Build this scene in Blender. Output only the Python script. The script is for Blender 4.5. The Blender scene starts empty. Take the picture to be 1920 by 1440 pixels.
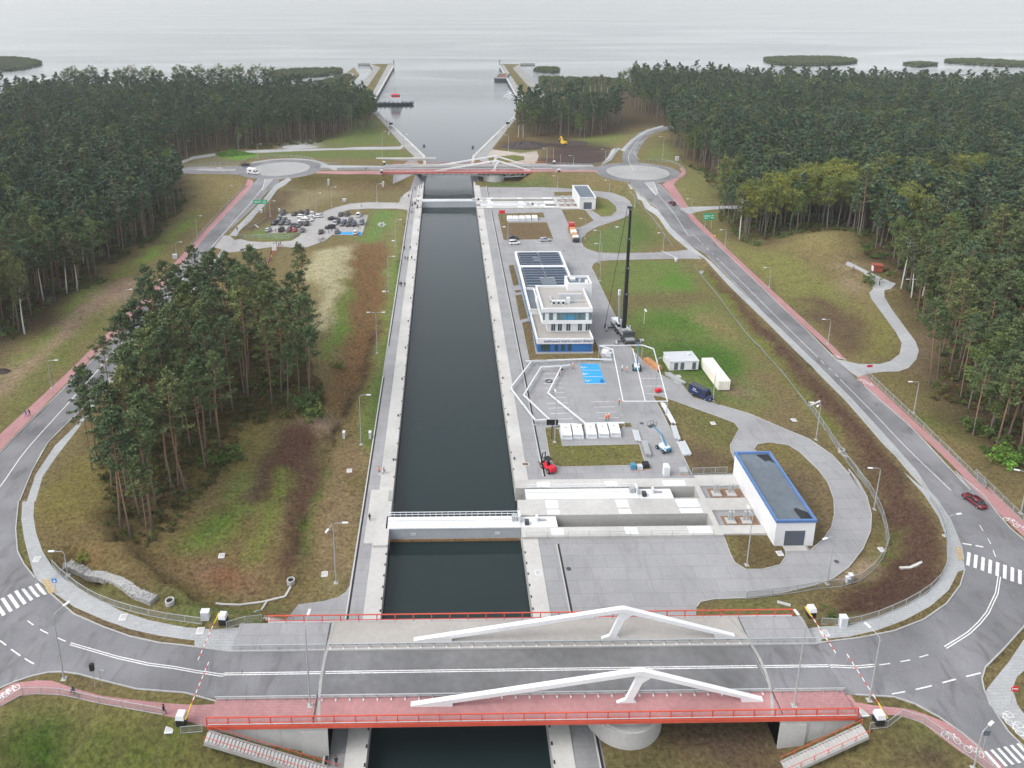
import bpy, bmesh, math, random
import numpy as np
from mathutils import Vector, Matrix
from mathutils.geometry import delaunay_2d_cdt
from mathutils.bvhtree import BVHTree
random.seed(7); np.random.seed(7)
S = bpy.context.scene; COL = S.collection; PI = math.pi; R = math.radians
# ---------------- camera, sky, sun, exposure ----------------
CAM = (-1.54, 0.0, 103.8); TH = R(15.6); F0, PX, PY = 1450., 858., 360.; PSI = math.atan(24*math.cos(TH)/F0)
cd = bpy.data.cameras.new('camera'); cam = bpy.data.objects.new('camera', cd); COL.objects.link(cam); S.camera = cam
cam.location = CAM; cam.rotation_euler = (PI/2-TH, 0, -PSI)
cd.sensor_width = 36; cd.lens = 36*F0/1920; cd.shift_x = (960-PX)/1920; cd.shift_y = (PY-720)/1920   # a rising-front (perspective corrected) drone shot
cd.clip_start = 1; cd.clip_end = 30000
W = bpy.data.worlds.new('World'); S.world = W; W.use_nodes = True
nt = W.node_tree; bg = nt.nodes['Background']; sk = nt.nodes.new('ShaderNodeTexSky'); sk.sky_type = 'NISHITA'; sk.sun_disc = False
SUN_EL, SUN_AZ = R(50), R(250)
sk.sun_elevation = SUN_EL; sk.sun_rotation = SUN_AZ; sk.air_density = 1.0; sk.dust_density = 2.6; sk.ozone_density = 1.0
hs = nt.nodes.new('ShaderNodeHueSaturation'); hs.inputs['Saturation'].default_value = 0.22
nt.links.new(sk.outputs[0], hs.inputs['Color']); nt.links.new(hs.outputs[0], bg.inputs['Color']); bg.inputs['Strength'].default_value = 0.15
sl = bpy.data.lights.new('sun', 'SUN'); sl.energy = 0.5; sl.angle = R(25); sl.color = (1, .97, .93)
so = bpy.data.objects.new('sun', sl); COL.objects.link(so); so.rotation_euler = (PI/2-SUN_EL, 0, PI-SUN_AZ); so.location = (0, 0, 300)
S.view_settings.view_transform = 'Standard'; S.view_settings.look = 'None'; S.view_settings.exposure = 1.28; S.view_settings.gamma = 1
S.render.engine = 'CYCLES'; S.cycles.max_bounces = 6; S.cycles.diffuse_bounces = 2; S.cycles.transparent_max_bounces = 4
# ---------------- pixels of the survey photo -> ground ----------------
CY, SY, CP, SP = math.cos(TH), math.sin(TH), math.cos(PSI), math.sin(PSI)
FW = np.array((SP*CY, CP*CY, -SY)); RT = np.array((CP, -SP, 0.)); UP = np.array((SP*SY, CP*SY, CY)); CC = np.array(CAM)
def P(u, v, h):
    d = RT*((u-PX)/F0) - UP*((v-PY)/F0) + FW
    t = (h-CC[2])/d[2]; return (CC[0]+d[0]*t, CC[1]+d[1]*t)
def Q(x, y, z):
    d = np.array((x, y, z))-CC; zc = FW@d
    return PX+F0*(RT@d)/zc, PY-F0*(UP@d)/zc, zc
CR = {'O': (0, 0, 1), 'A': (0, 80, 3), 'B': (560, 80, 3), 'C': (1180, 80, 2.5946), 'D': (0, 460, 3), 'E': (900, 440, 3.84), 'F': (1300, 440, 3), 'G': (900, 640, 3.2),
      'H': (0, 940, 2.88), 'I': (560, 880, 2.572), 'J': (1100, 880, 2.3415), 'K': (430, 360, 4.8), 'L': (600, 240, 3.84), 'M': (940, 440, 6), 'N': (640, 100, 4.571)}
def px(s):
    """'A 1,2 3,4 B 5,6,h' -> list of (u, v, h or None); 'W x,y' gives world metres"""
    out = []; c = 'O'
    for t in s.split():
        if t[0].isalpha(): c = t; continue
        a = [float(q) for q in t.split(',')]
        if c == 'W': out.append(('w', a[0], a[1], a[2] if len(a) > 2 else None)); continue
        o = CR[c]; out.append((o[0]+a[0]/o[2], o[1]+a[1]/o[2], a[2] if len(a) > 2 else None))
    return out
# ---------------- terrain heights: membrane through surveyed lines ----------------
GX0, GX1, GY0, GY1, GS = -640., 704., 24., 1048., 2.
NX, NY = int((GX1-GX0)/GS), int((GY1-GY0)/GS)
mask = np.zeros((NY, NX), bool); val = np.zeros((NY, NX))
gx = GX0+(np.arange(NX)+.5)*GS; gy = GY0+(np.arange(NY)+.5)*GS; GXX, GYY = np.meshgrid(gx, gy)
def inpoly(X, Y, poly):
    r = np.zeros(X.shape, bool); n = len(poly)
    for i in range(n):
        x1, y1 = poly[i][:2]; x2, y2 = poly[(i+1) % n][:2]
        if y1 == y2: continue
        c = ((y1 > Y) != (y2 > Y)) & (X < (x2-x1)*(Y-y1)/(y2-y1)+x1); r ^= c
    return r
def hline(s, rad, h=None):
    p = []; lh = h
    for q in px(s):
        if q[0] == 'w': lh = q[3] if q[3] is not None else lh; p.append((q[1], q[2], lh)); continue
        lh = q[2] if q[2] is not None else lh
        p.append((*P(q[0], q[1], lh), lh))
    for (x0, y0, h0), (x1, y1, h1) in zip(p, p[1:]):
        L = math.hypot(x1-x0, y1-y0); n = max(1, int(L/1.5))
        for i in range(n+1):
            t = i/n; x = x0+(x1-x0)*t; y = y0+(y1-y0)*t; hh = h0+(h1-h0)*t
            a0 = max(0, int((x-rad-GX0)/GS)); a1 = min(NX, int((x+rad-GX0)/GS)+1); b0 = max(0, int((y-rad-GY0)/GS)); b1 = min(NY, int((y+rad-GY0)/GS)+1)
            if a1 <= a0 or b1 <= b0: continue
            m = (GXX[b0:b1, a0:a1]-x)**2+(GYY[b0:b1, a0:a1]-y)**2 <= rad*rad
            mask[b0:b1, a0:a1] |= m; val[b0:b1, a0:a1][m] = hh
def harea(s, h):
    poly = [(q[1], q[2]) if q[0] == 'w' else P(q[0], q[1], h) for q in px(s)]
    m = inpoly(GXX, GYY, poly); mask[m] = True; val[m] = h
PAVE_R = """W 13.5,40 13.5,372 B 1048,812 1440,815 1545,822 1660,835 1760,845 1830,870 1862,893 1876,925 1866,960 1830,985 1760,1010 1680,1035 1625,1066 1592,1098 1590,1125 1602,1150
 E 735,80 770,105 850,130 1000,137 1250,130 1440,119 1530,105 1600,176 1500,172 1280,176 1030,181 950,184 850,192 815,210 803,240 830,290 890,420 980,600 1100,840 1190,925 1300,1010 1470,1095 F 0,915 110,944 150,960 320,1010 480,1080 650,1150 780,1240 880,1350 940,1440
 J 1150,0 1190,50 1230,120 1250,200 1246,270 1212,350 1150,430 1080,480 1000,510 850,545 700,565 560,570 500,582 483,605 480,640 W 34,98 19.4,97 19.4,40"""
PAVE_L = """W -13.5,40 -13.5,410 B 585,582 650,640 W -28,404 -28,374 L 690,370 650,440 560,545 600,580 630,600 I 335,0 245,560 225,592 190,615 120,635 0,650 W -28,99 -18.5,99 -18.5,40"""
hline("O -260,420,6 -100,280,6 100,290,6 250,230,5.5 500,215,4.5 640,215,4", 6); hline("O -250,600,6 -100,480,6 60,500,5 200,420,5", 6)
hline("O 1300,230,4.5 1450,250,6 1750,240,6 2100,240,6", 8); hline("O 1500,360,6 1750,330,7 2100,380,7", 8); hline("O 1750,520,7 1850,620,6.5 2050,700,6.5", 6); hline("O 1900,800,5.5 2100,900,6", 5)
hline("C 860,950,8 960,930,12 1060,925,13.5", 5); hline("C 1180,990,10.5 1230,1080,9 1290,1180,7.5", 5); hline("C 900,1030,8 820,1090,5.2", 3); hline("F 1000,300,6.5 1080,420,6 1200,600,5 1230,660,4.8 1150,730,4.6 960,750,4.6", 3)
hline("C 560,990,3.6 640,975,4 720,960,5.5", 3)
hline("D 950,640,5.4 1200,560,5.2 1480,520,5 1700,860,4.4", 8); hline("D 800,1150,5 1000,1380,4.2 1250,1150,4.4", 6)
hline("D 1500,1000,3.6 1620,1180,3.2", 3); hline("K 800,760,4.2 900,560,4", 4)
hline("H 820,0,3.6 700,250,3.4 1000,420,2.6 1300,300,2.5", 3); hline("H 420,370,3.2 560,430,3 820,545,2.6 1170,560,2.4 1400,555,2.3 1560,500,2.2", 2)
hline("O 538,1060,3.4 556,1000,3.6 586,900,3.8 606,830,3.9 640,770,3.9", 1.6); hline("O 575,1080,2.9 592,1000,2.9 616,900,2.9 636,830,2.9 672,770,2.9 704,680,2.9 724,570,2.9", 1.2); hline("I 10,420,1.4 60,200,1.4 110,0,1.4 O 618,830,1.4 650,770,1.5 690,680,1.6 712,560,1.8 K 1400,480,2.2 1440,260,2.4", 1.5)
hline("A 1610,800,3.5 1850,830,3 B 470,830,3", 3); hline("K 150,330,3.2 330,240,3.2 480,60,3.6", 2)
hline("H 60,1160,4.6 400,1200,4.2 700,1280,3.6 1000,1430,3.0", 3); hline("H 100,1440,4 500,1500,3", 4); hline("J 1250,1240,3.6 1100,1290,3.1 950,1311,2.8", 3); hline("J 1400,1240,5 1550,1280,5 1650,1400,5", 2); hline("J 100,1200,3 400,1230,2.8 750,1270,2.7 300,1400,2.6", 4)
hline("J 1190,20,2.4 1262,120,2.4 1312,240,2.4 1322,330,2.4 1290,385,2.4 1215,450,2.4 1000,560,2.5 760,600,2.6", 2); hline("J 1420,420,3.4 1200,600,3.2 950,600,3", 2)
hline("F 0,172,2.5 170,390,2.4 300,560,2.4 480,760,2.4 640,960,2.4 780,1150,2.4 900,1290,2.4 990,1420,2.4", 2); hline("C 0,740,2.8 80,820,2.6 170,930,2.5 212,1000,2.6", 2)
hline("B 1250,540,2.2 1340,660,2.4 1600,600,2.6 1760,600,3.2", 5); hline("A 1840,580,2.6 1250,615,3 1080,650,3.5", 2.5); hline("B 420,430,2.6 560,590,2.5 640,640,2.5", 3)
hline("B 460,330,1.6 440,420,2", 3); hline("N 270,380,1.6 420,95,1.6", 8); hline("N 1545,390,1.6 1390,95,1.6", 8)
harea("E 830,290 890,420 980,600 1100,840 1180,920 1300,1010 1480,1095 F 110,935 400,1020 600,1100 700,1160 600,980 400,700 200,450 60,270 E 1500,180 1280,180 1030,185 850,196", 2.65)
harea("K 0,540 120,530 480,490 860,440 1190,390 1250,208 1250,95 870,170 450,195 345,370 100,420", 3.0)
harea("K 1250,208 1500,165 1590,165 1500,960 1440,960 1400,500 1200,420", 2.6)
harea("I 335,0 245,560 130,560 130,300 190,60 O 660,790 725,640 755,500 780,420 768,420 720,600", 2.6)
harea(PAVE_R, 2.6); harea(PAVE_L, 2.6)
hline('W -34,79,7.2 -15.8,78,1.7', 3, 7.2); hline('W 54.5,78.5,7.2 43,78,2.0', 3, 7.2); hline('W 20,77,2.6 42.5,76,2.4 42,70,2.4', 2, 2.6); hline('W -30,98.6 -25.8,101.5,2.8', 1.2, 7.3); hline('W -38,98.6 -30,98.6,7.8', 1.5, 8)
# ring road and roundabouts
hline("W 59,88.2 J 1270,868,8 1430,830,8 1580,770,8 1700,680,7.9 1790,560,7.6 1775,400,7.3 1720,250,7 1600,100,6.6 F 1440,1440,6.4 1170,1150,5.6 880,860,4.8 620,600,4.1 350,330,3.5 120,100,3.2 C 270,900,3.4 200,800,4.8 150,740,6.4 80,690,7.6", 9, 8)
hline("J 1750,960,7.9 1840,1240,7.6 1900,1330,7.4", 11)
hline("C 60,630,7.8 60,632,7.8", 25); hline("C 0,620,7.8 -10,570,7.7 20,500,7.3 80,440,6.6 165,418,6", 7)
hline("B 1790,720,7.8 1690,712,7.9 L 1700,300,8 1640,300,8 W 42,388.5", 9, 8)
hline("W 57,81.5 J 1300,1040,8 1480,1090,7.9 1620,1170,7.8 1790,1260,7.5", 3, 8); hline("F 1690,1440,6.4 1200,980,5.2 960,770,4.6 800,650,4.2 560,420,3.8 330,205,3.5 100,5,3.2 C 310,850,3.4", 4)
hline("W -39,88.2 H 900,885,8 500,815,8 150,700,7.8 20,560,7.5 -60,300,7.1 0,50,6.6 D 60,1250,6.4 250,1030,5.9 450,820,5.5 700,540,5 A 1180,1130,4.6 1400,870,5.6 1480,780,7.2", 9, 8)
hline("H 20,800,7.9 -60,1000,7.8", 14); hline("H 0,1090,7.6 120,1010,7.8 300,1010,7.9 600,1080,8 900,1120,8 W -36,81.5", 3.5)
hline("H 155,100,6.5 180,300,6.8 260,430,7.1 480,560,7.5 800,670,7.8 1150,720,8 D 190,1350,6.3 400,1060,5.8 520,920,5.5", 3)
hline("D 0,1110,6.4 380,740,5.7 640,520,5.2 840,280,4.8 A 1180,1050,4.7 1410,770,6.9", 3)
hline("A 1585,710,7.8 1587,710,7.8", 24); hline("A 1340,715,7.6 1100,718,7 850,722,6.6 500,730,6.4", 7); hline("A 1700,700,7.8 1900,706,7.9 L 520,295,8 W -18,388.5", 8, 8)
harea("W -16,60 40.5,60 40.5,106 -16,106", 2.6); harea("W -24,81.5 40,81.5 40,95.5 -24,95.5", 2.4); harea("W 46,81.5 40,81.5 40,95.5 46,95.5", 2.4); harea("W -16,374 40.5,374 40.5,404 -16,404", 2.6)
# lagoon shores drop below the water
hline("O -200,174,-.5 100,168,-.5 350,164,-.5 520,160,-.5 620,152,-.5 645,140,-.5", 4); hline("O 1016,150,-.5 1060,140,-.5 1120,133,-.5 1200,150,-.5 1400,166,-.5 2000,172,-.5", 4)
def relax(m, v):
    h, w = m.shape
    if min(h, w) > 24:
        h2, w2 = h//2*2, w//2*2
        cm = m[:h2, :w2].reshape(h2//2, 2, w2//2, 2).astype(float); cv = (v[:h2, :w2]*m[:h2, :w2]).reshape(h2//2, 2, w2//2, 2)
        n = cm.sum((1, 3)); cs = cv.sum((1, 3)); c = relax(n > 0, np.where(n > 0, cs/np.maximum(n, 1), 0))
        z = np.repeat(np.repeat(c, 2, 0), 2, 1); z = np.pad(z, ((0, h-h2), (0, w-w2)), mode='edge'); it = 60
    else: z = np.full(m.shape, v[m].mean() if m.any() else 4.); it = 400
    z = np.where(m, v, z)
    for _ in range(it):
        p = np.pad(z, 1, mode='edge'); z = np.where(m, v, (p[:-2, 1:-1]+p[2:, 1:-1]+p[1:-1, :-2]+p[1:-1, 2:])*.25)
    return z
HG = relax(mask, val)
def hz(x, y):
    a = min(max((x-GX0)/GS-.5, 0), NX-1.001); b = min(max((y-GY0)/GS-.5, 0), NY-1.001); i, j = int(a), int(b); a -= i; b -= j
    return (HG[j, i]*(1-a)+HG[j, i+1]*a)*(1-b)+(HG[j+1, i]*(1-a)+HG[j+1, i+1]*a)*b
def G(u, v, h=None):
    """ground point seen at photo pixel (u, v)"""
    if h is not None: return P(u, v, h)
    z = 4.
    for _ in range(14):
        x, y = P(u, v, z); z = .5*z+.5*hz(x, y)
    return P(u, v, z)
def pts(s): return [(q[1], q[2]) if q[0] == 'w' else G(*q) for q in px(s)]
def at(s):
    x, y = pts(s)[0]; return (x, y, hz(x, y))
def dens(p, closed, step=7.):
    out = []; n = len(p)
    for i in range(n if closed else n-1):
        a, b = p[i], p[(i+1) % n]; L = math.hypot(b[0]-a[0], b[1]-a[1]); k = max(1, int(L/step))
        out += [(a[0]+(b[0]-a[0])*t/k, a[1]+(b[1]-a[1])*t/k) for t in range(k)]
    if not closed: out.append(p[-1])
    return out
def smooth(p, closed, step=4.):
    """centripetal-ish Catmull-Rom"""
    n = len(p); out = []
    for i in range(n if closed else n-1):
        g = lambda k: np.array(p[(i+k) % n] if closed else p[min(max(i+k, 0), n-1)], float)[:2]
        a, b, c, d = g(-1), g(0), g(1), g(2); L = np.hypot(*(c-b)); k = max(1, int(L/step))
        m1 = (c-a)*.5; m2 = (d-b)*.5; s1 = np.hypot(*m1); s2 = np.hypot(*m2)
        if s1 > L: m1 *= L/s1
        if s2 > L: m2 *= L/s2
        for j in range(k):
            t = j/k; t2, t3 = t*t, t*t*t; q = (2*t3-3*t2+1)*b+(t3-2*t2+t)*m1+(-2*t3+3*t2)*c+(t3-t2)*m2; out.append((q[0], q[1]))
    if not closed: out.append(tuple(p[-1][:2]))
    return out
# ---------------- materials ----------------
def lin(c): return tuple(((x/255+.055)/1.055)**2.4 if x > 10 else x/255/12.92 for x in c)
def NN(t, ty, **k):
    n = t.nodes.new(ty)
    for a, b in k.items(): setattr(n, a, b)
    return n
def mat(name, rgb, rough=.7, var=.12, scale=1.5, metal=0., bump=0., spec=.3, big=.1):
    """painted / concrete / metal surface: base colour broken up by fine and coarse noise"""
    m = bpy.data.materials.new(name); m.use_nodes = True; t = m.node_tree; b = t.nodes['Principled BSDF']
    b.inputs['Roughness'].default_value = rough; b.inputs['Metallic'].default_value = metal; b.inputs['Specular IOR Level'].default_value = spec
    tc = NN(t, 'ShaderNodeTexCoord'); n1 = NN(t, 'ShaderNodeTexNoise'); n1.inputs['Scale'].default_value = scale; n1.inputs['Detail'].default_value = 5
    n2 = NN(t, 'ShaderNodeTexNoise'); n2.inputs['Scale'].default_value = .09; n2.inputs['Detail'].default_value = 4
    t.links.new(tc.outputs['Object'], n1.inputs['Vector']); t.links.new(tc.outputs['Object'], n2.inputs['Vector'])
    r1 = NN(t, 'ShaderNodeMapRange'); r1.inputs['From Min'].default_value = .3; r1.inputs['From Max'].default_value = .7; r1.inputs['To Min'].default_value = 1-var; r1.inputs['To Max'].default_value = 1+var
    r2 = NN(t, 'ShaderNodeMapRange'); r2.inputs['From Min'].default_value = .3; r2.inputs['From Max'].default_value = .7; r2.inputs['To Min'].default_value = 1-big; r2.inputs['To Max'].default_value = 1+big
    t.links.new(n1.outputs[0], r1.inputs[0]); t.links.new(n2.outputs[0], r2.inputs[0])
    mu = NN(t, 'ShaderNodeMath', operation='MULTIPLY'); t.links.new(r1.outputs[0], mu.inputs[0]); t.links.new(r2.outputs[0], mu.inputs[1])
    vm = NN(t, 'ShaderNodeVectorMath', operation='SCALE'); vm.inputs[0].default_value = rgb[:3]; t.links.new(mu.outputs[0], vm.inputs['Scale']); t.links.new(vm.outputs[0], b.inputs['Base Color'])
    if bump:
        bp = NN(t, 'ShaderNodeBump'); bp.inputs['Strength'].default_value = bump; bp.inputs['Distance'].default_value = .1; t.links.new(n1.outputs[0], bp.inputs['Height']); t.links.new(bp.outputs[0], b.inputs['Normal'])
    return m
MT = {}
def mk(n, *a, **k): MT[n] = mat(n, *a, **k); return MT[n]
mk('concrete', (.36, .355, .345), .8, .06, 2.); mk('pale_concrete', (.385, .378, .36), .8, .06, 1.2, big=.14); mk('dark_concrete', (.27, .27, .26), .85, .12, 1.); mk('white_paint', (.6, .605, .615), .45, .03); mk('white_steel', (.56, .58, .6), .4, .04)
mk('gate_grey', (.33, .355, .38), .5, .05); mk('red_paint', (.47, .075, .045), .5, .06); mk('galvanised', (.36, .375, .38), .45, .08, metal=.3); mk('dark_steel', (.05, .055, .06), .5, .1); mk('black', (.015, .015, .017), .6, .1); mk('rubber', (.02, .02, .02), .8, .1)
mk('letter_blue', (.01, .03, .12), .5, .05); mk('blue_wall', (.028, .12, .33), .5, .05); mk('roof_felt', (.10, .12, .14), .85, .1, 1., big=.2); mk('roof_beige', (.30, .285, .265), .8, .06); mk('blue_trim', (.075, .15, .32), .5, .08); mk('shutter', (.085, .10, .125), .5, .05)
mk('timber', (.42, .20, .085), .75, .25, 3.); mk('brown_wood', (.12, .06, .035), .8, .2, 3.); mk('yellow', (.6, .4, .03), .5, .05); mk('orange', (.7, .2, .03), .5, .05); mk('machine_blue', (.05, .2, .32), .45, .06); mk('machine_red', (.55, .02, .035), .4, .05)
mk('container', (.68, .66, .58), .6, .04); mk('sign_green', (.02, .30, .14), .5, .03); mk('stone', (.26, .26, .255), .9, .35, 3., bump=.4); mk('brick_red', (.26, .07, .045), .8, .2, 4.); mk('pink_deck', (.31, .155, .155), .8, .1, 1.5, big=.15); mk('sign_blue', (.03, .2, .5), .5, .03)
mk('glass', (.03, .06, .07), .06, .05, spec=.8); mk('solar', (.02, .035, .06), .15, .1, spec=.7); mk('skin', (.45, .27, .2), .6, .05); mk('lamp_glass', (.75, .75, .72), .3, .03); mk('soil_dark', (.045, .035, .033), .95, .3, 1., bump=.5); mk('asphalt_deck', (.125, .125, .127), .85, .12, .8, big=.25)
# ---------------- mesh building ----------------
class MB:
    def __init__(s): s.v = []; s.f = []; s.m = []; s.mats = []
    def mi(s, m):
        if isinstance(m, str): m = MT[m]
        if m not in s.mats: s.mats.append(m)
        return s.mats.index(m)
    def add(s, vs, fs, m):
        k = len(s.v); s.v += [tuple(map(float, q)) for q in vs]; i = s.mi(m); s.f += [tuple(k+a for a in q) for q in fs]; s.m += [i]*len(fs); return s
    def box(s, x0, x1, y0, y1, z0, z1, m, rz=0, c=None, taper=0):
        t = taper; vs = [(x0, y0, z0), (x1, y0, z0), (x1, y1, z0), (x0, y1, z0), (x0+t, y0+t, z1), (x1-t, y0+t, z1), (x1-t, y1-t, z1), (x0+t, y1-t, z1)]
        if rz:
            c = c or ((x0+x1)/2, (y0+y1)/2); a, b = math.cos(rz), math.sin(rz); vs = [(c[0]+(x-c[0])*a-(y-c[1])*b, c[1]+(x-c[0])*b+(y-c[1])*a, z) for x, y, z in vs]
        return s.add(vs, [(0, 3, 2, 1), (4, 5, 6, 7), (0, 1, 5, 4), (1, 2, 6, 5), (2, 3, 7, 6), (3, 0, 4, 7)], m)
    def bar(s, p, q, w, h, m, up=(0, 0, 1)):
        p, q = Vector(p), Vector(q); d = (q-p)
        if d.length < 1e-6: return s
        d.normalize(); u = Vector(up)
        if abs(d.dot(u)) > .99: u = Vector((1, 0, 0))
        r = d.cross(u).normalized(); u = r.cross(d).normalized(); r *= w/2; u *= h/2
        vs = [p-r-u, p+r-u, p+r+u, p-r+u, q-r-u, q+r-u, q+r+u, q-r+u]
        return s.add(vs, [(0, 1, 2, 3), (7, 6, 5, 4), (0, 4, 5, 1), (1, 5, 6, 2), (2, 6, 7, 3), (3, 7, 4, 0)], m)
    def tube(s, ps, r, m, n=6, cap=True):
        ps = [Vector(p) for p in ps]; rs = r if isinstance(r, (list, tuple)) else [r]*len(ps); vs = []
        for i, p in enumerate(ps):
            d = (ps[min(i+1, len(ps)-1)]-ps[max(i-1, 0)]).normalized(); u = Vector((0, 0, 1)) if abs(d.z) < .9 else Vector((1, 0, 0)); a = d.cross(u).normalized(); b = a.cross(d)
            vs += [p+(a*math.cos(2*PI*k/n)+b*math.sin(2*PI*k/n))*rs[i] for k in range(n)]
        fs = [(i*n+k, i*n+(k+1) % n, (i+1)*n+(k+1) % n, (i+1)*n+k) for i in range(len(ps)-1) for k in range(n)]
        if cap: fs += [tuple(range(n)), tuple((len(ps)-1)*n+k for k in reversed(range(n)))]
        return s.add(vs, fs, m)
    def prism(s, poly, z0, z1, m, top=None):
        n = len(poly); vs = [(x, y, z0) for x, y in poly]+[(x, y, z1) for x, y in poly]
        s.add(vs, [(i, (i+1) % n, n+(i+1) % n, n+i) for i in range(n)]+[tuple(reversed(range(n)))], m)
        return s.add([(x, y, z1) for x, y in poly], [tuple(range(n))], top or m)
    def extr(s, prof, y0, y1, m):
        """profile in x-z swept along y"""
        n = len(prof); vs = [(x, y0, z) for x, z in prof]+[(x, y1, z) for x, z in prof]
        return s.add(vs, [(i, (i+1) % n, n+(i+1) % n, n+i) for i in range(n)]+[tuple(reversed(range(n))), tuple(range(n, 2*n))], m)
    def lathe(s, prof, m, n=16, c=(0, 0, 0)):
        vs = [(c[0]+r*math.cos(2*PI*k/n), c[1]+r*math.sin(2*PI*k/n), c[2]+z) for r, z in prof for k in range(n)]
        return s.add(vs, [(i*n+k, i*n+(k+1) % n, (i+1)*n+(k+1) % n, (i+1)*n+k) for i in range(len(prof)-1) for k in range(n)]+[tuple(range(n-1, -1, -1)), tuple((len(prof)-1)*n+k for k in range(n))], m)
    def wheel(s, x, y, r, w, m='rubber', hub='galvanised', n=14):
        """axle along y"""
        a = [(x+r*math.cos(2*PI*k/n), y-w/2, r+r*math.sin(2*PI*k/n)) for k in range(n)]; b = [(p[0], y+w/2, p[2]) for p in a]
        s.add(a+b, [(k, (k+1) % n, n+(k+1) % n, n+k) for k in range(n)]+[tuple(range(n-1, -1, -1)), tuple(range(n, 2*n))], m)
        for sy in (-1, 1):
            c = [(x+.55*r*math.cos(2*PI*k/n), y+sy*(w/2+.006), r+.55*r*math.sin(2*PI*k/n)) for k in range(n)]; s.add(c, [tuple(range(n)) if sy > 0 else tuple(range(n-1, -1, -1))], hub)
        return s
    def mesh(s, name):
        me = bpy.data.meshes.new(name); me.from_pydata(s.v, [], s.f)
        for q in s.mats: me.materials.append(q)
        me.polygons.foreach_set('material_index', s.m); me.update(); return me
    def obj(s, name, parent=None, smooth=False):
        me = s.mesh(name)
        if smooth: me.polygons.foreach_set('use_smooth', [True]*len(me.polygons))
        o = bpy.data.objects.new(name, me); COL.objects.link(o); o.parent = parent; return o
def tag(o, label, cat, group=None, kind=None):
    o['label'] = label; o['category'] = cat
    if group: o['group'] = group
    if kind: o['kind'] = kind
    return o
def thing(name, label, cat, loc=(0, 0, 0), rz=0, group=None):
    o = bpy.data.objects.new(name, None); COL.objects.link(o); o.location = loc; o.rotation_euler = (0, 0, rz); o.empty_display_size = .1
    return tag(o, label, cat, group)
KIDS = {}
def kids(o):
    return [c for c in bpy.data.objects if c.parent == o] if o.name not in KIDS else KIDS[o.name]
def dup(o, loc, rz=0, label=None, sc=None, mats=None):
    """copy of a thing with copies of its parts and sub-parts"""
    if o.name not in KIDS:
        KIDS[o.name] = [c for c in bpy.data.objects if c.parent == o]
        for c in KIDS[o.name]: KIDS[c.name] = [d for d in bpy.data.objects if d.parent == c]
    r = o.copy(); COL.objects.link(r); r.location = loc; r.rotation_euler = (0, 0, rz)
    if sc: r.scale = sc if isinstance(sc, tuple) else (sc, sc, sc)
    if label: r['label'] = label
    for c in KIDS[o.name]:
        d = c.copy(); COL.objects.link(d); d.parent = r
        for e in KIDS.get(c.name, []):
            g = e.copy(); COL.objects.link(g); g.parent = d
    return r
def struct(o): o['kind'] = 'structure'; return o
# ---------------- the ground: one partition of land into ground, roads, paving ----------------
RBL = G(525.5, 316.5, 7.8); RBR = G(1195.5, 323, 7.8)
def circ(c, r, n=48): return [(c[0]+r*math.cos(2*PI*k/n), c[1]+r*math.sin(2*PI*k/n)) for k in range(n)]
def ribbon(c, w0, w1=None):
    w1 = w0 if w1 is None else w1; L = []; Rr = []
    for i, p in enumerate(c):
        a, b = c[max(i-1, 0)], c[min(i+1, len(c)-1)]; d = math.hypot(b[0]-a[0], b[1]-a[1]) or 1; nx, ny = -(b[1]-a[1])/d, (b[0]-a[0])/d
        L.append((p[0]+nx*w0, p[1]+ny*w0)); Rr.append((p[0]-nx*w1, p[1]-ny*w1))
    return L+Rr[::-1]
def s2(s, closed=True, step=4.): return smooth(pts(s), closed, step)
REG = []
def reg(kind, poly, z=0): REG.append((kind, poly))
LAND_L = "W -13.5,28 -13.5,409 B 705,640,2.5 425,370,2.5 N 285,395,2 450,105,2 445,88,2 250,86,2 240,95,.3 268,150,.2 150,297,.2 130,335,.2 68,262,.1 155,185,.1 110,125,.1 O 640,142,0 600,154,0 520,162,0 350,166,0 100,170,0 W -630,730 -630,28"
LAND_R = "W 13.5,28 13.5,409 B 985,640,2.5 1215,415,2.5 N 1520,400,2 1358,108,2 1365,88,2 1530,88,2 1545,150,.2 1770,385,.2 1690,245,.1 1720,215,.1 O 1060,142,0 1120,135,0 1180,152,0 1390,166,0 1700,172,0 1950,174,0 W 692,700 692,28"
reg('ground', dens(pts(LAND_L), True, 8)); reg('ground', dens(pts(LAND_R), True, 8))
reg('plaza_paving', dens(pts(PAVE_R), True)); reg('plaza_paving', dens(pts(PAVE_L), True))
# quay strips along the widening harbour mouth and on the piers
reg('quay_paving', dens(pts("B 705,640,2.5 425,370,2.5 N 285,395,2 450,105,2 447,90,2 400,92,2 232,400,2 B 410,385,2.5 430,400,2.5 585,580,2.5 650,640,2.5 W -28,409"), True))
reg('quay_paving', dens(pts("B 985,640,2.5 1215,415,2.5 1225,425,2.5 1085,600,2.5 1060,640,2.5 W 24,409"), True))
reg('quay_paving', dens(pts("N 1522,400,2 1358,108,2 1370,90,2 1392,92,2 1548,335,2 1556,400,2"), True))
reg('rock_fill', dens(pts("N 250,90,1.5 240,95,.3 268,150,.2 150,297,.2 130,335,.2 205,318,1.2 335,122,1.3"), True)); reg('rock_fill', dens(pts("N 1530,90,1.5 1545,150,.2 1770,385,.2 1700,400,1 1468,128,1.3"), True))
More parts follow.
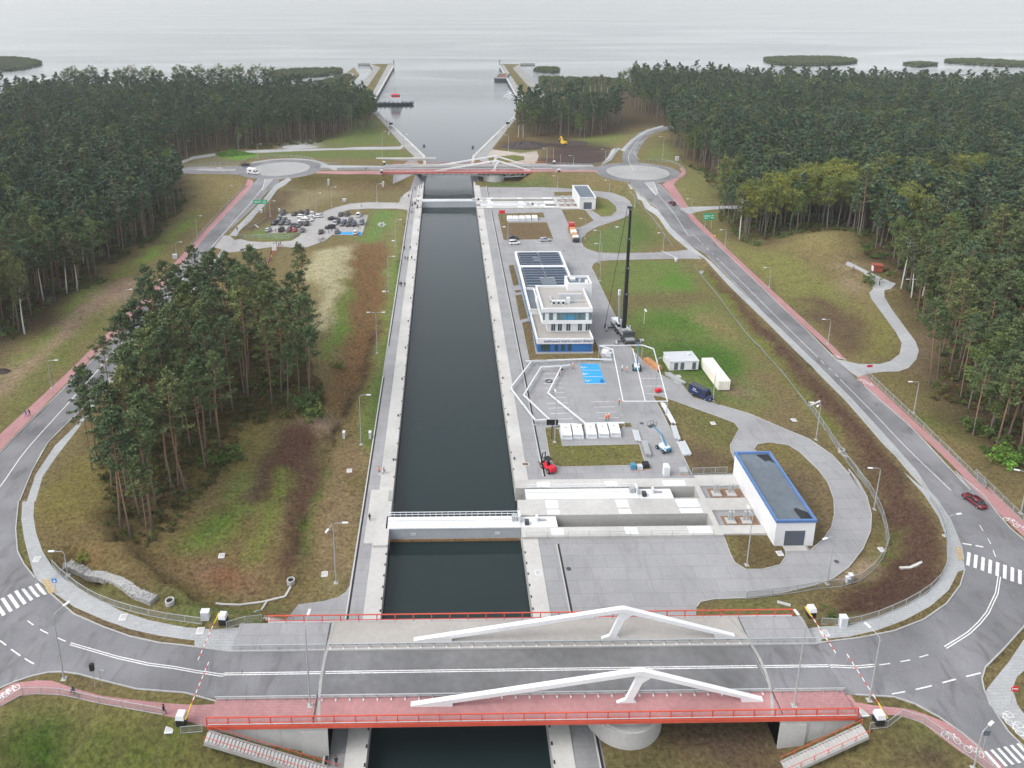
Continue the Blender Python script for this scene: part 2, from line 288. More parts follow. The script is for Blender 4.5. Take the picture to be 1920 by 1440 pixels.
# grass beds inside the paving (drawn as ground again)
for s in ("E 207,222 243,217 283,362 240,368", "E 247,402 290,396 298,413 258,418", "E 255,437 300,430 345,600 288,615", "E 300,635 365,620 405,860 815,855 812,745 822,740 890,915 355,910",
          "G 388,520 480,505 905,488 915,515 850,522 475,530 495,627 955,617 992,730 940,745 480,755 440,740 418,700", "G 1035,325 1085,330 1180,362 1300,405 1440,455 1528,490 1555,525 1532,570 1502,620 1505,660 1528,710 1525,792 1272,800 1200,650 1100,440",
          "G 1645,645 1665,616 1740,606 1850,622 1920,665 J 1020,5 1060,60 1085,130 1088,200 1075,255 1035,312 980,358 965,330 1005,235 850,0", "J 600,290 805,290 870,345 876,380 850,420 770,440 700,440 650,410 630,370",
          "B 1118,962 1378,955 1385,985 1350,985 1165,980 1180,1012 1398,1010 1435,1105 1152,1112", "B 1475,930 1585,935 1610,940 1660,1000 1580,1040 1525,1040", "B 1672,865 1740,880 1785,920 1790,945 1760,975 1700,980 1655,948 1610,935", "B 1435,840 1540,838 1545,860 1440,862"):
    reg('ground', dens(pts(s), True, 5))
# car park on the left
reg('parking_paving', dens(pts("A 1240,1085 1290,1085 1320,1110 K 100,422 170,442 300,450 480,445 560,437 620,402 650,370 345,372 450,198 830,188 870,168 960,138 1090,105 1250,93 1530,98 1548,40 1600,0 1640,0 1605,160 1500,150 1250,150 1080,160 1000,185 975,212 1250,208 1190,390 930,385 860,440 700,498 560,500 480,492 380,497 230,517 120,532 0,545 A 1200,1150"), True, 5))
# roads
reg('road', dens(pts("W 52,84.3 J 1160,990 1350,1000 1440,1030 1550,1090 1650,1160 1720,1220 1790,1300 1900,1440 2060,1440 1920,1220 1850,1150 1790,1060 1745,970 1735,920 1750,870 1830,790 1920,690 1990,560 1985,420 1920,310 1860,260 1800,190 1740,110 1620,10 F 1560,1440 1400,1270 1200,1060 960,850 800,700 640,540 440,350 290,200 160,80 100,10 C 300,840 240,790 190,735 150,690 60,640 0,690 130,800 200,900 300,990 F 70,110 130,170 300,340 440,490 620,680 800,850 980,1060 1150,1260 1310,1440 J 1440,0 1540,150 1600,240 1645,340 1655,400 1660,440 1640,510 1580,590 1480,660 1350,710 1200,740 1060,761 W 52,91.9"), True, 6))
reg('road', dens(pts("W -32,84.2 H 1000,1035 740,1015 560,970 430,935 340,922 260,925 170,945 80,975 0,1010 O -120,1345 -300,1400 -300,1150 -140,1110 -105,1060 -80,980 -45,905 0,849 D 840,330 A 1180,1065 1430,785 1585,712 1570,778 1500,840 1400,950 1250,1090 O 300,607 D 600,790 500,890 380,1000 270,1110 180,1270 110,1440 H 85,150 95,270 130,340 190,415 275,500 400,610 560,680 700,730 860,765 1000,780 W -32,91.9"), True, 6))
reg('road', circ(RBL, 21.5)); reg('road', circ(RBR, 21.5))
reg('road', dens(pts("A 1380,690 1330,694 980,702 850,706 600,714 600,742 850,742 990,737 1290,737 1340,745"), True)); reg('road', [RBL, (-19.4, 384.3), (-18.9, 391.7), (RBL[0], RBL[1]+9), (RBL[0]-2, RBL[1])]); reg('road', [RBR, (43.4, 384.3), (43.4, 391.7), (RBR[0], RBR[1]+11)])
reg('road', ribbon(smooth(pts("C 35,620 0,560 25,500 80,440 165,418 260,405"), False), 4))
reg('roundabout_island', circ(RBL, 15)); reg('roundabout_island', circ(RBR, 15.6))
# splitter islands
for s in ("A 1470,835 1490,768 1535,766", "C 75,680 118,676 140,735 128,745", "A 1070,712 1190,708 1330,710 1320,722 1190,722"): reg('roundabout_island', pts(s))
# pink cycle path
reg('cycle_path', dens(pts("A 1395,765 1425,778 1418,810 1180,1065 D 840,318 640,512 400,748 0,1155 -200,1390 -260,1340 0,1062 380,715 520,577 830,260 A 1165,1040 1378,812"), True, 6))
reg('cycle_path', dens(pts("H -100,1060 0,1022 70,982 200,966 280,968 400,1010 550,1050 700,1070 900,1090 1060,1100 W -32,83.8 -32,80.6 H 950,1170 700,1120 500,1085 350,1050 200,1042 100,1052 0,1112 -100,1170"), True, 5))
reg('cycle_path', dens(pts("W 52,83.8 J 1160,992 1180,1022 1260,1036 1400,1050 1480,1072 1580,1112 1700,1190 1800,1275 1880,1360 1800,1370 1720,1290 1640,1240 1560,1180 1480,1120 1420,1090 1360,1080 1240,1075 W 52,80.6"), True, 5))
reg('cycle_path', dens(pts("C 160,690 240,792 262,815 300,815 215,690 225,675 268,650 274,630 262,605 245,610 255,630 235,655 190,672"), True, 4))
reg('cycle_path', dens(pts("C 275,830 305,830 F 110,0 320,200 560,420 780,620 865,710 800,692 760,640 540,440 280,200 75,0"), True, 6))
reg('cycle_path', dens(pts("F 925,800 965,788 1200,1010 1420,1210 1690,1470 J 1680,0 1925,232 1960,340 1925,300 1830,210 1620,10 F 1600,1440 1400,1240 1180,1040 940,828"), True, 6))
# grey footways
reg('footway', dens(pts("D 150,1440 200,1290 310,1125 440,1000 500,905 O 215,690 315,590 400,490 425,455 437,452 410,490 325,595 225,700 D 525,910 440,1030 330,1170 240,1300 200,1440 H 185,0 180,80 195,170 230,270 280,350 350,420 480,500 650,590 800,640 1000,680 1150,692 W -32,97 -32,92 H 1050,780 1050,750 1000,745 860,725 700,690 560,640 400,570 300,500 190,415 155,300 130,200 115,100 120,0"), True, 5))
reg('footway', dens(pts("A 1290,1085 1310,1060 1545,800 1620,760 1640,770 1560,825 1345,1060 1330,1090 1340,1105 K 170,442 100,424"), True, 5))
reg('footway', dens(pts("C -15,712 60,768 120,832 190,922 283,1003 F 62,135 200,287 430,508 640,718 860,938 1060,1170 1200,1310 1310,1440 J 1390,10 1480,110 1545,210 1580,300 1583,400 1560,470 1500,540 1400,600 1280,650 1150,685 1040,690 W 52,97 52,92 J 1030,765 1030,745 1150,735 1280,705 1400,660 1510,600 1590,530 1630,450 1660,440 1655,390 1630,290 1600,220 1540,130 1430,10 F 1330,1440 1260,1330 1100,1150 900,930 690,718 470,508 240,288 100,150 C 298,988 206,906 136,812 75,756 10,700"), True, 5))
reg('footway', dens(pts("F 790,697 865,712 930,727 1050,727 1110,710 1160,670 1172,610 1140,550 1060,440 1000,360 990,325 1010,305 1075,310 1075,350 1110,410 1190,520 1250,600 1268,650 1255,700 1210,750 1150,770 1000,780 965,787 925,800 880,770"), True, 5))
reg('footway', dens(pts("F 1010,305 1005,265 960,215 900,185 850,170 870,150 930,180 1010,220 1100,260 1140,275 1110,305 1075,312"), True, 5))
reg('footway', dens(pts("J 1920,745 1850,850 1800,910 1760,960 1750,985 1765,1030 1820,1090 1920,1190 2010,1290 2060,1270 1960,1130 1890,1030 1870,960 1890,910 1960,850"), True, 5))
reg('footway', dens(pts("C 245,808 270,826 400,812 500,808 640,805 640,790 400,796 300,798"), True, 5))
reg('footway', dens(pts("A 960,690 1080,640 1250,615 1500,602 1840,594 1920,593 B 300,588 570,584 585,572 590,584 B 575,600 0,610 A 1840,604 1500,618 1260,628 1090,655 985,700"), True, 6))
reg('footway', dens(pts("C -40,520 10,470 80,425 165,402 165,409 85,434 20,480 -25,530 B 1800,600 1760,660 1690,695 1700,690 1740,640 1775,590"), True, 6))
reg('footway', [(RBL[0]+21.6*math.cos(a*.01), RBL[1]+21.6*math.sin(a*.01)) for a in range(20, 250, 12)]+[(RBL[0]+24.6*math.cos(a*.01), RBL[1]+24.6*math.sin(a*.01)) for a in range(248, 15, -12)])
for x0, x1, yy in ((RBL[0]+20, -19.2, 0), (43.3, RBR[0]-20, 0)): reg('footway', [(x0, 391.9), (x1, 391.9), (x1, 397), (x0, 397)]); reg('cycle_path', [(x0, 380.4), (x1, 380.4), (x1, 383.8), (x0, 383.8)])
reg('dirt_track', dens(pts("B 1060,640 1085,600 1250,620 1340,610 1350,640 1320,690 1110,690 1200,672 1268,660 1270,640 1210,632 1110,640"), True, 6))
# blue bays for the disabled
for s in ("E 720,930 853,930 907,1072 757,1076",): reg('blue_bay', pts(s))
reg('blue_bay', pts("K 985,357 1200,362 1190,390 975,384")); BRD = {'near': 0, 'far': 300}
# trenches of the sliding lock gates are holes in the land
def trench(y0, y1, x1): return [(13.5, y0), (x1, y0), (x1, y1), (13.5, y1)]
TR = [(124.0, 127.4, 49.2), (132.0, 135.7, 49.2), (345.3, 348.7, 49.2), (337.0, 340.7, 49.2)]
for a, b, c in TR: reg('hole', trench(a, b, c))
vs = []; fs = []; key = {}
def vid(p):
    k = (round(p[0], 2), round(p[1], 2))
    if k not in key: key[k] = len(vs); vs.append(Vector(k))
    return key[k]
for kd, poly in REG:
    if sum(a[0]*b[1]-b[0]*a[1] for a, b in zip(poly, poly[1:]+poly[:1])) < 0: poly = poly[::-1]
    idx = []
    for p in poly:
        i = vid(p)
        if not idx or idx[-1] != i: idx.append(i)
    if idx[0] == idx[-1]: idx.pop()
    fs.append(idx)
rg = random.Random(3)
def grid(x0, x1, y0, y1, st, skip=None):
    y = y0
    while y < y1:
        x = x0
        while x < x1:
            p = (x+rg.uniform(-.35, .35)*st, y+rg.uniform(-.35, .35)*st)
            if not (skip and skip[0] < p[0] < skip[1] and skip[2] < p[1] < skip[3]): vs.append(Vector(p))
            x += st
        y += st
NEAR = (-190, 200, 60, 430)
grid(NEAR[0], NEAR[1], NEAR[2], NEAR[3], 4.2); grid(-78, -18, 96, 330, 2.1); grid(60, 112, 96, 260, 2.3); grid(-630, 692, 28, 960, 10.5, NEAR)
cv, ce, cf, ov, oe, of = delaunay_2d_cdt(vs, [], fs, 1, 1e-3, True)
KN = [k for k, _ in REG]; NV = len(cv); X = np.array([p.x for p in cv]); Y = np.array([p.y for p in cv])
Z = np.array([hz(x, y) for x, y in zip(X, Y)]); face_kind = []
for q in of: face_kind.append(KN[max(q)] if q else None)
hard = np.zeros(NV, bool)
for f, k in zip(cf, face_kind):
    if k not in ('ground', None):
        for i in f: hard[i] = True
def vnoise(x, y, s, seed=0):
    a, b = x/s, y/s; i, j = np.floor(a).astype(int), np.floor(b).astype(int); a = a-i; b = b-j; a = a*a*(3-2*a); b = b*b*(3-2*b)
    h = lambda i, j: (np.sin(i*127.1+j*311.7+seed*74.7)*43758.5453) % 1.
    return (h(i, j)*(1-a)+h(i+1, j)*a)*(1-b)+(h(i, j+1)*(1-a)+h(i+1, j+1)*a)*b
flat = hard.copy(); Z += np.where(flat, 0, (vnoise(X, Y, 9, 1)-.5)*.5+(vnoise(X, Y, 23, 2)-.5)*.8*(np.abs(X) > 60))
# ---- natural ground colour zones (real soil and vegetation colours) ----
def alb(r, g, b, k=1.28):
    c = np.array(lin((r, g, b)))/k; m_ = c.mean(); return np.maximum(m_+(c-m_)*.92, .004)
ZON = [((118, 106, 68), None)]
def zone(rgb, fe, s): ZON.append((rgb, fe, [q[:2] for q in pts(s)]))
FLOOR = (74, 62, 42)
zone(FLOOR, 5, "O -300,600 -200,420 -50,340 350,290 330,325 A 1000,740 1060,880 900,1080 760,1200 600,1260 D 560,200 400,330 200,480 0,640 -200,760")
zone(FLOOR, 6, "O -600,300 -300,180 500,170 690,205 B 430,420 440,500 250,530 130,560 A 1840,540 1500,590 1200,605 1000,660 880,690 300,700")
zone(FLOOR, 6, "B 1215,420 1240,500 1260,530 1480,545 1700,535 1920,500 C 100,395 180,420 240,520 300,600 400,650 420,820 520,970 640,965 760,930 1000,905 1080,920 1130,1060 1290,1130 1340,1190 F 1210,320 1230,480 1310,560 1390,570 1290,760 1270,900 1350,1010 1500,1120 1600,1260 1760,1400 2300,1440 2600,0 C 2400,150 500,150 -60,180")
zone((96, 84, 44), 4, "D 560,980 520,800 700,560 900,300 1450,250 1650,350 1800,700 1850,950 1700,985 1380,990 1250,1230 1130,1300 1050,1440 H 900,150 620,150 560,0 D 600,1300"); zone(FLOOR, 4, "D 700,900 900,500 1300,320 1600,420 1740,800 1650,900 1300,900 1100,1150 1000,1400 H 850,180 650,140 D 650,1250 700,1100")
zone((152, 128, 106), 2, "D 0,770 200,600 500,260 750,175 800,210 600,420 330,560 200,690 0,890 -100,960"); zone((112, 142, 46), 2, "D 0,730 120,620 350,400 500,230 700,130 900,0 A 1090,950 1120,960 900,1180 D 760,130 560,220 380,400 200,570 0,770"); zone((106, 112, 56), 3, "D 0,900 200,700 480,420 660,300 700,320 520,520 330,700 100,960 0,1040"); zone((128, 116, 72), 3, "A 1010,760 1300,760 1380,790 1350,850 1100,1000 1080,940 1130,850")
zone((114, 98, 58), 3, "I 335,0 0,650 -60,640 50,350 180,100 O 700,820 725,640 700,620 640,830 620,900"); zone((120, 122, 70), 2.5, "K 1470,170 1595,165 1520,960 1400,960 1430,500 1390,250"); zone((112, 128, 62), 2.5, "O 724,480 752,500 700,830 672,860")
zone((168, 160, 122), 2.5, "K 760,540 1110,475 1060,700 1000,900 960,960 O 640,560 620,620 580,620 600,530 570,520"); zone((98, 130, 46), 2, "O 655,520 672,520 660,600 640,640 600,680 625,620"); zone((118, 90, 56), 2, "K 1120,480 1400,440 1390,960 O 710,620 690,700 640,780 600,760 650,640")
zone((102, 128, 60), 3, "K 1090,400 1200,390 1250,210 1260,155 1490,165 1450,260 1380,420 1150,460"); zone((108, 128, 72), 2, "K 240,370 460,210 345,372 610,375 560,430 320,440 110,415"); zone((92, 74, 58), 2, "K 90,370 150,280 330,180 420,0 640,0 470,170 250,330"); zone((110, 92, 66), 4, "A 1560,800 1700,750 1920,735 B 500,730 630,795 590,830 300,830 0,790"); zone((92, 84, 44), 3, "B 0,735 520,735 620,790 560,800 250,800 0,790"); zone((134, 124, 90), 4, "B 0,800 200,810 250,850 100,900 A 1700,960 1600,940")
zone((112, 110, 56), 3, "O -120,1400 120,1290 300,1330 420,1370 640,1500 300,1560 0,1560"); zone((58, 92, 22), 3, "O -80,1430 40,1330 150,1330 230,1375 300,1380 400,1400 330,1460 120,1440 60,1500"); zone((84, 82, 38), 3, "O 250,1360 340,1370 420,1390 480,1440 300,1440")
zone((116, 100, 62), 4, "H 200,0 560,0 620,170 1100,60 1500,0 1620,0 1450,520 1000,570 700,530 300,380"); zone((58, 46, 36), .9, 'O 540,1090 560,1040 590,960 606,890 622,835 655,775 690,690 712,600 706,600 682,690 645,770 610,830 596,890 576,960 548,1040'); zone((130, 104, 76), 2, 'H 900,330 1100,300 1300,380 1450,440 1420,520 1150,500 1000,430'); zone((126, 84, 58), 2, 'H 1120,400 1260,380 1300,470 1180,500'); zone((84, 74, 58), 1.5, 'D 1480,1150 1520,1000 1560,1000 1560,1180 1440,1440 1380,1440'); zone((104, 122, 52), 1.5, 'D 1340,1250 1420,1060 1470,1060 1400,1280 1330,1440 1270,1440'); zone((136, 126, 84), 2, 'I 60,520 110,420 190,330 240,420 210,560 120,600'); zone((136, 116, 94), 1.5, 'D 1380,990 1480,975 1560,990 1400,1040'); zone((140, 120, 100), 1.5, 'D 1640,1000 1760,960 1860,940 1900,1000 1820,1060 1740,1030'); zone((110, 90, 76), 1, 'D 108,1440 180,1270 275,1105 390,985 510,880 520,900 440,990 315,1115 205,1280 152,1440'); zone((112, 92, 78), 1, 'H 275,500 400,612 560,682 700,732 860,766 1430,792 1430,757 1000,745 860,725 700,690 560,640 400,570 300,500'); zone((98, 112, 56), 1, 'H 85,150 100,60 118,60 130,200 155,300 140,330 95,270'); zone((100, 124, 46), 1.8, "H 1200,60 1300,0 1380,0 1260,180 960,250 1000,180"); zone((122, 112, 58), 3, "D 260,1440 400,1180 600,1150 620,1400 H 560,60 300,150 230,0"); zone((140, 96, 56), 2, "H 380,250 560,300 560,350 420,370 360,300"); zone((88, 64, 50), 1.5, "D 1600,1000 1740,1000 1800,1060 1680,1440 1420,1440 1520,1150"); zone((118, 108, 60), 1.5, "D 1400,980 1580,990 1480,1250 1260,1300 1300,1080"); zone((84, 122, 36), 1., "I 0,380 60,180 105,0 125,0 80,200 20,420"); zone((78, 58, 46), 1.5, "I -40,300 30,0 80,0 30,180 -20,420"); zone((100, 116, 56), 3, "H 380,400 480,440 830,560 1170,590 1400,600 1450,640 1150,640 700,560")
# right side
zone((104, 118, 58), 4, "E 850,190 1480,180 1560,280 1700,480 1920,700 F 400,960 200,950 110,930 E 1500,1090 1250,960 1100,820 1000,640 890,420"); zone((92, 128, 46), 3, "E 1180,190 1460,200 1420,240 1200,220"); zone((86, 124, 40), 3, "E 1300,280 1500,310 1580,380 1500,400 1300,370"); zone((108, 100, 62), 3, "E 880,400 1200,420 1650,410 1700,480 1500,520 1200,520 960,560 920,480"); zone((82, 116, 40), 4, "E 1100,580 1500,560 1680,640 1740,700 1500,720 1250,660 1100,690"); zone((70, 104, 34), 4, "E 1100,780 1500,740 1850,830 1920,1000 1800,1150 1560,1000 1300,960"); zone((134, 118, 80), 3, "E 1520,540 1700,600 1800,700 1760,760 1600,640"); zone((120, 112, 66), 4, "E 1720,700 1920,920 1900,800 1700,480"); zone((132, 110, 90), 2.5, "F 190,830 260,820 350,880 300,910 200,890")
zone((88, 66, 52), 1.5, "F 70,190 200,330 430,560 640,770 860,1000 1080,1250 1220,1440 J 1390,60 1480,160 1540,260 1570,400 1540,480 1440,560 1280,620 1080,630 1100,560 1240,470 1400,400 1330,250 1230,60 F 870,1170 640,900 400,590 200,380 60,230"); zone((92, 80, 46), 3, "F 700,960 860,1130 1000,1300 1120,1440 J 1400,200 1300,60 F 850,1180"); zone((86, 122, 34), 1.3, "J 1270,180 1310,240 1350,340 1310,410 1220,500 1190,500 1290,400 1320,330"); zone((122, 104, 70), 2, "J 1180,10 1260,170 1310,330 1280,390 1100,510 1000,525 1150,450 1250,330 1240,150"); zone((168, 146, 120), 1.2, "J 1220,370 1270,390 1150,500 1050,520 1120,450"); zone((102, 108, 56), 2, "J 490,600 660,570 680,640 490,640 J 700,570 900,600 900,640 700,640")
zone((118, 104, 72), 2, "F 320,1080 700,1190 560,1000 440,840 300,700 330,800 480,900"); zone((120, 120, 64), 4, "C 440,950 600,1000 820,1050 1020,1180 1100,1245 F 760,520 640,510 320,180 150,40"); zone((98, 82, 60), 3, "F 560,340 750,340 900,450 1010,560 980,640 880,690 780,600 640,470"); zone((124, 114, 70), 3, "C 740,930 960,905 1070,910 1040,960 900,1020 760,1000"); zone((140, 124, 96), 2.5, "C 1000,1040 1090,1060 1140,1110 1140,1200 1060,1240 1010,1180 1060,1120"); zone((124, 120, 62), 3, "F 990,330 1130,560 1160,640 1080,710 960,700 1000,560"); zone((112, 104, 58), 3, "F 1000,800 1200,790 1260,900 1280,1040 1200,980"); zone((112, 92, 76), 2.5, "F 1260,560 1390,570 1330,720 1250,770 1160,785 1260,700"); zone((130, 116, 70), 3, "F 1230,1000 1440,1130 1600,1280 1760,1440 1690,1440 1420,1190"); zone((98, 108, 48), 2.5, "F 1330,1000 1480,1100 1470,1170 1300,1040")
zone((110, 118, 64), 4, "C 60,560 100,490 160,460 230,560 260,590 60,570"); zone((116, 116, 66), 4, "C 220,670 300,600 400,650 410,790 260,790"); zone((112, 110, 62), 3, "C 300,820 440,815 470,940 400,960 F 160,30"); zone((94, 74, 46), 3, "B 1085,600 1200,470 1260,530 1320,560 1180,580 1160,615"); zone((72, 60, 58), 3, "B 1340,660 1400,590 1500,580 1760,590 1765,650 1700,685 1360,695"); zone((60, 48, 46), 3, "B 1180,580 1250,555 1480,560 1560,540 1680,560 1740,580 1400,585"); zone((108, 118, 58), 3, "B 1540,545 1920,500 1800,560 1600,570"); zone((104, 114, 52), 3, "B 1170,595 1300,595 1290,612 1110,612 B 1180,632 1268,635 1268,668 1120,670")
zone((98, 112, 56), 3, "A 1450,615 1900,605 B 570,600 640,645 560,660 0,650 A 1640,645 1480,650"); zone((98, 112, 56), 3, "B 140,570 430,420 580,575 130,590"); zone((92, 138, 40), 1.5, "A 1215,630 1300,610 1440,625 1445,650 1320,668"); zone((104, 104, 76), 3, "A 1000,695 1210,640 1350,670 1330,685"); zone((150, 146, 138), 1.5, "A 1540,600 1620,570 1760,552 1815,585 1640,600"); zone((78, 106, 50), 3, "B 1040,782 1340,775 1400,790 1900,845 1900,900 1800,840 1540,815 1060,810"); zone((98, 116, 60), 3, "B 1620,1075 1800,1015 1880,960 1900,900 1920,1180 1700,1190 1600,1140"); zone((86, 110, 46), 3, "C 0,740 60,850 150,960 60,990 0,960"); zone((100, 104, 56), 3, "C 20,740 100,830 180,940 200,1000 170,985 90,870 0,780")
zone((96, 92, 48), 3, "N 270,90 395,95 225,400 150,340 330,125"); zone((96, 92, 48), 3, "N 1395,92 1525,92 1470,130 1690,400 1560,400"); zone((128, 114, 96), 2, "N 60,105 190,100 240,110 160,185"); zone((84, 100, 62), 3, "N 1690,245 1720,215 1800,215 1920,140 1920,330 1780,385"); zone((84, 100, 62), 3, "B 0,185 230,180 310,190 280,250 200,240 0,220")
zone((86, 62, 50), 3, "J 0,1160 200,1170 500,1130 760,1135 870,1280 600,1311 500,1240 300,1230"); zone((96, 78, 66), 2.5, "J 330,1150 800,1140 860,1290 560,1280"); zone((74, 82, 40), 3, "J 0,1240 200,1260 420,1280 560,1311 0,1400"); zone((100, 96, 52), 3, "J 1220,1160 1370,1100 1490,1130 1560,1190 1640,1250 1750,1320 1000,1340 900,1320"); zone((78, 62, 52), 2.5, "J 1315,1200 1450,1190 1560,1250 1600,1330 1300,1330"); zone((100, 116, 56), 2, "J 1360,1110 1480,1135 1560,1190 1500,1180 1330,1150")
zone((104, 92, 66), 2.5, "E 207,222 300,215 350,620 288,618"); zone((112, 88, 70), 2.5, "E 300,635 365,625 405,860 355,910"); zone((108, 108, 54), 2.5, "G 388,520 955,617 992,740 480,757 418,700"); zone((104, 104, 56), 3, "G 1035,325 1555,500 1500,640 1300,560"); zone((92, 72, 60), 3, "G 1200,650 1480,700 1525,792 1272,800"); zone((110, 92, 66), 2, "B 1140,1012 1398,1010 1435,1105 1152,1112"); zone((112, 96, 70), 3, "J 850,0 1020,5 1090,150 1060,280 980,358"); zone((116, 106, 56), 2, "G 1645,645 1850,615 1900,700 1760,660"); zone((96, 82, 52), 2.5, "J 600,300 760,290 870,345 860,420 690,440"); zone((108, 112, 54), 2, "J 600,290 700,290 680,340 620,330"); zone((110, 124, 56), 3, "B 1655,865 1790,920 1760,975 1700,980")
zone((84, 62, 50), 1.2, "F 74,178 205,322 435,545 650,758 868,985 1085,1235 1215,1410 J 1380,55 1470,150 1530,250 1555,380 1520,470 1430,545 1280,605 1120,612 1240,540 1350,440 1390,330 1360,200 1280,60 F 900,1180 660,890 420,590 215,375 70,220"); zone((104, 112, 46), 1., "F 0,178 170,396 300,566 480,766 640,966 780,1156 830,1156 690,966 520,756 340,546 200,366 40,170")
zone((92, 68, 52), 1.2, "O 566,900 600,880 590,940 566,1010 545,1075 512,1080 530,1010 548,950"); zone((112, 122, 52), 1.5, "O 520,880 548,880 520,960 490,1040 470,1070 450,1060 480,980"); zone((132, 112, 80), 1.5, "O 625,900 690,880 690,830 660,830 636,840 606,960 590,1060 640,1090 655,1040 680,940"); zone((84, 110, 44), 1.2, "O 700,840 735,700 755,560 760,480 748,480 728,620 700,740 680,830")
VC = np.tile(alb(*ZON[0][0]), (NV, 1)); jit = [(0, 0), (.8, .3), (-.6, .7), (-.3, -.9), (.6, -.6), (-1, -.1), (.1, 1)]
nx_ = vnoise(X, Y, 6, 5)-.5; ny_ = vnoise(X, Y, 6, 6)-.5
for rgb, fe, poly in ZON[1:]:
    w = np.zeros(NV)
    for a, b in jit: w += inpoly(X+fe*(a+1.6*nx_), Y+fe*(b+1.6*ny_), poly)
    w /= len(jit); VC = VC*(1-w[:, None])+alb(*rgb)*w[:, None]
def submesh(name, kinds, m):
    mp = {}; v = []; f = []
    for q, k in zip(cf, face_kind):
        if k in kinds:
            g = []
            for i in q:
                if i not in mp: mp[i] = len(v); v.append((X[i], Y[i], Z[i]))
                g.append(mp[i])
            f.append(g)
    me = bpy.data.meshes.new(name); me.from_pydata(v, [], f); me.materials.append(m); me.update()
    for p in me.polygons: p.use_smooth = True
    o = bpy.data.objects.new(name, me); COL.objects.link(o); struct(o); return o, list(mp)
gm = bpy.data.materials.new('natural_ground'); gm.use_nodes = True; t = gm.node_tree; b = t.nodes['Principled BSDF']; b.inputs['Roughness'].default_value = .95; b.inputs['Specular IOR Level'].default_value = .1
at_ = NN(t, 'ShaderNodeAttribute', attribute_name='tint'); tc = NN(t, 'ShaderNodeTexCoord')
def nz(scale, det, ro=.55, dis=0.):
    n = NN(t, 'ShaderNodeTexNoise'); n.inputs['Scale'].default_value = scale; n.inputs['Detail'].default_value = det; n.inputs['Roughness'].default_value = ro; n.inputs['Distortion'].default_value = dis; t.links.new(tc.outputs['Object'], n.inputs['Vector']); return n
def mr(src, a, b_, c, d):
    n = NN(t, 'ShaderNodeMapRange'); n.inputs['From Min'].default_value = a; n.inputs['From Max'].default_value = b_; n.inputs['To Min'].default_value = c; n.inputs['To Max'].default_value = d; t.links.new(src, n.inputs[0]); return n.outputs[0]
def mixc(f, c1, c2):
    n = NN(t, 'ShaderNodeMix', data_type='RGBA'); t.links.new(f, n.inputs[0])
    for q, s_ in ((6, c1), (7, c2)):
        if isinstance(s_, tuple): n.inputs[q].default_value = s_
        else: t.links.new(s_, n.inputs[q])
    return n.outputs[2]
n1, n2, n3, n4 = nz(1.5, 8, .78), nz(.35, 5, .6, .6), nz(.07, 5, .6, 1.), nz(.9, 4, .7, 1.5)
c = mixc(mr(n2.outputs[0], .48, .72, 0, .38), at_.outputs['Color'], (.075, .05, .035, 1)); c = mixc(mr(n3.outputs[0], .55, .75, 0, .22), c, (.085, .10, .04, 1)); c = mixc(mr(n4.outputs[0], .58, .74, 0, .45), c, (.22, .185, .12, 1))
vs_ = NN(t, 'ShaderNodeVectorMath', operation='SCALE'); t.links.new(c, vs_.inputs[0]); t.links.new(mr(n1.outputs[0], .32, .68, .38, 1.65), vs_.inputs['Scale']); t.links.new(vs_.outputs[0], b.inputs['Base Color'])
bp = NN(t, 'ShaderNodeBump'); bp.inputs['Strength'].default_value = .8; bp.inputs['Distance'].default_value = .5; t.links.new(n1.outputs[0], bp.inputs['Height']); t.links.new(bp.outputs[0], b.inputs['Normal'])
go, gi = submesh('ground', ('ground',), gm)
ca = go.data.color_attributes.new('tint', 'FLOAT_COLOR', 'POINT'); ca.data.foreach_set('color', np.c_[VC[gi], np.ones(len(gi))].astype(np.float32).ravel())
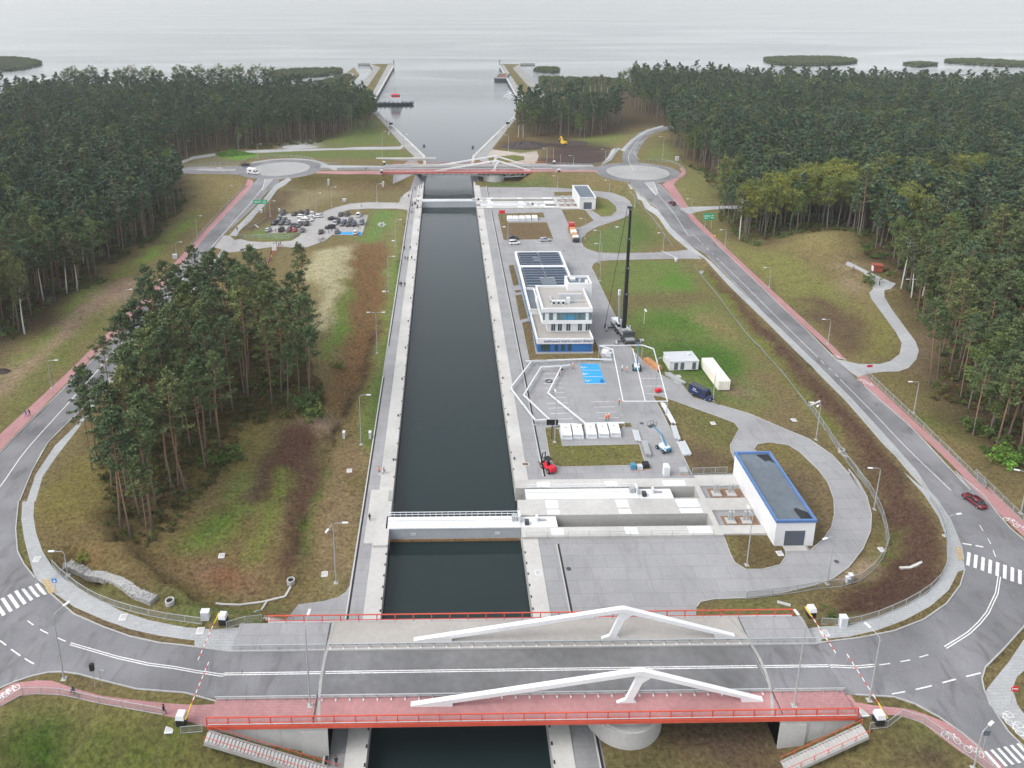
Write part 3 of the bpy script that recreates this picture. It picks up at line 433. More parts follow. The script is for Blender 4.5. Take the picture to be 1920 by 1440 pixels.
def surf(name, rgb, joint=None, var=.08, big=.12, fine=3., rough=.85, stain=.0, jw=.015, off=.5):
    """paved surface with slab joints, stains and tyre-worn tone"""
    m = mat(name, rgb, rough, var, fine, big=big); t = m.node_tree; b = t.nodes['Principled BSDF']; vm = b.inputs['Base Color'].links[0].from_node; out = vm.outputs[0]; tc = [n for n in t.nodes if n.type == 'TEX_COORD'][0]
    if joint:
        br = NN(t, 'ShaderNodeTexBrick'); br.inputs['Scale'].default_value = 1; br.inputs['Brick Width'].default_value = joint[0]; br.inputs['Row Height'].default_value = joint[1]; br.inputs['Mortar Size'].default_value = jw; br.offset = off
        br.inputs['Color1'].default_value = (1, 1, 1, 1); br.inputs['Color2'].default_value = (.9, .9, .91, 1); br.inputs['Mortar'].default_value = (.6, .6, .6, 1); t.links.new(tc.outputs['Object'], br.inputs['Vector'])
        mx = NN(t, 'ShaderNodeMix', data_type='RGBA', blend_type='MULTIPLY'); mx.inputs[0].default_value = 1; t.links.new(out, mx.inputs[6]); t.links.new(br.outputs[0], mx.inputs[7]); out = mx.outputs[2]
    if stain:
        n = NN(t, 'ShaderNodeTexNoise'); n.inputs['Scale'].default_value = .45; n.inputs['Detail'].default_value = 6; n.inputs['Distortion'].default_value = 1.2; mp = NN(t, 'ShaderNodeMapping'); mp.inputs['Scale'].default_value = (1, .35, 1); t.links.new(tc.outputs['Object'], mp.inputs[0]); t.links.new(mp.outputs[0], n.inputs['Vector'])
        r = NN(t, 'ShaderNodeMapRange'); r.inputs['From Min'].default_value = .52; r.inputs['From Max'].default_value = .74; r.inputs['To Max'].default_value = stain; t.links.new(n.outputs[0], r.inputs[0])
        mx = NN(t, 'ShaderNodeMix', data_type='RGBA'); mx.inputs[7].default_value = (rgb[0]*.5, rgb[1]*.48, rgb[2]*.46, 1); t.links.new(r.outputs[0], mx.inputs[0]); t.links.new(out, mx.inputs[6]); out = mx.outputs[2]
    t.links.new(out, b.inputs['Base Color']); MT[name] = m; return m
submesh('road', ('road',), surf('asphalt', (.15, .15, .157), None, .12, .26, 6., stain=.6))
submesh('plaza_paving', ('plaza_paving',), surf('plaza', (.25, .25, .254), (6., 3.), .05, .1, 2., stain=.3, jw=.03)); submesh('parking_paving', ('parking_paving',), surf('parking', (.32, .31, .3), (1., .5), .06, .1, 2., stain=.3))
submesh('quay_paving', ('quay_paving',), surf('quay', (.25, .25, .245), (5., 2.5), .05, .1, 2., stain=.25)); submesh('roundabout_island', ('roundabout_island',), surf('island_setts', (.29, .29, .285), (.6, .3), .1, .1, 5., stain=.2))
submesh('cycle_path', ('cycle_path',), surf('pink_setts', (.33, .175, .175), (.8, .4), .08, .12, 3., stain=.25)); submesh('footway', ('footway',), surf('slabs', (.31, .318, .32), (1., .5), .07, .1, 3., stain=.2))
submesh('blue_parking_bay', ('blue_bay',), surf('blue_bay', (.03, .26, .52), None, .06, .08)); submesh('rock_fill', ('rock_fill',), mat('rock_fill', (.21, .205, .19), .9, .5, 1.2, bump=1.)); submesh('dirt_track', ('dirt_track',), surf('dirt', (.33, .29, .25), None, .2, .2))
# ---- water ----
wm = bpy.data.materials.new('water'); wm.use_nodes = True; t = wm.node_tree; b = t.nodes['Principled BSDF']; b.inputs['Roughness'].default_value = .08; b.inputs['IOR'].default_value = 1.333
tc = NN(t, 'ShaderNodeTexCoord'); g1, g2, g3 = nz(.35, 4, .6, .5), nz(1.3, 3, .5), nz(.012, 4, .6, 1.)
mp = NN(t, 'ShaderNodeMapping'); mp.inputs['Scale'].default_value = (.55, 1.6, 1); t.links.new(tc.outputs['Object'], mp.inputs[0]); t.links.new(mp.outputs[0], g1.inputs['Vector']); t.links.new(mp.outputs[0], g2.inputs['Vector'])
t.links.new(mixc(mr(g3.outputs[0], .35, .7, 0, 1), (.010, .019, .0205, 1), (.014, .023, .023, 1)), b.inputs['Base Color'])
ad = NN(t, 'ShaderNodeMath', operation='MULTIPLY_ADD'); ad.inputs[1].default_value = .35; t.links.new(g2.outputs[0], ad.inputs[0]); t.links.new(g1.outputs[0], ad.inputs[2])
bp = NN(t, 'ShaderNodeBump'); bp.inputs['Distance'].default_value = .22; w1 = NN(t, 'ShaderNodeTexWave', bands_direction='Y'); w1.inputs['Scale'].default_value = .22; w1.inputs['Distortion'].default_value = 9; w1.inputs['Detail'].default_value = 2; w1.inputs['Detail Scale'].default_value = .8; t.links.new(tc.outputs['Object'], w1.inputs['Vector']); a2 = NN(t, 'ShaderNodeMath', operation='MULTIPLY_ADD'); a2.inputs[1].default_value = .55; t.links.new(w1.outputs['Fac'], a2.inputs[0]); t.links.new(ad.outputs[0], a2.inputs[2]); t.links.new(a2.outputs[0], bp.inputs['Height']); t.links.new(bp.outputs[0], b.inputs['Normal'])
# calm inside the lock chamber, choppy outside
se = NN(t, 'ShaderNodeSeparateXYZ'); t.links.new(tc.outputs['Object'], se.inputs[0]); mq = NN(t, 'ShaderNodeMapping'); mq.inputs['Scale'].default_value = (.3, 1.6, 1); t.links.new(tc.outputs['Object'], mq.inputs[0]); g4 = nz(.006, 6, .6, 1.5); t.links.new(mq.outputs[0], g4.inputs['Vector']); sm_ = NN(t, 'ShaderNodeMath', operation='MULTIPLY'); t.links.new(mr(se.outputs[1], 343, 352, .02, .2), sm_.inputs[0]); t.links.new(mr(g4.outputs[0], .38, .62, .45, 1.5), sm_.inputs[1]); t.links.new(sm_.outputs[0], bp.inputs['Strength'])
w = MB(); w.add([(-9000, -500, 0), (9000, -500, 0), (9000, 14000, 0), (-9000, 14000, 0)], [(0, 1, 2, 3)], wm); struct(w.obj('water'))

def foam_mat():
    m = mat('foam', (.62, .64, .65), .9, .1); t = m.node_tree; b = t.nodes['Principled BSDF']; tc = NN(t, 'ShaderNodeTexCoord'); n = NN(t, 'ShaderNodeTexNoise'); n.inputs['Scale'].default_value = .25; n.inputs['Detail'].default_value = 6; t.links.new(tc.outputs['Object'], n.inputs['Vector']); r = NN(t, 'ShaderNodeMapRange'); r.inputs['From Min'].default_value = .45; r.inputs['From Max'].default_value = .7; t.links.new(n.outputs[0], r.inputs[0]); t.links.new(r.outputs[0], b.inputs['Alpha']); return m
w = MB(); q = [P(u, v, .03) for u, v, _ in px("N 1385,378 1420,330 1440,300 1462,320 1510,392 1470,394 1430,385")]; w.add([(x, y, .03) for x, y in q], [tuple(range(len(q)))], foam_mat()); struct(w.obj('foam_patch'))
# ---------------- drape helpers ----------------
dg = bpy.context.evaluated_depsgraph_get()
tv = [(X[i], Y[i], Z[i]) for i in range(NV)]; BVH = BVHTree.FromPolygons(tv, [list(f) for f in cf])
def gz(x, y):
    h = BVH.ray_cast(Vector((x, y, 200)), Vector((0, 0, -1))); return h[0].z if h[0] else hz(x, y)
def gp(s): x, y = pts(s)[0]; h = px(s)[0][2]; return (x, y, gz(x, y) if h is None or px(s)[0][0] == 'w' else h)
MARK = MB(); WHITE = mk('road_paint', (.56, .56, .555), .7, .3, 5.)
def strip(mb, path, w, m, off=.045, step=1.5):
    p = dens(path, False, step); r = ribbon(p, w/2); n = len(p); L, Rr = r[:n], r[n:][::-1]
    mb.add([(x, y, gz(x, y)+off) for x, y in L]+[(x, y, gz(x, y)+off) for x, y in Rr], [(n+i, n+i+1, i+1, i) for i in range(n-1)], m)
def dash(path, w, on, offn, m=None):
    p = dens(path, False, .5); d = 0; cur = [p[0]]; state = True
    for a, b in zip(p, p[1:]):
        d += math.hypot(b[0]-a[0], b[1]-a[1])
        if state: cur.append(b)
        if d > (on if state else offn):
            if state and len(cur) > 1: strip(MARK, cur, w, m or 'road_paint')
            state = not state; d = 0; cur = [b]
def line(s, w=.15, sm=True): strip(MARK, smooth(pts(s), False, 3) if sm else pts(s), w, 'road_paint')
def quad(mb, c, m, off=.03): mb.add([(x, y, gz(x, y)+off) for x, y in c], [(0, 1, 2, 3)], m)
# centre lines
for o in (-.17, .17):
    c = smooth(pts("H 380,770 500,805 640,845 800,880 950,900 W -34,88.1 -20,88.1"), False, 3); c = [(x, y+o) for x, y in c]; strip(MARK, c, .15, 'road_paint')
    c = smooth(pts("W 43.4,88 W 54,88.1 J 1180,869 1265,861"), False, 3); strip(MARK, [(x, y+o) for x, y in c], .15, 'road_paint')
    c = smooth(pts("J 1575,783 1680,715 1760,630 1800,545 1812,470"), False, 3); strip(MARK, ribbon(c, -o)[:len(c)], .15, 'road_paint')
dash(smooth(pts("H 355,757 290,730 230,700 170,662 95,600"), False, 2), .18, 1.6, 1.6); dash(smooth(pts("H -20,740 20,768 60,800 110,835 170,872 240,908"), False, 2), .2, 2., 1.); dash(smooth(pts("J 1285,858 1420,838 1500,815 1570,790"), False, 2), .16, 1.6, 1.6); dash(smooth(pts("J 1340,987 1500,955 1620,922 1730,895"), False, 2), .2, 2.2, 1.4); dash(smooth(pts("J 1795,385 1770,320 1745,280 1725,245 1700,210"), False, 2), .14, 1.4, 1.6); dash(smooth(pts("J 1650,326 1765,345"), False, 1), .35, 1.2, .6)
line("F 1450,1440 1180,1180 1000,990 825,815"); dash(smooth(pts("F 815,802 700,690"), False, 2), .14, 1.6, 1.8); line("F 700,690 500,495 300,295 150,150"); dash(smooth(pts("F 145,145 40,40"), False, 2), .14, 2, 3); line("F 40,40 0,0 C 290,940 215,830 140,740"); line("C 130,742 75,682"); line("C 118,676 140,735")
line("O -30,945 0,913 50,843 140,743 190,687 240,630 267,607 417,440 A 1480,812", .2); line("A 1490,768 1475,830"); line("A 1535,766 1478,835"); dash(pts("A 1540,766 1600,764"), .4, .8, .5)
line("D 110,1440 180,1270 270,1110 380,998 500,888 600,788", .12); line("D 0,1165 380,785 640,530", .12)
line("A 850,724 1000,719 1070,713"); line("A 1190,713 1210,710", .15); line("A 1330,694 980,703 850,707", .14); line("A 1290,736 990,736", .12)
line("C 20,620 -5,560 25,500 80,440 165,419", .15); line("C 48,570 22,530 50,488 110,452 170,428", .12)
for x0, x1 in ((RBL[0]+21, -19.4), (43.4, RBR[0]-22)):
    for yy in (84.5, 87.9, 91.5): strip(MARK, [(x0, yy+300), (x1, yy+300)], .15, 'road_paint')
# zebra crossings
def zebra(a, b, n, ln, w=.5):
    A, Bp = pts(a)[0], pts(b)[0]; L = math.hypot(Bp[0]-A[0], Bp[1]-A[1]); d = ((Bp[0]-A[0])/L, (Bp[1]-A[1])/L); nn = (-d[1], d[0])
    for i in range(n):
        t = L*i/(n-1); c = (A[0]+d[0]*t, A[1]+d[1]*t); strip(MARK, [(c[0]-nn[0]*ln/2, c[1]-nn[1]*ln/2), (c[0]+nn[0]*ln/2, c[1]+nn[1]*ln/2)], w, 'road_paint', .06, .7)
zebra("H 222,480", "H -40,600", 8, 4.); zebra("J 1676,394", "J 1935,485", 9, 4.); zebra("J 1780,1275", "J 1925,1240", 6, 2.2, .45); zebra("L 100,284", "L 118,311", 7, 3., .5) if 0 else None
for s in ("A 1850,700 1895,698 1895,720 1855,722", "B 1560,716 1610,712 1612,738 1566,735", "A 1215,702 1240,700 1280,722 1250,726"):
    p = pts(s); MARK.add([(x, y, gz(x, y)+.03) for x, y in p], [(0, 1, 2, 3)], 'island_setts')
for s in ("H 225,425 262,420 300,490 262,500", "J 1620,340 1645,345 1655,400 1632,402"): quad(MARK, pts(s), mk('tactile', (.34, .26, .15), .8, .4, 4.), .035)
# parking bay lines on the plaza, wheelchair symbols, cycle symbols
for s in ("E 440,973 560,970", "E 445,1005 565,1002", "E 452,1038 578,1035", "E 460,1073 590,1070", "E 466,1106 602,1104", "E 473,1141 610,1137", "E 480,1176 622,1173", "E 486,1215 634,1212", "E 495,1250 645,1246", "E 503,1290 655,1285", "E 512,1330 668,1327", "E 808,1205 960,1200", "E 822,1243 970,1240", "E 835,1282 985,1277", "E 848,1323 1000,1318", "E 1165,1035 1300,1035", "E 1180,1090 1320,1090", "E 1195,1147 1340,1145", "E 738,977 862,977", "E 748,1024 882,1022", "E 757,1074 905,1072", "K 1022,357 1010,384", "K 1118,360 1105,386", "B 1190,1140 1250,1138", "B 1330,1125 1400,1122", "B 1330,1140 1430,1137"): strip(MARK, pts(s), .14, 'road_paint', .04)
for s in ("E 745,955", "E 757,1002", "E 775,1050"):
    x, y = pts(s)[0]; M = MARK
    for p in ([(x-.6, y), (x+.6, y+.1)], [(x-.5, y-.5), (x-.5, y+.5)], [(x-.5, y-.5), (x+.1, y-.5)], [(x+.1, y-.5), (x+.2, y)], [(x+.6, y), (x+1.1, y)]): strip(MARK, p, .16, 'road_paint', .045, .5)
def cycle_mark(x, y, a, s=1.):
    ca, sa = math.cos(a)*s, math.sin(a)*s; T = lambda q: (x+q[0]*ca-q[1]*sa, y+q[0]*sa+q[1]*ca)
    for cx in (-.62, .62): strip(MARK, [T((cx+.38*math.cos(k*PI/5), .45*math.sin(k*PI/5))) for k in range(11)], .11, 'road_paint', .04, 1.)
    for p in ([(-.62, 0), (-.25, .6), (.45, .6), (.62, 0)], [(-.25, .6), (.05, 0), (.45, .6)], [(.4, .6), (.35, .85)], [(-.4, .65), (-.1, .65)]): strip(MARK, [T(q) for q in p], .1, 'road_paint', .045, 1.)
for s, a in (("H 60,1025", .8), ("H 30,1045", .8), ("J 1600,1180", -.5), ("J 1700,1240", -.5), ("F 800,685", -.8), ("F 835,702", -.8), ("F 950,822", -.8), ("F 985,840", -.8), ("J 1860,225", -.8), ("J 1905,255", -.8), ("J 1855,1095", 1.), ("J 1900,1140", 1.)): cycle_mark(*pts(s)[0], a, 1.1)
struct(MARK.obj('road_marking'))
# kerbs
KB = MB(); mk('kerb', (.3, .3, .295), .8, .1)
def kerb(s, w=.2, h=.13, path=None):
    p = dens(path or pts(s), False, 2.5); r = ribbon(p, w/2); n = len(p); L, Rr = r[:n], r[n:][::-1]; z = [gz(*q) for q in p]
    vs = [(x, y, z[i]+h) for i, (x, y) in enumerate(L)]+[(x, y, z[i]+h) for i, (x, y) in enumerate(Rr)]+[(x, y, z[i]-.15) for i, (x, y) in enumerate(L)]+[(x, y, z[i]-.15) for i, (x, y) in enumerate(Rr)]
    KB.add(vs, [(n+i, n+i+1, i+1, i) for i in range(n-1)]+[(i, i+1, 2*n+i+1, 2*n+i) for i in range(n-1)]+[(3*n+i, 3*n+i+1, n+i+1, n+i) for i in range(n-1)], 'kerb')
for s in ("W -33.4,92.1 H 1000,780 860,765 700,730 560,680 400,610 275,500", "H 190,415 130,340 95,270 85,150 100,0 D 110,1440 180,1270 270,1110 380,1000 500,890 600,790 O 300,607", "W -33.4,84 H 1000,1035 740,1015 560,970 430,935 340,922 260,925 170,945 80,975 0,1010 -90,1060", "O -30,880 0,849 D 640,522 840,328 A 1180,1065 1425,790", "A 1250,1088 1400,950 1500,840 1570,780",
          "W 53.4,92.1 J 1200,740 1350,710 1480,660 1580,590 1640,510 1660,440", "J 1655,400 1645,340 1600,240 1540,150 1440,0 F 1310,1440 1150,1260 980,1060 800,850 620,680 440,490 300,340 130,170 80,120", "C 300,985 200,900 130,800 0,690", "J 1180,990 1350,1000 1440,1030 1550,1090 1650,1160 1720,1220 1790,1300", "J 1920,1220 1850,1150 1790,1060 1745,970 1735,920 1750,870 1830,790 1920,690 1990,560",
          "J 1920,310 1860,260 1800,190 1740,110 1620,10 F 1560,1440 1400,1270 1200,1060 960,850", "F 800,700 640,540 440,350 290,200 160,80 100,10", "C 300,840 240,790 190,735 150,690", "A 1290,737 990,737", "A 1340,690 980,700", "J 483,605 500,582 560,570 700,565 850,545 1000,510 1080,480 1150,430 1212,350 1246,270 1250,200 1230,120 1190,50 1150,0 F 880,1350 780,1240 650,1150 480,1080 320,1010 150,960",
          "E 1470,1095 1300,1010 1190,925 1100,840 980,600 890,420 830,290 803,240 815,210 850,192 950,184 1030,181 1280,176 1500,172", "E 1530,105 1440,119 1250,130 1000,137 850,130 770,105 735,80 B 1602,1150 1590,1125 1592,1098 1625,1066 1680,1035 1760,1010 1830,985 1866,960 1876,925 1862,893 1830,870 1760,845 1660,835", "K 1190,390 930,385 860,440 700,498 560,500 480,492 380,497 230,517", "K 345,372 450,198 830,188 870,168 960,138 1090,105 1250,93 1530,98 1548,40", "K 1605,160 1500,150 1250,150 1080,160 1000,185 975,212 1250,208 1190,390"): kerb(s)
for c, r in ((RBL, 15), (RBR, 15.6)): kerb(0, path=circ(c, r)+[circ(c, r)[0]])
for s in ("G 388,520 480,505 905,488 915,515 850,522 475,530 495,627 955,617 992,730 940,745 480,755 440,740 418,700 388,520", "G 1272,800 1200,650 1100,440 1035,325", "G 1035,325 1085,330 1180,362 1300,405 1440,455 1528,490 1555,525 1532,570 1502,620 1505,660 1528,710", "G 1645,645 1665,616 1740,606 1850,622 1920,665 J 1020,5 1060,60 1085,130 1088,200 1075,255 1035,312 980,358", "J 600,290 630,370 650,410 700,440 770,440 850,420 876,380 870,345 805,290", "E 300,635 365,620 405,860", "E 822,740 890,915 355,910 300,635", "B 1118,962 1378,955 1385,985 1165,980", "B 1180,1012 1398,1010 1435,1105 1152,1112 1118,962", "B 1672,865 1740,880 1785,920 1790,945 1760,975 1700,980 1655,948"): kerb(s, .18, .1)
# dark slot drains along both lock sides
for x0, y0, y1 in ((-17.9, 40, 404), (19, 40, 120), (19, 140, 332), (19, 352, 400)): KB.box(x0-.17, x0+.17, y0, y1, 2.55, 2.625, 'black'); KB.box(x0-.42, x0-.19, y0, y1, 2.55, 2.64, 'pale_concrete')
struct(KB.obj('kerb'))
DR = MB(); mk('drain_concrete', (.14, .135, .12), .85, .15)
for s in ("F 0,172 170,390 300,560 480,760 640,960 780,1150 900,1290 990,1420 J 1190,20 1262,120 1312,240 1322,330", "C 0,740 80,820 170,930 212,1000", "K 170,330 330,240", "A 1610,800 1670,838"): strip(DR, smooth(pts(s), False, 3), .5, 'drain_concrete', .25)
struct(DR.obj('drain_channel'))
# ---------------- lock walls, lock heads, gates ----------------
for sg, nm in ((-1, 'western lock wall of pale concrete, left of the chamber'), (1, 'eastern lock wall of pale concrete, right of the chamber')):
    t_ = thing('lock_wall', nm, 'lock wall', (sg*13.5, 230, 2.6), 0, 'lock chamber walls')
    m = MB(); segs = [(28, 121.3), (138.5, 334.2), (351.4, 409)] if sg > 0 else [(28, 121.3), (136.3, 336), (350, 409)]
    m2 = MB()
    for a, b in segs:
        m.box(-1, 1, a-230, b-230, -6, -.3, 'dark_concrete'); m2.box(-1-.9*(sg < 0), 1+.9*(sg > 0), a-230, b-230, -.299, .07, 'pale_concrete')
        y = a+4
        while y < b-3: m2.box(-sg*.85-.12, -sg*.85+.12, y-230-.25, y-230+.25, .07, .12, 'black'); y += 2.6 if a == 28 else 6
    m.obj('wall_face', t_); m2.obj('coping', t_)
    for k in range(11):
        y = 146+k*17.5; bb = MB().lathe([(.16, 0), (.14, .3), (.24, .36), (.22, .46), (.05, .5)], 'dark_steel', 10, (sg*13.1, y, 2.67)); tag(bb.obj('mooring_bollard'), f"black mooring bollard on the {'left' if sg < 0 else 'right'} lock coping", 'bollard', f"bollards on the {'left' if sg < 0 else 'right'} coping")
    q = "B 705,640 425,370 N 285,395 450,105 446,88" if sg < 0 else "B 985,640 1215,415 N 1520,400 1358,108 1366,88"; p = [(sg*12.6, 409)]+[P(u, v, 2.3) for u, v, _ in px(q)]; qw = MB()
    for a, b in zip(p, p[1:]): qw.bar((*a, -.2), (*b, -.2), .7, 5.3, 'dark_steel' if a[1] > 640 else 'dark_concrete'); qw.bar((*a, 2.53), (*b, 2.53), 1.5, .24, 'pale_concrete')
    tag(qw.obj('quay_wall'), f"{'left' if sg < 0 else 'right'} quay wall widening from the lock out to the lagoon pier", 'quay wall')
def head(fy, far):
    w = 'far' if far else 'near'; xb = 50.3; Bx = lambda m, x0, x1, a, b, z0, z1, mm: m.box(x0, x1, min(fy(a), fy(b)), max(fy(a), fy(b)), z0, z1, mm)
    t_ = thing('gate_recess', f'pale concrete slab with two long gate trenches right of the {w} lock gate', 'lock gate recess', (12.5, fy(130), 2.6)); L0 = Vector(t_.location)
    m = MB()
    for a, b in ((121.4, 124), (127.4, 132), (135.7, 138.4)): Bx(m, 12.5, xb, a, b, -4, 3.05, 'pale_concrete')
    Bx(m, 49.2, xb, 124, 127.4, -4, 3.05, 'pale_concrete'); Bx(m, 49.2, xb, 132, 135.7, -4, 3.05, 'pale_concrete')
    for a, b in ((121.2, 123.5), (127.9, 131.5)): Bx(m, xb, 59, a+.6, b+.6, 2.4, 2.95, 'pale_concrete')
    Bx(m, xb, 59, 136, 139.4, 2.4, 2.95, 'pale_concrete')
    for x in (18, 32, 44): Bx(m, x, x+2.4+(x > 40)*2, 121.8, 123.7, 3.05, 3.07, 'white_paint'); Bx(m, x, x+2.4+(x > 40)*2, 129.4, 131.7, 3.05, 3.07, 'white_paint'); Bx(m, x, x+2.4+(x > 40)*2, 127.6, 128.9, 3.05, 3.07, 'white_paint'); Bx(m, x-1, x+1.6+(x > 40)*2, 136, 137.6, 3.05, 3.07, 'white_paint')
    o = m.obj('slab', t_); o.matrix_parent_inverse = Matrix.Translation(-L0)
    m = MB(); Bx(m, 12.5, 49.2, 124, 127.4, -4, -2.2, 'dark_concrete'); Bx(m, 12.5, 49.2, 132, 135.7, -4, -2.2, 'dark_concrete'); o = m.obj('trench_floor', t_); o.matrix_parent_inverse = Matrix.Translation(-L0)
    m = MB()
    for (a, b), c in (((125.5, 125.8), 0), ((133.9, 134.2), 0)): Bx(m, 20.5, 49.2, a, b, -2.2, 1.5, 'concrete')
    o = m.obj('trench_wall', t_); o.matrix_parent_inverse = Matrix.Translation(-L0)
    # gates: one closed across the lock, its twin parked in the other trench
    for y0, x0, x1, lab in ((124.2, -12.9, 19.5, f'white walkway sliding lock gate closed across the {w} end of the chamber'), (132.2, 14.3, 44, f'white sliding lock gate parked in its trench beside the {w} closed gate')):
        g = thing('lock_gate', lab, 'lock gate', (x0, fy(y0+1.5), 2.6), 0, 'sliding lock gates'); inv = Matrix.Translation(-Vector(g.location)); xe = x1-7
        def part(n, m): o = m.obj(n, g); o.matrix_parent_inverse = inv
        m = MB(); Bx(m, x0, xe, y0, y0+2.9, -2.5, 2.85, 'gate_grey')
        if not far and x0 < 0: Bx(m, x0+.3, xe-.3, y0-.12, y0, -.4, .55, mk('rusty_stain', (.22, .13, .06), .8, .4, 2.))
        for xx in (-8, 8): 
            if x0 < 0: Bx(m, xx-.5, xx+.5, y0-.06, y0, 1.4, 1.5, 'white_steel'); Bx(m, xx-.5, xx+.5, y0-.06, y0, 1.75, 1.85, 'white_steel')
        part('gate_leaf', m)
        m = MB(); Bx(m, x0, xe, y0-.15, y0+3.05, 2.85, 3.1, 'white_paint'); x = x0
        while x < xe: Bx(m, x, x+.07, y0-.16, y0+1.4, 3.1, 3.115, 'gate_grey'); x += 1.2
        Bx(m, x0, xe, y0+1.75, y0+2.05, 3.1, 3.35, 'white_steel'); part('walkway', m)
        m = MB(); x = x0; yy = fy(y0+3.0)
        while x <= xe+.01: m.box(x-.04, x+.04, yy-.04, yy+.04, 3.1, 4.2, 'white_steel'); x += (xe-x0)/22
        for z in (3.65, 4.18): m.box(x0, xe, yy-.05, yy+.05, z-.04, z+.05, 'white_steel')
        part('railing', m)
        m = MB(); Bx(m, xe, x1, y0, y0+3, 2.4, 2.9, 'white_paint'); Bx(m, xe+.8, xe+1.6, y0+.5, y0+1.4, 2.9, 3.7, 'dark_steel'); Bx(m, xe+3, xe+3.4, y0+1.5, y0+2.4, 2.9, 3.9, 'white_steel'); Bx(m, xe-1.6, xe-.6, y0+1.4, y0+2.4, 3.1, 4.1, 'galvanised'); Bx(m, xe-.4, xe, y0+1.2, y0+2.8, 3.1, 4.4, 'white_steel'); Bx(m, xe+3.2, xe+5, y0+1.6, y0+1.9, 3.1, 3.3, 'galvanised'); part('drive_unit', m)
    # pipe bends beside the machine house
    for a, b in ((124, 127.4), (132, 135.7)):
        yc = fy((a+b)/2)
        for x in (53, 56):
            p = thing('pipe_bend', 'bent steel vent pipes at %s machine house, %s pair' % (w, 'upper' if (a > 130) != far else 'lower'), 'vent pipe', (x, yc, 2.7), 0, f'vent pipes at the {w} machine house'); p['label'] = p['label'].replace('pipes', 'pipe')+(' beside the wall' if x > 54 else ' away from wall')
            m = MB()
            for dx in (-.35, .35): m.tube([(dx, 0, 0), (dx, 0, 2), (dx, -.3, 2.4), (dx, -.7, 2.3), (dx, -.8, 1.6)], .17, 'galvanised', 8)
            m.obj('pipe', p); MB().box(-.9, .9, -1.1, .6, 0, .25, 'concrete').obj('plinth', p)
        mm = MB(); Bx(mm, 51.6, 58.4, a+.3, b-.3, 2.6, 2.66, mk('brown_gravel', (.2, .12, .075), .95, .4, 4.)) if 'brown_gravel' not in MT else Bx(mm, 51.6, 58.4, a+.3, b-.3, 2.6, 2.66, 'brown_gravel'); struct(mm.obj('gravel_bed'))
    # machine house
    h = thing('machine_house', f'white flat roofed machine house with {"grey" if far else "blue"} roof edge beside the {w} lock gate', 'building', (62.2, fy(129.3), 2.6), 0, 'machine houses of the lock')
    m = MB(); m.box(-3.6, 3.65, -10.5, 10.5, 0, 5.1, 'white_paint'); m.box(-3.55, 3.6, -10.45, 10.45, -.3, .3, 'brick_red')
    for k in range(1, 21): m.box(-3.603, -3.6, -10.5+k, -10.5+k+.02, .4, 5, 'concrete')
    m.obj('wall', h)
    ed = 'white_steel' if far else 'blue_trim'; m = MB()
    for a in ((-3.75, -3.35, -10.65, 10.65), (3.4, 3.8, -10.65, 10.65), (-3.35, 3.4, -10.65, -10.25), (-3.35, 3.4, 10.25, 10.65)): m.box(*a, 5.1, 5.65, ed)
    m.obj('parapet', h); m = MB(); m.box(-3.35, 3.4, -10.25, 10.25, 5.0, 5.25, 'roof_felt'); rr = m.obj('roof', h)
    if not far: MB().add([(.5, 10, 5.262), (3.2, 10.1, 5.262), (3.3, 7, 5.262), (2.4, 8, 5.262), (1.6, 7.6, 5.262)], [(4, 3, 2, 1, 0)], 'black').obj('wet_patch', rr); MB().add([(.9, -7.2, 5.262), (1.6, -6.6, 5.262), (2.2, -7.2, 5.262), (3.3, -8, 5.262), (3.3, -10.1, 5.262), (1.2, -10, 5.262)], [(5, 4, 3, 2, 1, 0)], 'black').obj('wet_patch', rr)
    m = MB(); m.box(-1.8, 1.9, -10.56, -10.5, 0, 3.3, 'shutter')
    for k in range(1, 11): m.box(-1.8, 1.9, -10.575, -10.56, k*.3, k*.3+.03, 'dark_steel')
    m.obj('shutter_door', h); MB().box(-2, 2.1, -11.9, -10.5, -.02, .12, 'concrete').obj('door_step', h)
    # west abutment with the gate notch
    m = MB()
    for a, b in ((119.5, 124), (127.5, 136.3)): Bx(m, -15.2, -12.5, a, b, -4, 3.15, 'pale_concrete')
    Bx(m, -15.2, -13.2, 124, 127.5, -4, 3.15, 'pale_concrete'); Bx(m, -17, -15.2, 120.5, 136, 2.4, 2.78, 'pale_concrete'); Bx(m, -13.3, -12.4, 132, 135, -2, 3.3, 'dark_concrete'); tag(m.obj('gate_abutment'), f'pale concrete block holding the left end of the {w} lock gate', 'concrete block')
    m = MB()
    for k in range(10): x = 13.2+k*3.9; y = fy(121.35); m.box(x-.03, x+.03, y-.03, y+.03, 3, 4.1, 'galvanised')
    for z in (3.5, 4.08): m.box(13.2, 48.4, fy(121.35)-.02, fy(121.35)+.02, z-.02, z+.02, 'galvanised')
    tag(m.obj('handrail'), f'thin grey handrail along the outer edge of the {w} gate recess slab', 'railing')
head(lambda y: y, False); head(lambda y: 472.2-y, True)
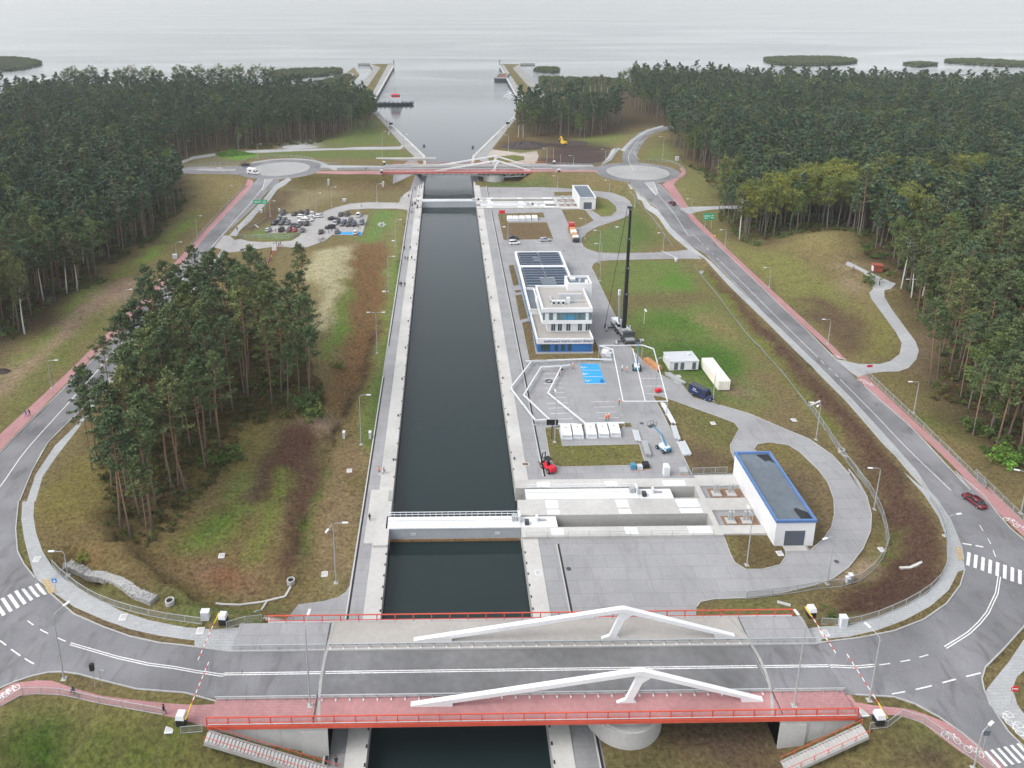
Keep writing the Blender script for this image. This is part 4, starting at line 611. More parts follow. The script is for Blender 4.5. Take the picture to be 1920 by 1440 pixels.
# ---------------- bridges ----------------
def bridge(dy, w):
    b = thing('swing_bridge', f'{w} swing bridge with red railings and two white A-frame girders', 'bridge', (12, 88.7+dy, 8), 0, 'swing bridges over the canal'); o_ = (12, 88.7)
    def part(n, m, par=None): o = m.obj(n, par or b); return o
    bx = lambda m, x0, x1, y0, y1, z0, z1, mm: m.box(x0-12, x1-12, y0-88.7, y1-88.7, z0, z1, mm)
    xl, xr = -19.3, 43.3
    m = MB(); bx(m, xl, xr, 80.3, 97.2, -.75, -.15, 'white_steel'); part('deck', m)
    m = MB(); bx(m, xl, xr, 84.2, 91.8, -.15, .06, 'asphalt_deck')
    for yy in (88.25, 87.95): bx(m, xl+.3, xr-.3, yy, yy+.14, .06, .066, 'road_paint')
    part('roadway', m)
    m = MB(); bx(m, xl, xr, 80.5, 84.0, -.15, .2, 'pink_deck'); part('cycle_lane', m); m = MB(); bx(m, xl, xr, 92.0, 97.0, -.15, .2, 'roof_beige'); part('footway', m)
    m = MB()
    for y0, y1 in ((84.0, 84.2), (91.8, 92.0)): bx(m, xl, xr, y0, y1, -.15, .3, 'concrete')
    part('kerb', m)
    for xj in (xl, xr):
        m = MB(); P_ = []
        for k in range(23): y = 80.5+16.5*k/22; q = ((y-88.7)/8.2)**2; P_.append(((-19.5+.8*q if xj < 0 else 43.9-1.9*q)-12, y-88.7, .07 if 84.1 < y < 91.9 else .205))
        for a, c in zip(P_, P_[1:]): m.bar(a, c, .4, .03, 'dark_concrete')
        part('expansion_joint', m)
    for yy, sgn in ((80.3, -1), (97.15, 1)):
        a, c = (-33.5, 53.5) if sgn < 0 else (-29.2, 52)
        m = MB(); n = int((c-a)/2.75)
        bx(m, a, c, yy-.07, yy+.07, 1.28, 1.4, 'red_paint'); bx(m, a, c, yy-.05, yy+.05, .35, .42, 'red_paint')
        for k in range(n+1): x = a+(c-a)*k/n; bx(m, x-.07, x+.07, yy-.07, yy+.07, -.1, 1.3, 'red_paint')
        rl = part('railing', m); m = MB(); bx(m, a, c, yy-.16+.1*(sgn > 0), yy+.16-.1*(sgn < 0), -.55, .0, 'red_paint' if sgn < 0 else 'white_steel'); bx(m, a+.1, c-.1, yy-.08, yy+.08, .2, .3, 'white_steel'); part('edge_beam', m)
    for yy, yb in ((83.75, 1), (92.2, -1)):
        m = MB(); x = xl+.5
        while x < xr: bx(m, x-.06, x+.06, yy-.08, yy+.08, .2, .95, 'galvanised'); bx(m, x-.09, x+.09, yy-.3, yy+.1, .2, .34, 'white_steel'); x += 1.9
        bx(m, xl+.3, xr-.3, yy-.08, yy+.08, .75, 1.0, 'galvanised'); part('guard_rail', m)
    for yy in (82.75, 93.4):
        y0, y1 = yy-.34-88.7, yy+.34-88.7; d = -12
        m = MB()
        m.extr([(-6.6+d, .2), (-5.6+d, .2), (24.6+d, 4.95), (41.2+d, .95), (42.0+d, .95), (42.0+d, 1.0)][:0] or [(-6.6+d, .4), (-6.6+d, .2), (-.9+d, .2), (-.9+d, .75), (24.4+d, 5.05), (38.6+d, .85), (38.6+d, .2), (41.6+d, .2), (41.6+d, .42), (24.8+d, 5.7), (24.2+d, 5.7)], y0, y1, 'white_paint'); g = part('girder', m)
        m = MB(); m.extr([(21.5+d, .2), (24.2+d, .2), (23.7+d, .65), (24.8+d, 3.6), (26.3+d, 4.75), (23.6+d, 4.95), (23.9+d, 4.2), (22.7+d, .75)], y0+.12, y1-.12, 'white_paint'); part('strut', m, g)
    # truss under the deck
    m = MB()
    for yy in (83.6, 94.6):
        Y_ = yy-88.7; x = -17.
        m.bar((-18-12, Y_, -.85), (43-12, Y_, -.85), .4, .35, 'white_steel'); m.bar((-14-12, Y_, -2.3), (14-12, Y_, -2.3), .35, .3, 'white_steel')
        while x < 13: m.bar((x-12, Y_, -.8), (x+1.5-12, Y_, -2.3), .3, .25, 'white_steel'); m.bar((x+1.5-12, Y_, -2.3), (x+3-12, Y_, -.8), .3, .25, 'white_steel'); x += 3
        m.extr([(14-12, -2.45), (14-12, -2.05), (22-12, -3.4), (40-12, -2.6), (40-12, -3), (22-12, -3.9)], Y_-.25, Y_+.25, 'white_steel')
        for a, c in ((16, 18), (18, 20), (28, 30.5), (30.5, 33), (33, 35.5), (35.5, 38)): m.bar((a-12, Y_, -.8 if a in (16, 28, 33) else -3.1), (c-12, Y_, -3.1 if a in (16, 28, 33) else -.8), .6, .3, 'white_steel')
        bx(m, 20.5, 27.5, yy-.2, yy+.2, -3.4, -.8, 'white_steel'); bx(m, 38.5, 43, yy-.2, yy+.2, -2.9, -.8, 'white_steel')
    part('truss', m)
    m = MB(); m.lathe([(5.5, -6.5), (5.5, -2.6), (5.35, -2.55), (5.35, -2.2), (4.6, -2.15), (4.6, -1.6)], 'concrete', 48, (23.3-12, 85.9-88.7, 0)); m.lathe([(4.2, -1.6), (4.2, -.75)], 'dark_steel', 32, (23.3-12, 85.9-88.7, 0)); part('pivot_pier', m)
    # abutments
    for x0, x1, tx in ((-33.4, -17.6, 1), (43.2, 53.4, 1)):
        m = MB(); s_ = 1 if x0 < 0 else -1; inner, outer = (x1, x0) if x0 < 0 else (x0, x1)
        pr = [(outer-12, -.2), (inner-12, -.2), (inner-12, -7.8), (inner-s_*4-12, -7.8), (outer-12, -1.6)]; m.extr(pr, 80.45-88.7, 97.05-88.7, 'concrete'); bx(m, min(inner, inner-s_*3.6), max(inner, inner-s_*3.6), 80.2, 97.1, -8, -1.2, 'concrete')
        k = outer
        for i in range(1, 5): xx = outer+(inner-outer)*i/5; bx(m, xx-.02, xx+.02, 80.43, 80.46, -5.5*i/5-1, -.7, 'dark_concrete')
        part('abutment', m)
    for x0, x1 in ((-33.4, xl-.3), (xr+.3, 53.4)):
        m = MB(); bx(m, x0, x1, 80.5, 84, -.3, .14, 'pink_setts'); bx(m, x0, x1, 92, 97, -.3, .14, 'plaza'); bx(m, x0, x1, 84.2, 91.8, -.3, .035, 'asphalt'); bx(m, x0, x1, 84, 84.2, -.3, .24, 'kerb'); bx(m, x0, x1, 91.8, 92, -.3, .24, 'kerb')
        for yy in (88.25, 87.95): bx(m, x0, x1, yy-.0, yy+.14, .035, .042, 'road_paint')
        for yy in (83.75, 92.2):
            bx(m, x0, x1, yy-.07, yy+.07, .75, .95, 'galvanised')
            for k in range(5): xx = x0+(x1-x0)*(k+.5)/5; bx(m, xx-.05, xx+.05, yy-.06, yy+.06, .1, .8, 'galvanised')
        part('approach_slab', m)
    return b
bridge(0, 'near'); bridge(300, 'far')
# stairs down the embankments beside the near bridge, with red handrails
def stair(a, za, b_, zb, w, lab):
    (x0, y0), (x1, y1) = a, b_; L = math.hypot(x1-x0, y1-y0); n = int(L/.45); t_ = thing('embankment_stairs', lab, 'stairs', (x0, y0, za), 0, 'stairs on the bridge embankments'); m = MB(); d = Vector(((x1-x0)/L, (y1-y0)/L, 0)); nn = Vector((-d.y, d.x, 0))
    for i in range(n): c = d*(L*(i+.5)/n); z = (zb-za)*(i+.5)/n; m.bar(c-nn*w/2+Vector((0, 0, z)), c+nn*w/2+Vector((0, 0, z)), L/n*1.02, .22, 'concrete')
    m.obj('step', t_); e = d*L+Vector((0, 0, zb-za))
    for s_ in (-1, 1):
        m = MB(); q = nn*(w/2+.15)*s_; m.bar(q+Vector((0, 0, -.1)), q+e+Vector((0, 0, -.1)), .2, .5, 'dark_concrete'); m.obj('stringer', t_)
        m = MB(); m.bar(q+Vector((0, 0, 1)), q+e+Vector((0, 0, 1)), .05, .05, 'red_paint')
        for k in range(int(L/1.6)+1): p = q+e*(k/int(L/1.6)); m.box(p.x-.03, p.x+.03, p.y-.03, p.y+.03, p.z, p.z+1, 'red_paint')
        m.obj('handrail', t_)
stair((-33.2, 78.8), 7.9, (-15.8, 77.6), 2.2, 1.3, 'concrete stairs with red handrails running down left of the near bridge'); stair((53.6, 78.4), 7.8, (43.0, 77.6), 2.5, 1.3, 'concrete stairs with red handrail down the right abutment of the near bridge'); stair((-29.4, 97.9), 7.9, (-25.8, 101.8), 2.9, 1.4, 'short stairs between red handrails behind the near bridge, left end')
# ---------------- port captain's building ----------------
cb = thing('port_office', "white and blue port captain's office with glass control room beside the lock", 'building', (31.5, 230, 2.6)); 
def cpart(n, m, par=None): o = m.obj(n, par or cb); return o
def cbx(m, x0, x1, y0, y1, z0, z1, mm): m.box(x0-31.5, x1-31.5, y0-230, y1-230, z0-2.6, z1-2.6, mm)
def ring(m, x0, x1, y0, y1, z0, z1, w, mm):
    cbx(m, x0, x1, y0, y0+w, z0, z1, mm); cbx(m, x0, x1, y1-w, y1, z0, z1, mm); cbx(m, x0, x0+w, y0+w, y1-w, z0, z1, mm); cbx(m, x1-w, x1, y0+w, y1-w, z0, z1, mm)
m = MB(); cbx(m, 23.9, 39.1, 195.8, 213, 2.5, 5.2, 'blue_wall'); cbx(m, 24, 27.5, 213, 229, 2.5, 6.2, 'blue_wall'); cbx(m, 23.9, 40, 229, 250, 2.5, 5.8, 'blue_wall'); cbx(m, 24.1, 39.8, 250, 264.8, 2.5, 5.8, 'blue_wall'); cpart('ground_floor_wall', m)
m = MB(); ring(m, 23.6, 39.4, 195.5, 213, 5.15, 6.75, .35, 'white_paint'); cpart('front_parapet', m)
m = MB(); cbx(m, 23.95, 39.05, 195.85, 212.6, 5.2, 6.15, 'roof_beige'); cpart('terrace', m)
m = MB(); cbx(m, 27.2, 39.1, 201.1, 216, 6.15, 9.35, 'white_paint'); cpart('middle_storey', m)
for x in (28.3, 30.2, 32.6, 35.9, 38.1): m = MB(); cbx(m, x, x+1.15, 201.04, 201.1, 6.5, 9., 'glass'); w_ = cpart('window', m); m = MB(); cbx(m, x+.54, x+.6, 201., 201.04, 6.5, 9., 'white_steel'); cpart('mullion', m, w_)
m = MB(); cbx(m, 25.4, 39.6, 199.8, 216.6, 9.2, 10.2, 'white_paint'); cpart('control_room_floor', m)
m = MB(); cbx(m, 25.75, 39.3, 200.1, 213.5, 10.2, 12.75, mk('control_glass', (.10, .17, .18), .08, .05, spec=.8)); gl = cpart('control_room_glazing', m)
for k in range(7): x = 25.75+k*2.258; m = MB(); cbx(m, x-.05, x+.05, 200.04, 200.1, 10.2, 12.75, 'dark_steel'); cpart('glazing_bar', m, gl)
for k in range(5): y = 200.1+k*3.2; m = MB(); cbx(m, 25.69, 25.75, y-.05, y+.05, 10.2, 12.75, 'dark_steel'); cpart('glazing_bar', m, gl)
m = MB()
for x0, x1, c in ((26.3, 27.4, 'white_steel'), (28.6, 29.6, 'white_steel'), (31.7, 34.9, 'machine_blue'), (35.6, 36.5, 'shutter'), (37.8, 38.6, 'white_steel')): m = MB(); cbx(m, x0, x1, 200.085, 200.1, 10.3, 11.5 if c == 'machine_blue' else 12.4, c); cpart('blind' if c != 'machine_blue' else 'control_desk', m, gl)
m = MB(); cbx(m, 25.4, 39.6, 199.7, 216.6, 12.75, 13.2, 'white_paint'); ring(m, 25.4, 39.6, 199.7, 216.6, 13.2, 14.0, .45, 'white_paint'); cpart('roof_parapet', m)
m = MB(); cbx(m, 25.85, 39.15, 200.05, 216.15, 13.2, 13.4, 'roof_beige'); rf = cpart('flat_roof', m)
for k in range(3): m = MB(); cbx(m, 28.6+k*1.35, 29.7+k*1.35, 203.4, 204.1, 13.4, 14.7, 'white_steel'); m.lathe([(.36, 0), (.36, .04)], 'black', 14, (0, 0, 0)); n = len(m.v)-28; m.v[n:] = [(29.15+k*1.35-31.5+x, 203.36-230-z, 11.45+y) for x, y, z in m.v[n:]]; cpart('air_conditioner', m, rf)
for q in ((28.2, 29, 205, 208.5, 13.4, 14.1, 'galvanised'), (33, 33.9, 204.2, 205, 13.4, 15.2, 'white_steel'), (34, 38.2, 205, 205.5, 13.4, 13.8, 'galvanised')): m = MB(); cbx(m, *q); cpart('roof_duct', m, rf)
m = MB(); cbx(m, 31, 37.8, 207.6, 208.2, 13.4, 14.9, mk('louvre', (.42, .44, .46), .5, .05)); cpart('screen_wall', m, rf)
m = MB(); cbx(m, 34.6, 41.9, 213.8, 220, 2.6, 14.9, 'white_paint'); ring(m, 34.6, 41.9, 213.8, 220, 14.9, 15.7, .5, 'white_paint'); tw = cpart('stair_tower', m); m = MB(); cbx(m, 35.1, 41.4, 214.3, 219.5, 14.9, 15.1, 'roof_felt'); cbx(m, 36, 37.6, 217.6, 219, 15.1, 15.7, 'white_steel'); cbx(m, 38.4, 38.8, 216, 216.5, 15.1, 16.1, 'white_steel'); cbx(m, 40.2, 40.9, 214.4, 216.4, 15.1, 15.9, 'white_steel'); cpart('tower_roof', m, tw)
m = MB(); cbx(m, 26.5, 34.6, 216.6, 222, 2.6, 9.5, 'white_paint'); ring(m, 26.5, 34.6, 216.7, 222, 9.5, 10.4, .3, 'white_paint'); cbx(m, 27, 34.3, 217, 221.6, 9.5, 9.6, 'roof_felt')
for k in range(6): cbx(m, 27.6+k*1.1, 28.5+k*1.1, 216.62, 216.72, 12.1-2, 12.6-2, 'dark_steel')
cpart('link_block', m)
m = MB(); cbx(m, 23.4, 26.5, 212.8, 229.5, 6.2, 7.2, 'white_paint'); ring(m, 23.4, 26.6, 212.8, 229.5, 7.2, 7.9, .35, 'white_paint'); cbx(m, 23.8, 26.2, 213.2, 229, 7.2, 7.3, 'roof_felt'); cpart('west_wing', m)
for y0, y1 in ((229.4, 250.2), (250.6, 265)):
    m = MB(); cbx(m, 23.5, 40.2, y0, y1, 5.75, 6.4, 'white_paint'); ring(m, 23.5, 40.2, y0, y1, 6.4, 7.2, .6, 'white_paint'); cbx(m, 24.1, 39.6, y0+.6, y1-.6, 6.4, 6.5, 'roof_felt'); r_ = cpart('rear_roof', m)
    y = y0+(1.3 if y0 > 240 else 5.2); i = 0
    while y < y1-1.4:
        for x0, x1 in ((24.8, 31.4), (32, 38.9)):
            if i == 2 and y0 > 240 and x0 < 30: x1 = 29.4
            if i == 3 and y0 > 240 and x0 < 30: x1 = 29.4
            if y0 < 240 and i < 3: x0, x1 = (24.8, 29.6) if x0 < 30 else (34.5, 38.9)
            m = MB(); m.add([(x0-31.5, y-230, 4.1), (x1-31.5, y-230, 4.1), (x1-31.5, y+1.05-230, 4.6), (x0-31.5, y+1.05-230, 4.6)], [(0, 1, 2, 3)], 'solar'); m.box(x0-31.5, x1-31.5, y+1.03-230, y+1.12-230, 3.9, 4.6, 'white_steel'); m.box(x0-31.5, x1-31.5, y-.03-230, y-230, 3.9, 4.1, 'white_steel'); cpart('solar_panel_row', m, r_)
        y += 2.25; i += 1
for x0, x1 in ((24.8, 27.4), (28.7, 29.6), (30.5, 31.5), (32.4, 33.4)): m = MB(); cbx(m, x0, x1, 195.74, 195.8, 2.9, 4.9, 'glass'); cpart('window', m)
for y in (199, 204, 215, 220, 225, 232, 237, 242, 246, 253, 258, 262): m = MB(); cbx(m, 23.82 if y < 213 or y > 229 else 23.95, 23.9 if y < 213 or y > 229 else 24, y, y+1.4, 3.4, 5.0, 'glass'); cpart('window', m)
def text(s, size, loc, rot, m, par=None, name='lettering', ex=.03):
    c = bpy.data.curves.new(name, 'FONT'); c.body = s; c.size = size; c.extrude = ex; c.align_x = 'CENTER'; c.offset = size*.014; o = bpy.data.objects.new(name, c); COL.objects.link(o); bpy.context.view_layer.update()
    me = bpy.data.meshes.new_from_object(o.evaluated_get(bpy.context.evaluated_depsgraph_get())); bpy.data.objects.remove(o); bpy.data.curves.remove(c); me.materials.clear(); me.materials.append(MT[m]); o = bpy.data.objects.new(name, me); COL.objects.link(o); o.parent = par; o.location = loc; o.rotation_euler = rot; return o
text('KAPITANAT PORTU NOWY ŚWIAT', .86, (.9, 195.47-230, 3.05), (PI/2, 0, 0), 'letter_blue', cb)
# ---------------- lamps ----------------
def hfit(x, y, z, vt):
    lo, hi = 1., 60.
    for _ in range(30):
        c = (lo+hi)/2
        if Q(x, y, z+c)[1] > vt: lo = c
        else: hi = c
    return lo
LAMPS = {}
def lamp(s, vt, arms, lab, grp='street lamps'):
    x, y, z = gp(s); h = min(hfit(x, y, z, vt), 13.5); t_ = thing('street_lamp', lab, 'street lamp', (x, y, z), 0, grp)
    m = MB(); m.lathe([(.17, 0), (.17, .25), (.12, .3), (.1, h*.5), (.07, h-.5)], 'galvanised', 8); m.obj('pole', t_); MB().box(-.35, .35, -.35, .35, -.2, .06, 'concrete').obj('base', t_)
    for a in arms:
        a = R(a); d = Vector((math.cos(a), math.sin(a), 0)); m = MB(); m.tube([(0, 0, h-.5), d*.15+Vector((0, 0, h-.15)), d*.5+Vector((0, 0, h+.02)), d*1.7+Vector((0, 0, h+.08))], .05, 'galvanised', 6); ar = m.obj('arm', t_)
        e = d*1.6+Vector((0, 0, h+.08)); m = MB(); m.bar(e, e+d*.95, .34, .13, 'white_steel'); m.bar(e+d*.2+Vector((0, 0, -.075)), e+d*.85+Vector((0, 0, -.075)), .26, .02, 'lamp_glass'); m.obj('lamp_head', ar)
for a in (("O 630,1094", 981, (0, 250), "double armed street lamp in the dry grass beside the near end of the left walkway"), ("O 677,832", 741, (0,), "street lamp with white cabinet on its pole, grass strip left of the lock"), ("O 707,661", 586, (0, 180), "street lamp with round sensor head on the grass left of the lock"), ("O 728,546", 481, (0,), "street lamp right of the pale straw bank, beside the left walkway"), ("O 742,462", 412, (0,), "street lamp on green grass between car park and lock chamber"),
          ("O 1639,953", 878, (180,), "street lamp at the edge of the curved service road, beside the red brown slope"), ("O 1530,823", 755, (180, 225), "street lamp with two heads right of the curved service road bend"), ("O 1550.6,1095.7", 1005, (200,), "street lamp at the south bend of the paved yard"), ("O 1772,1004", 967, (10,), "street lamp on the inner footway near the right zebra crossing"), ("O 1400,1060", 966, (90,), "street lamp in the small brown grass bed by the near machine house"), ("O 1488.6,1323,8.14", 1165, (100,), "street lamp on the pink lane, right end of the near bridge"), ("O 1629.6,1313", 1195, (110,), "street lamp with a white sign, right of the right barrier arm"), ("O 1826,1439", 1372, (30,), "street lamp beside the pink path in the lower right corner"), ("O 120,1273", 1152, (60,), "street lamp between pink path and road, lower left"), ("O 581.6,1323,8.14", 1160, (85,), "street lamp on the pink lane, left end of the near bridge"), ("O 127,1079", 1034, (180,), "street lamp behind the mesh fence at the left footway curve"),
          ("O 97,727", 676, (0,), "street lamp beside pink path left of the black car"), ("O 238,590", 543, (0,), "street lamp beside the straight pink path before the left pine wood"), ("O 331,480", 454, (0,), "street lamp by the pink path level with the car park entry"), ("O 370,447", 405, (0,), "street lamp by the pink path fence, below the green road sign"), ("O 428,383", 348, (0,), "street lamp on the grass left of the pink path near the left roundabout"), ("O 507,407", 377, (0,), "street lamp at the upper left corner of the car park"), ("O 593,398", 362, (0,), "street lamp behind the middle of the car park"), ("O 622,387", 351, (0,), "street lamp in the grass above the car park exit path"), ("O 351,295", 265, (0,), "street lamp at the forest edge left of the bright green hedge"), ("O 447,282", 255, (0,), "street lamp in front of the forest, behind the bright green hedge"), ("O 484,298", 270, (0,), "street lamp at the upper edge of the left roundabout"), ("O 707,378", 345, (0,), "street lamp on the brown bank left of the far bridge"),
          ("O 1359,463", 431, (180,), "street lamp right of the pink path, below the right green road sign"), ("O 1442,538", 502, (180,), "street lamp on the olive slope of the grassy mound"), ("O 1296,396", 373, (180,), "street lamp at the narrow forest side road"), ("O 1242,485", 437, (180,), "street lamp beside the yard entrance barrier"), ("O 1552,645", 599, (180,), "street lamp beside pink path, halfway along the mown brown slope"), ("O 1713,775", 716, (180,), "street lamp behind the mesh fence, right of the pink path"), ("O 1242,303", 241, (180,), "street lamp in front of the pines by the right roundabout"), ("O 1190,388", 354, (180,), "street lamp on the bank left of the right road, below its roundabout"), ("O 1125,526", 430, (180,), "tall street lamp at the left edge of the large lawn"), ("O 1337,750", 688, (160,), "street lamp beside the navy van and cream container"), ("O 1229,734", 671, (10, -10), "street lamp with two heads beside the standing steel frame"), ("O 1040,829", 742, (90,), "thin street lamp at the corner of the generator lawn"), ("O 952,463", 415, (90,), "street lamp left of the small white van by the far lawn"), ("O 1123,493", 432, (180,), "street lamp at the corner where the access road meets the yard"), ("O 1097,448", 410, (180,), "street lamp beside the red lorry"), ("O 1142,363", 338, (180,), "street lamp behind the far machine house"), ("O 1045,358", 330, (180,), "street lamp on the green bank right of the far bridge"),
          ("O 717,275", 247, (0,), "street lamp on the meadow between far bridge and left forest"), ("O 757,280", 252, (0,), "street lamp on the left quay beyond the far bridge"), ("O 953,285", 253, (180,), "street lamp on brown ground right of the far quay"), ("O 1025,310", 278, (180,), "street lamp at the left edge of the dark soil field"), ("O 1075,310", 292, (180,), "street lamp between far bridge and dark soil field"), ("O 1135,307", 280, (180,), "street lamp at the right corner of the dark soil field"), ("O 1914,961", 886, (160,), "street lamp at the right picture edge beside the pink path")): lamp(*a)
# ---------------- fences ----------------
mf = bpy.data.materials.new('wire_mesh'); mf.use_nodes = True; t = mf.node_tree; b = t.nodes['Principled BSDF']; b.inputs['Base Color'].default_value = (.25, .26, .25, 1); b.inputs['Roughness'].default_value = .6; tr = NN(t, 'ShaderNodeBsdfTransparent'); mx = NN(t, 'ShaderNodeMixShader'); tc = NN(t, 'ShaderNodeTexCoord'); wv = NN(t, 'ShaderNodeTexWave', bands_direction='DIAGONAL'); wv.inputs['Scale'].default_value = 5; t.links.new(tc.outputs['Object'], wv.inputs['Vector']); r = NN(t, 'ShaderNodeMapRange'); r.inputs['From Min'].default_value = .7; r.inputs['From Max'].default_value = .8; r.inputs['To Min'].default_value = .12; r.inputs['To Max'].default_value = .6; t.links.new(wv.outputs[0], r.inputs[0]); t.links.new(r.outputs[0], mx.inputs[0]); t.links.new(tr.outputs[0], mx.inputs[1]); t.links.new(b.outputs[0], mx.inputs[2]); t.links.new(mx.outputs[0], t.nodes['Material Output'].inputs['Surface']); MT['wire_mesh'] = mf
POSTS = {}
def fence(s, h, lab, post='galvanised', step=2.4, mesh=True, sm=True, name='fence', rails=(1.,)):
    p = smooth(pts(s), False, 1.) if sm else pts(s); p = dens(p, False, .6); d = 0; q = [p[0]]
    L = sum(math.hypot(b[0]-a[0], b[1]-a[1]) for a, b in zip(p, p[1:])); step = max(step, L/95)
    for a, b in zip(p, p[1:]):
        d += math.hypot(b[0]-a[0], b[1]-a[1])
        if d >= step: q.append(b); d = 0
    x0, y0 = q[0]; z0 = gz(x0, y0); t_ = thing(name, lab, 'fence', (x0, y0, z0)); k = (post, h)
    if k not in POSTS: POSTS[k] = MB().box(-.04, .04, -.04, .04, -.2, h, post).mesh('post')
    V3 = []
    for x, y in q: z = gz(x, y); V3.append(Vector((x-x0, y-y0, z-z0))); o = bpy.data.objects.new('post', POSTS[k]); COL.objects.link(o); o.parent = t_; o.location = V3[-1]
    m = MB()
    for f_ in rails:
        for a, b in zip(V3, V3[1:]): m.bar(a+Vector((0, 0, h*f_)), b+Vector((0, 0, h*f_)), .06, .06, post)
    if mesh:
        for a, b in zip(V3, V3[1:]): m.bar(a+Vector((0, 0, .12)), b+Vector((0, 0, .12)), .07, .07, post)
    m.obj('rail', t_)
    if mesh:
        m = MB()
        for a, b in zip(V3, V3[1:]): m.add([a+Vector((0, 0, .15)), b+Vector((0, 0, .15)), b+Vector((0, 0, h-.03)), a+Vector((0, 0, h-.03))], [(0, 1, 2, 3)], 'wire_mesh')
        m.obj('mesh_infill', t_)
    return t_
fence("H 282,345 300,370 400,455 500,520 620,570 740,605 870,635 1000,655 1160,680", 1.25, "grey mesh fence along the inner left footway above the stone gabion"); fence("H 1225,684 1300,660 1460,640", 1.25, "short grey mesh fence between left barrier and red bridge railing", sm=False); fence("H 0,1110 100,1048 200,1042 350,1050 500,1086 700,1122 850,1150 960,1168", 1.2, "grey mesh fence along the pink path, lower left"); fence("H 975,1238 1150,1240", 1.2, "short mesh fence section beside the lower left barrier", sm=False)
fence("J 1030,680 1060,688 1100,690 1180,678 1280,648 1400,598 1495,540 1560,475 1583,400 1580,300 1550,205 1490,115", 1.25, "grey mesh fence curving along the inner right footway"); fence("J 1240,1152 1300,1150 1362,1082 1430,1092 1500,1128 1590,1198 1700,1275 1800,1350", 1.2, "grey mesh fence along the pink path, lower right"); fence("F 970,790 1180,985 1400,1195 1660,1445 J 1690,10 1925,237", 1.3, "long grey mesh fence right of the pink path beneath the right forest", step=2.6)
fence("J 700,572 790,560 920,545 1040,523 1190,498 1310,375 1322,300 1290,180 1240,90 F 960,1400 860,1270 760,1130 640,960", 1.6, "thin chain link fence round the south and east side of the yard", step=4); fence("A 1068,1152 1168,1036 1388,800", 1.1, "grey fence left of the pink path by the car park road"); fence("A 1040,692 1340,682 1400,662 1500,648 1640,645 1740,655 1800,680 1920,686", 1.1, "grey railing along the upper edge of the left roundabout"); fence("C 72,582 150,578 225,592 270,625 268,650 225,672", 1.1, "grey railing round the right roundabout"); fence("K 85,400 300,414 480,424 560,414 625,386", 1.1, "pale fence round the grass corner in front of the car park"); fence("B 1330,692 1640,692 1760,650 1790,600", 1.1, "grey railing between right roundabout and dark soil field"); fence("G 1272,798 1515,790", 1.5, "wire fence panel between yard and near machine house", sm=False)
fence("K 310,705 345,650 370,600 400,545 460,470", 1.1, "dark red wooden fence line beside the waiting visitors", post='machine_red', mesh=False, rails=(1., .55), sm=False); fence("F 833,160 865,185", 1.1, "brown wooden railing at the left end of the viewing spot", post='brown_wood', mesh=False, rails=(1., .5), step=1.2, sm=False); fence("F 885,210 930,214", 1.1, "brown wooden railing in front of the viewing spot", post='brown_wood', mesh=False, rails=(1., .5), step=1.2, sm=False); fence("A 610,975 770,940", 1.4, "weathered rail fence between reddish pine trunks, left forest edge", post='timber', mesh=False, rails=(1., .5), step=4, sm=False); fence("D 265,330 300,320 330,330", 2., "dark mesh screen at the foot of the left forest", post='black', step=1.5, sm=False)
# ---------------- level crossing barriers ----------------
def barrier(x, y, z, x2, y2, up, lab):
    t_ = thing('level_barrier', lab, 'road barrier', (x, y, z), math.atan2(y2-y, x2-x), 'road barriers of the bridges'); L = math.hypot(x2-x, y2-y)
    m = MB(); m.box(-.55, .55, -.55, .55, 0, 1.1, 'black'); m.obj('plinth', t_); m = MB(); m.box(-.6, .6, -.6, .6, 1.1, 1.75, 'white_steel', taper=.1); m.obj('housing', t_); m = MB(); m.bar((.4, -.8, 1.25), (1.6, -.8, 1.45), .12, .18, 'yellow'); m.bar((-.5, -.8, 1.3), (.4, -.8, 1.25), .14, .2, 'yellow'); m.obj('bracket', t_)
    m = MB(); n = 12
    for k in range(n):
        c = 'white_paint' if k % 2 else 'machine_red'; a, b = 1.6+(L-1.6)*k/n, 1.6+(L-1.6)*(k+1)/n
        if up: m.bar((1.7+.1*k/n, -.8, 1.3+a-1.6), (1.7+.1*(k+1)/n, -.8, 1.3+b-1.6), .11, .13, c)
        else: m.bar((a, -.8, 1.45), (b, -.8, 1.45), .09, .11, c if c != 'machine_red' else 'red_paint')
    if not up: m.bar((L-.2, -.8, .1), (L-.2, -.8, 1.4), .05, .05, 'galvanised')
    m.obj('arm', t_)
barrier(-36, 97.3, 8, -36.5, 89.2, False, 'lowered red and white road barrier left of near bridge, footway side'); barrier(-37, 80.8, 7.9, -36.5, 89, False, 'lowered red and white road barrier left of near bridge, pink path side'); barrier(54.9, 97.2, 8, 55.4, 89, False, 'lowered red and white road barrier right of near bridge, footway side'); barrier(55.8, 79.4, 7.9, 55.4, 88.8, False, 'lowered red and white road barrier right of near bridge, pink path side')
for x, y, l in ((-34, 380, 'left front'), (-34, 398, 'left rear'), (56, 380, 'right front'), (56, 398, 'right rear')): barrier(x, y, 7.9, x, 389, True, f'raised red and white road barrier at the far bridge, {l} corner')
# ---------------- vehicles ----------------
mk('tyre_hub', (.3, .3, .31), .4, .05, metal=.5); mk('car_glass', (.012, .016, .02), .06, .05, spec=.8); mk('headlamp', (.6, .62, .62), .15, .02); mk('tail_lamp', (.35, .01, .01), .3, .02)
CARC = {n: mat('car_paint_'+n, c, .22, .02, spec=.6) for n, c in dict(black=(.012, .013, .015), grey=(.10, .105, .115), dark_grey=(.035, .038, .042), silver=(.36, .38, .40), white=(.66, .66, .66), red=(.38, .012, .015), dark_red=(.10, .006, .012), blue=(.03, .08, .24), navy=(.012, .02, .075), green=(.02, .06, .045), dark_blue=(.015, .03, .075)).items()}
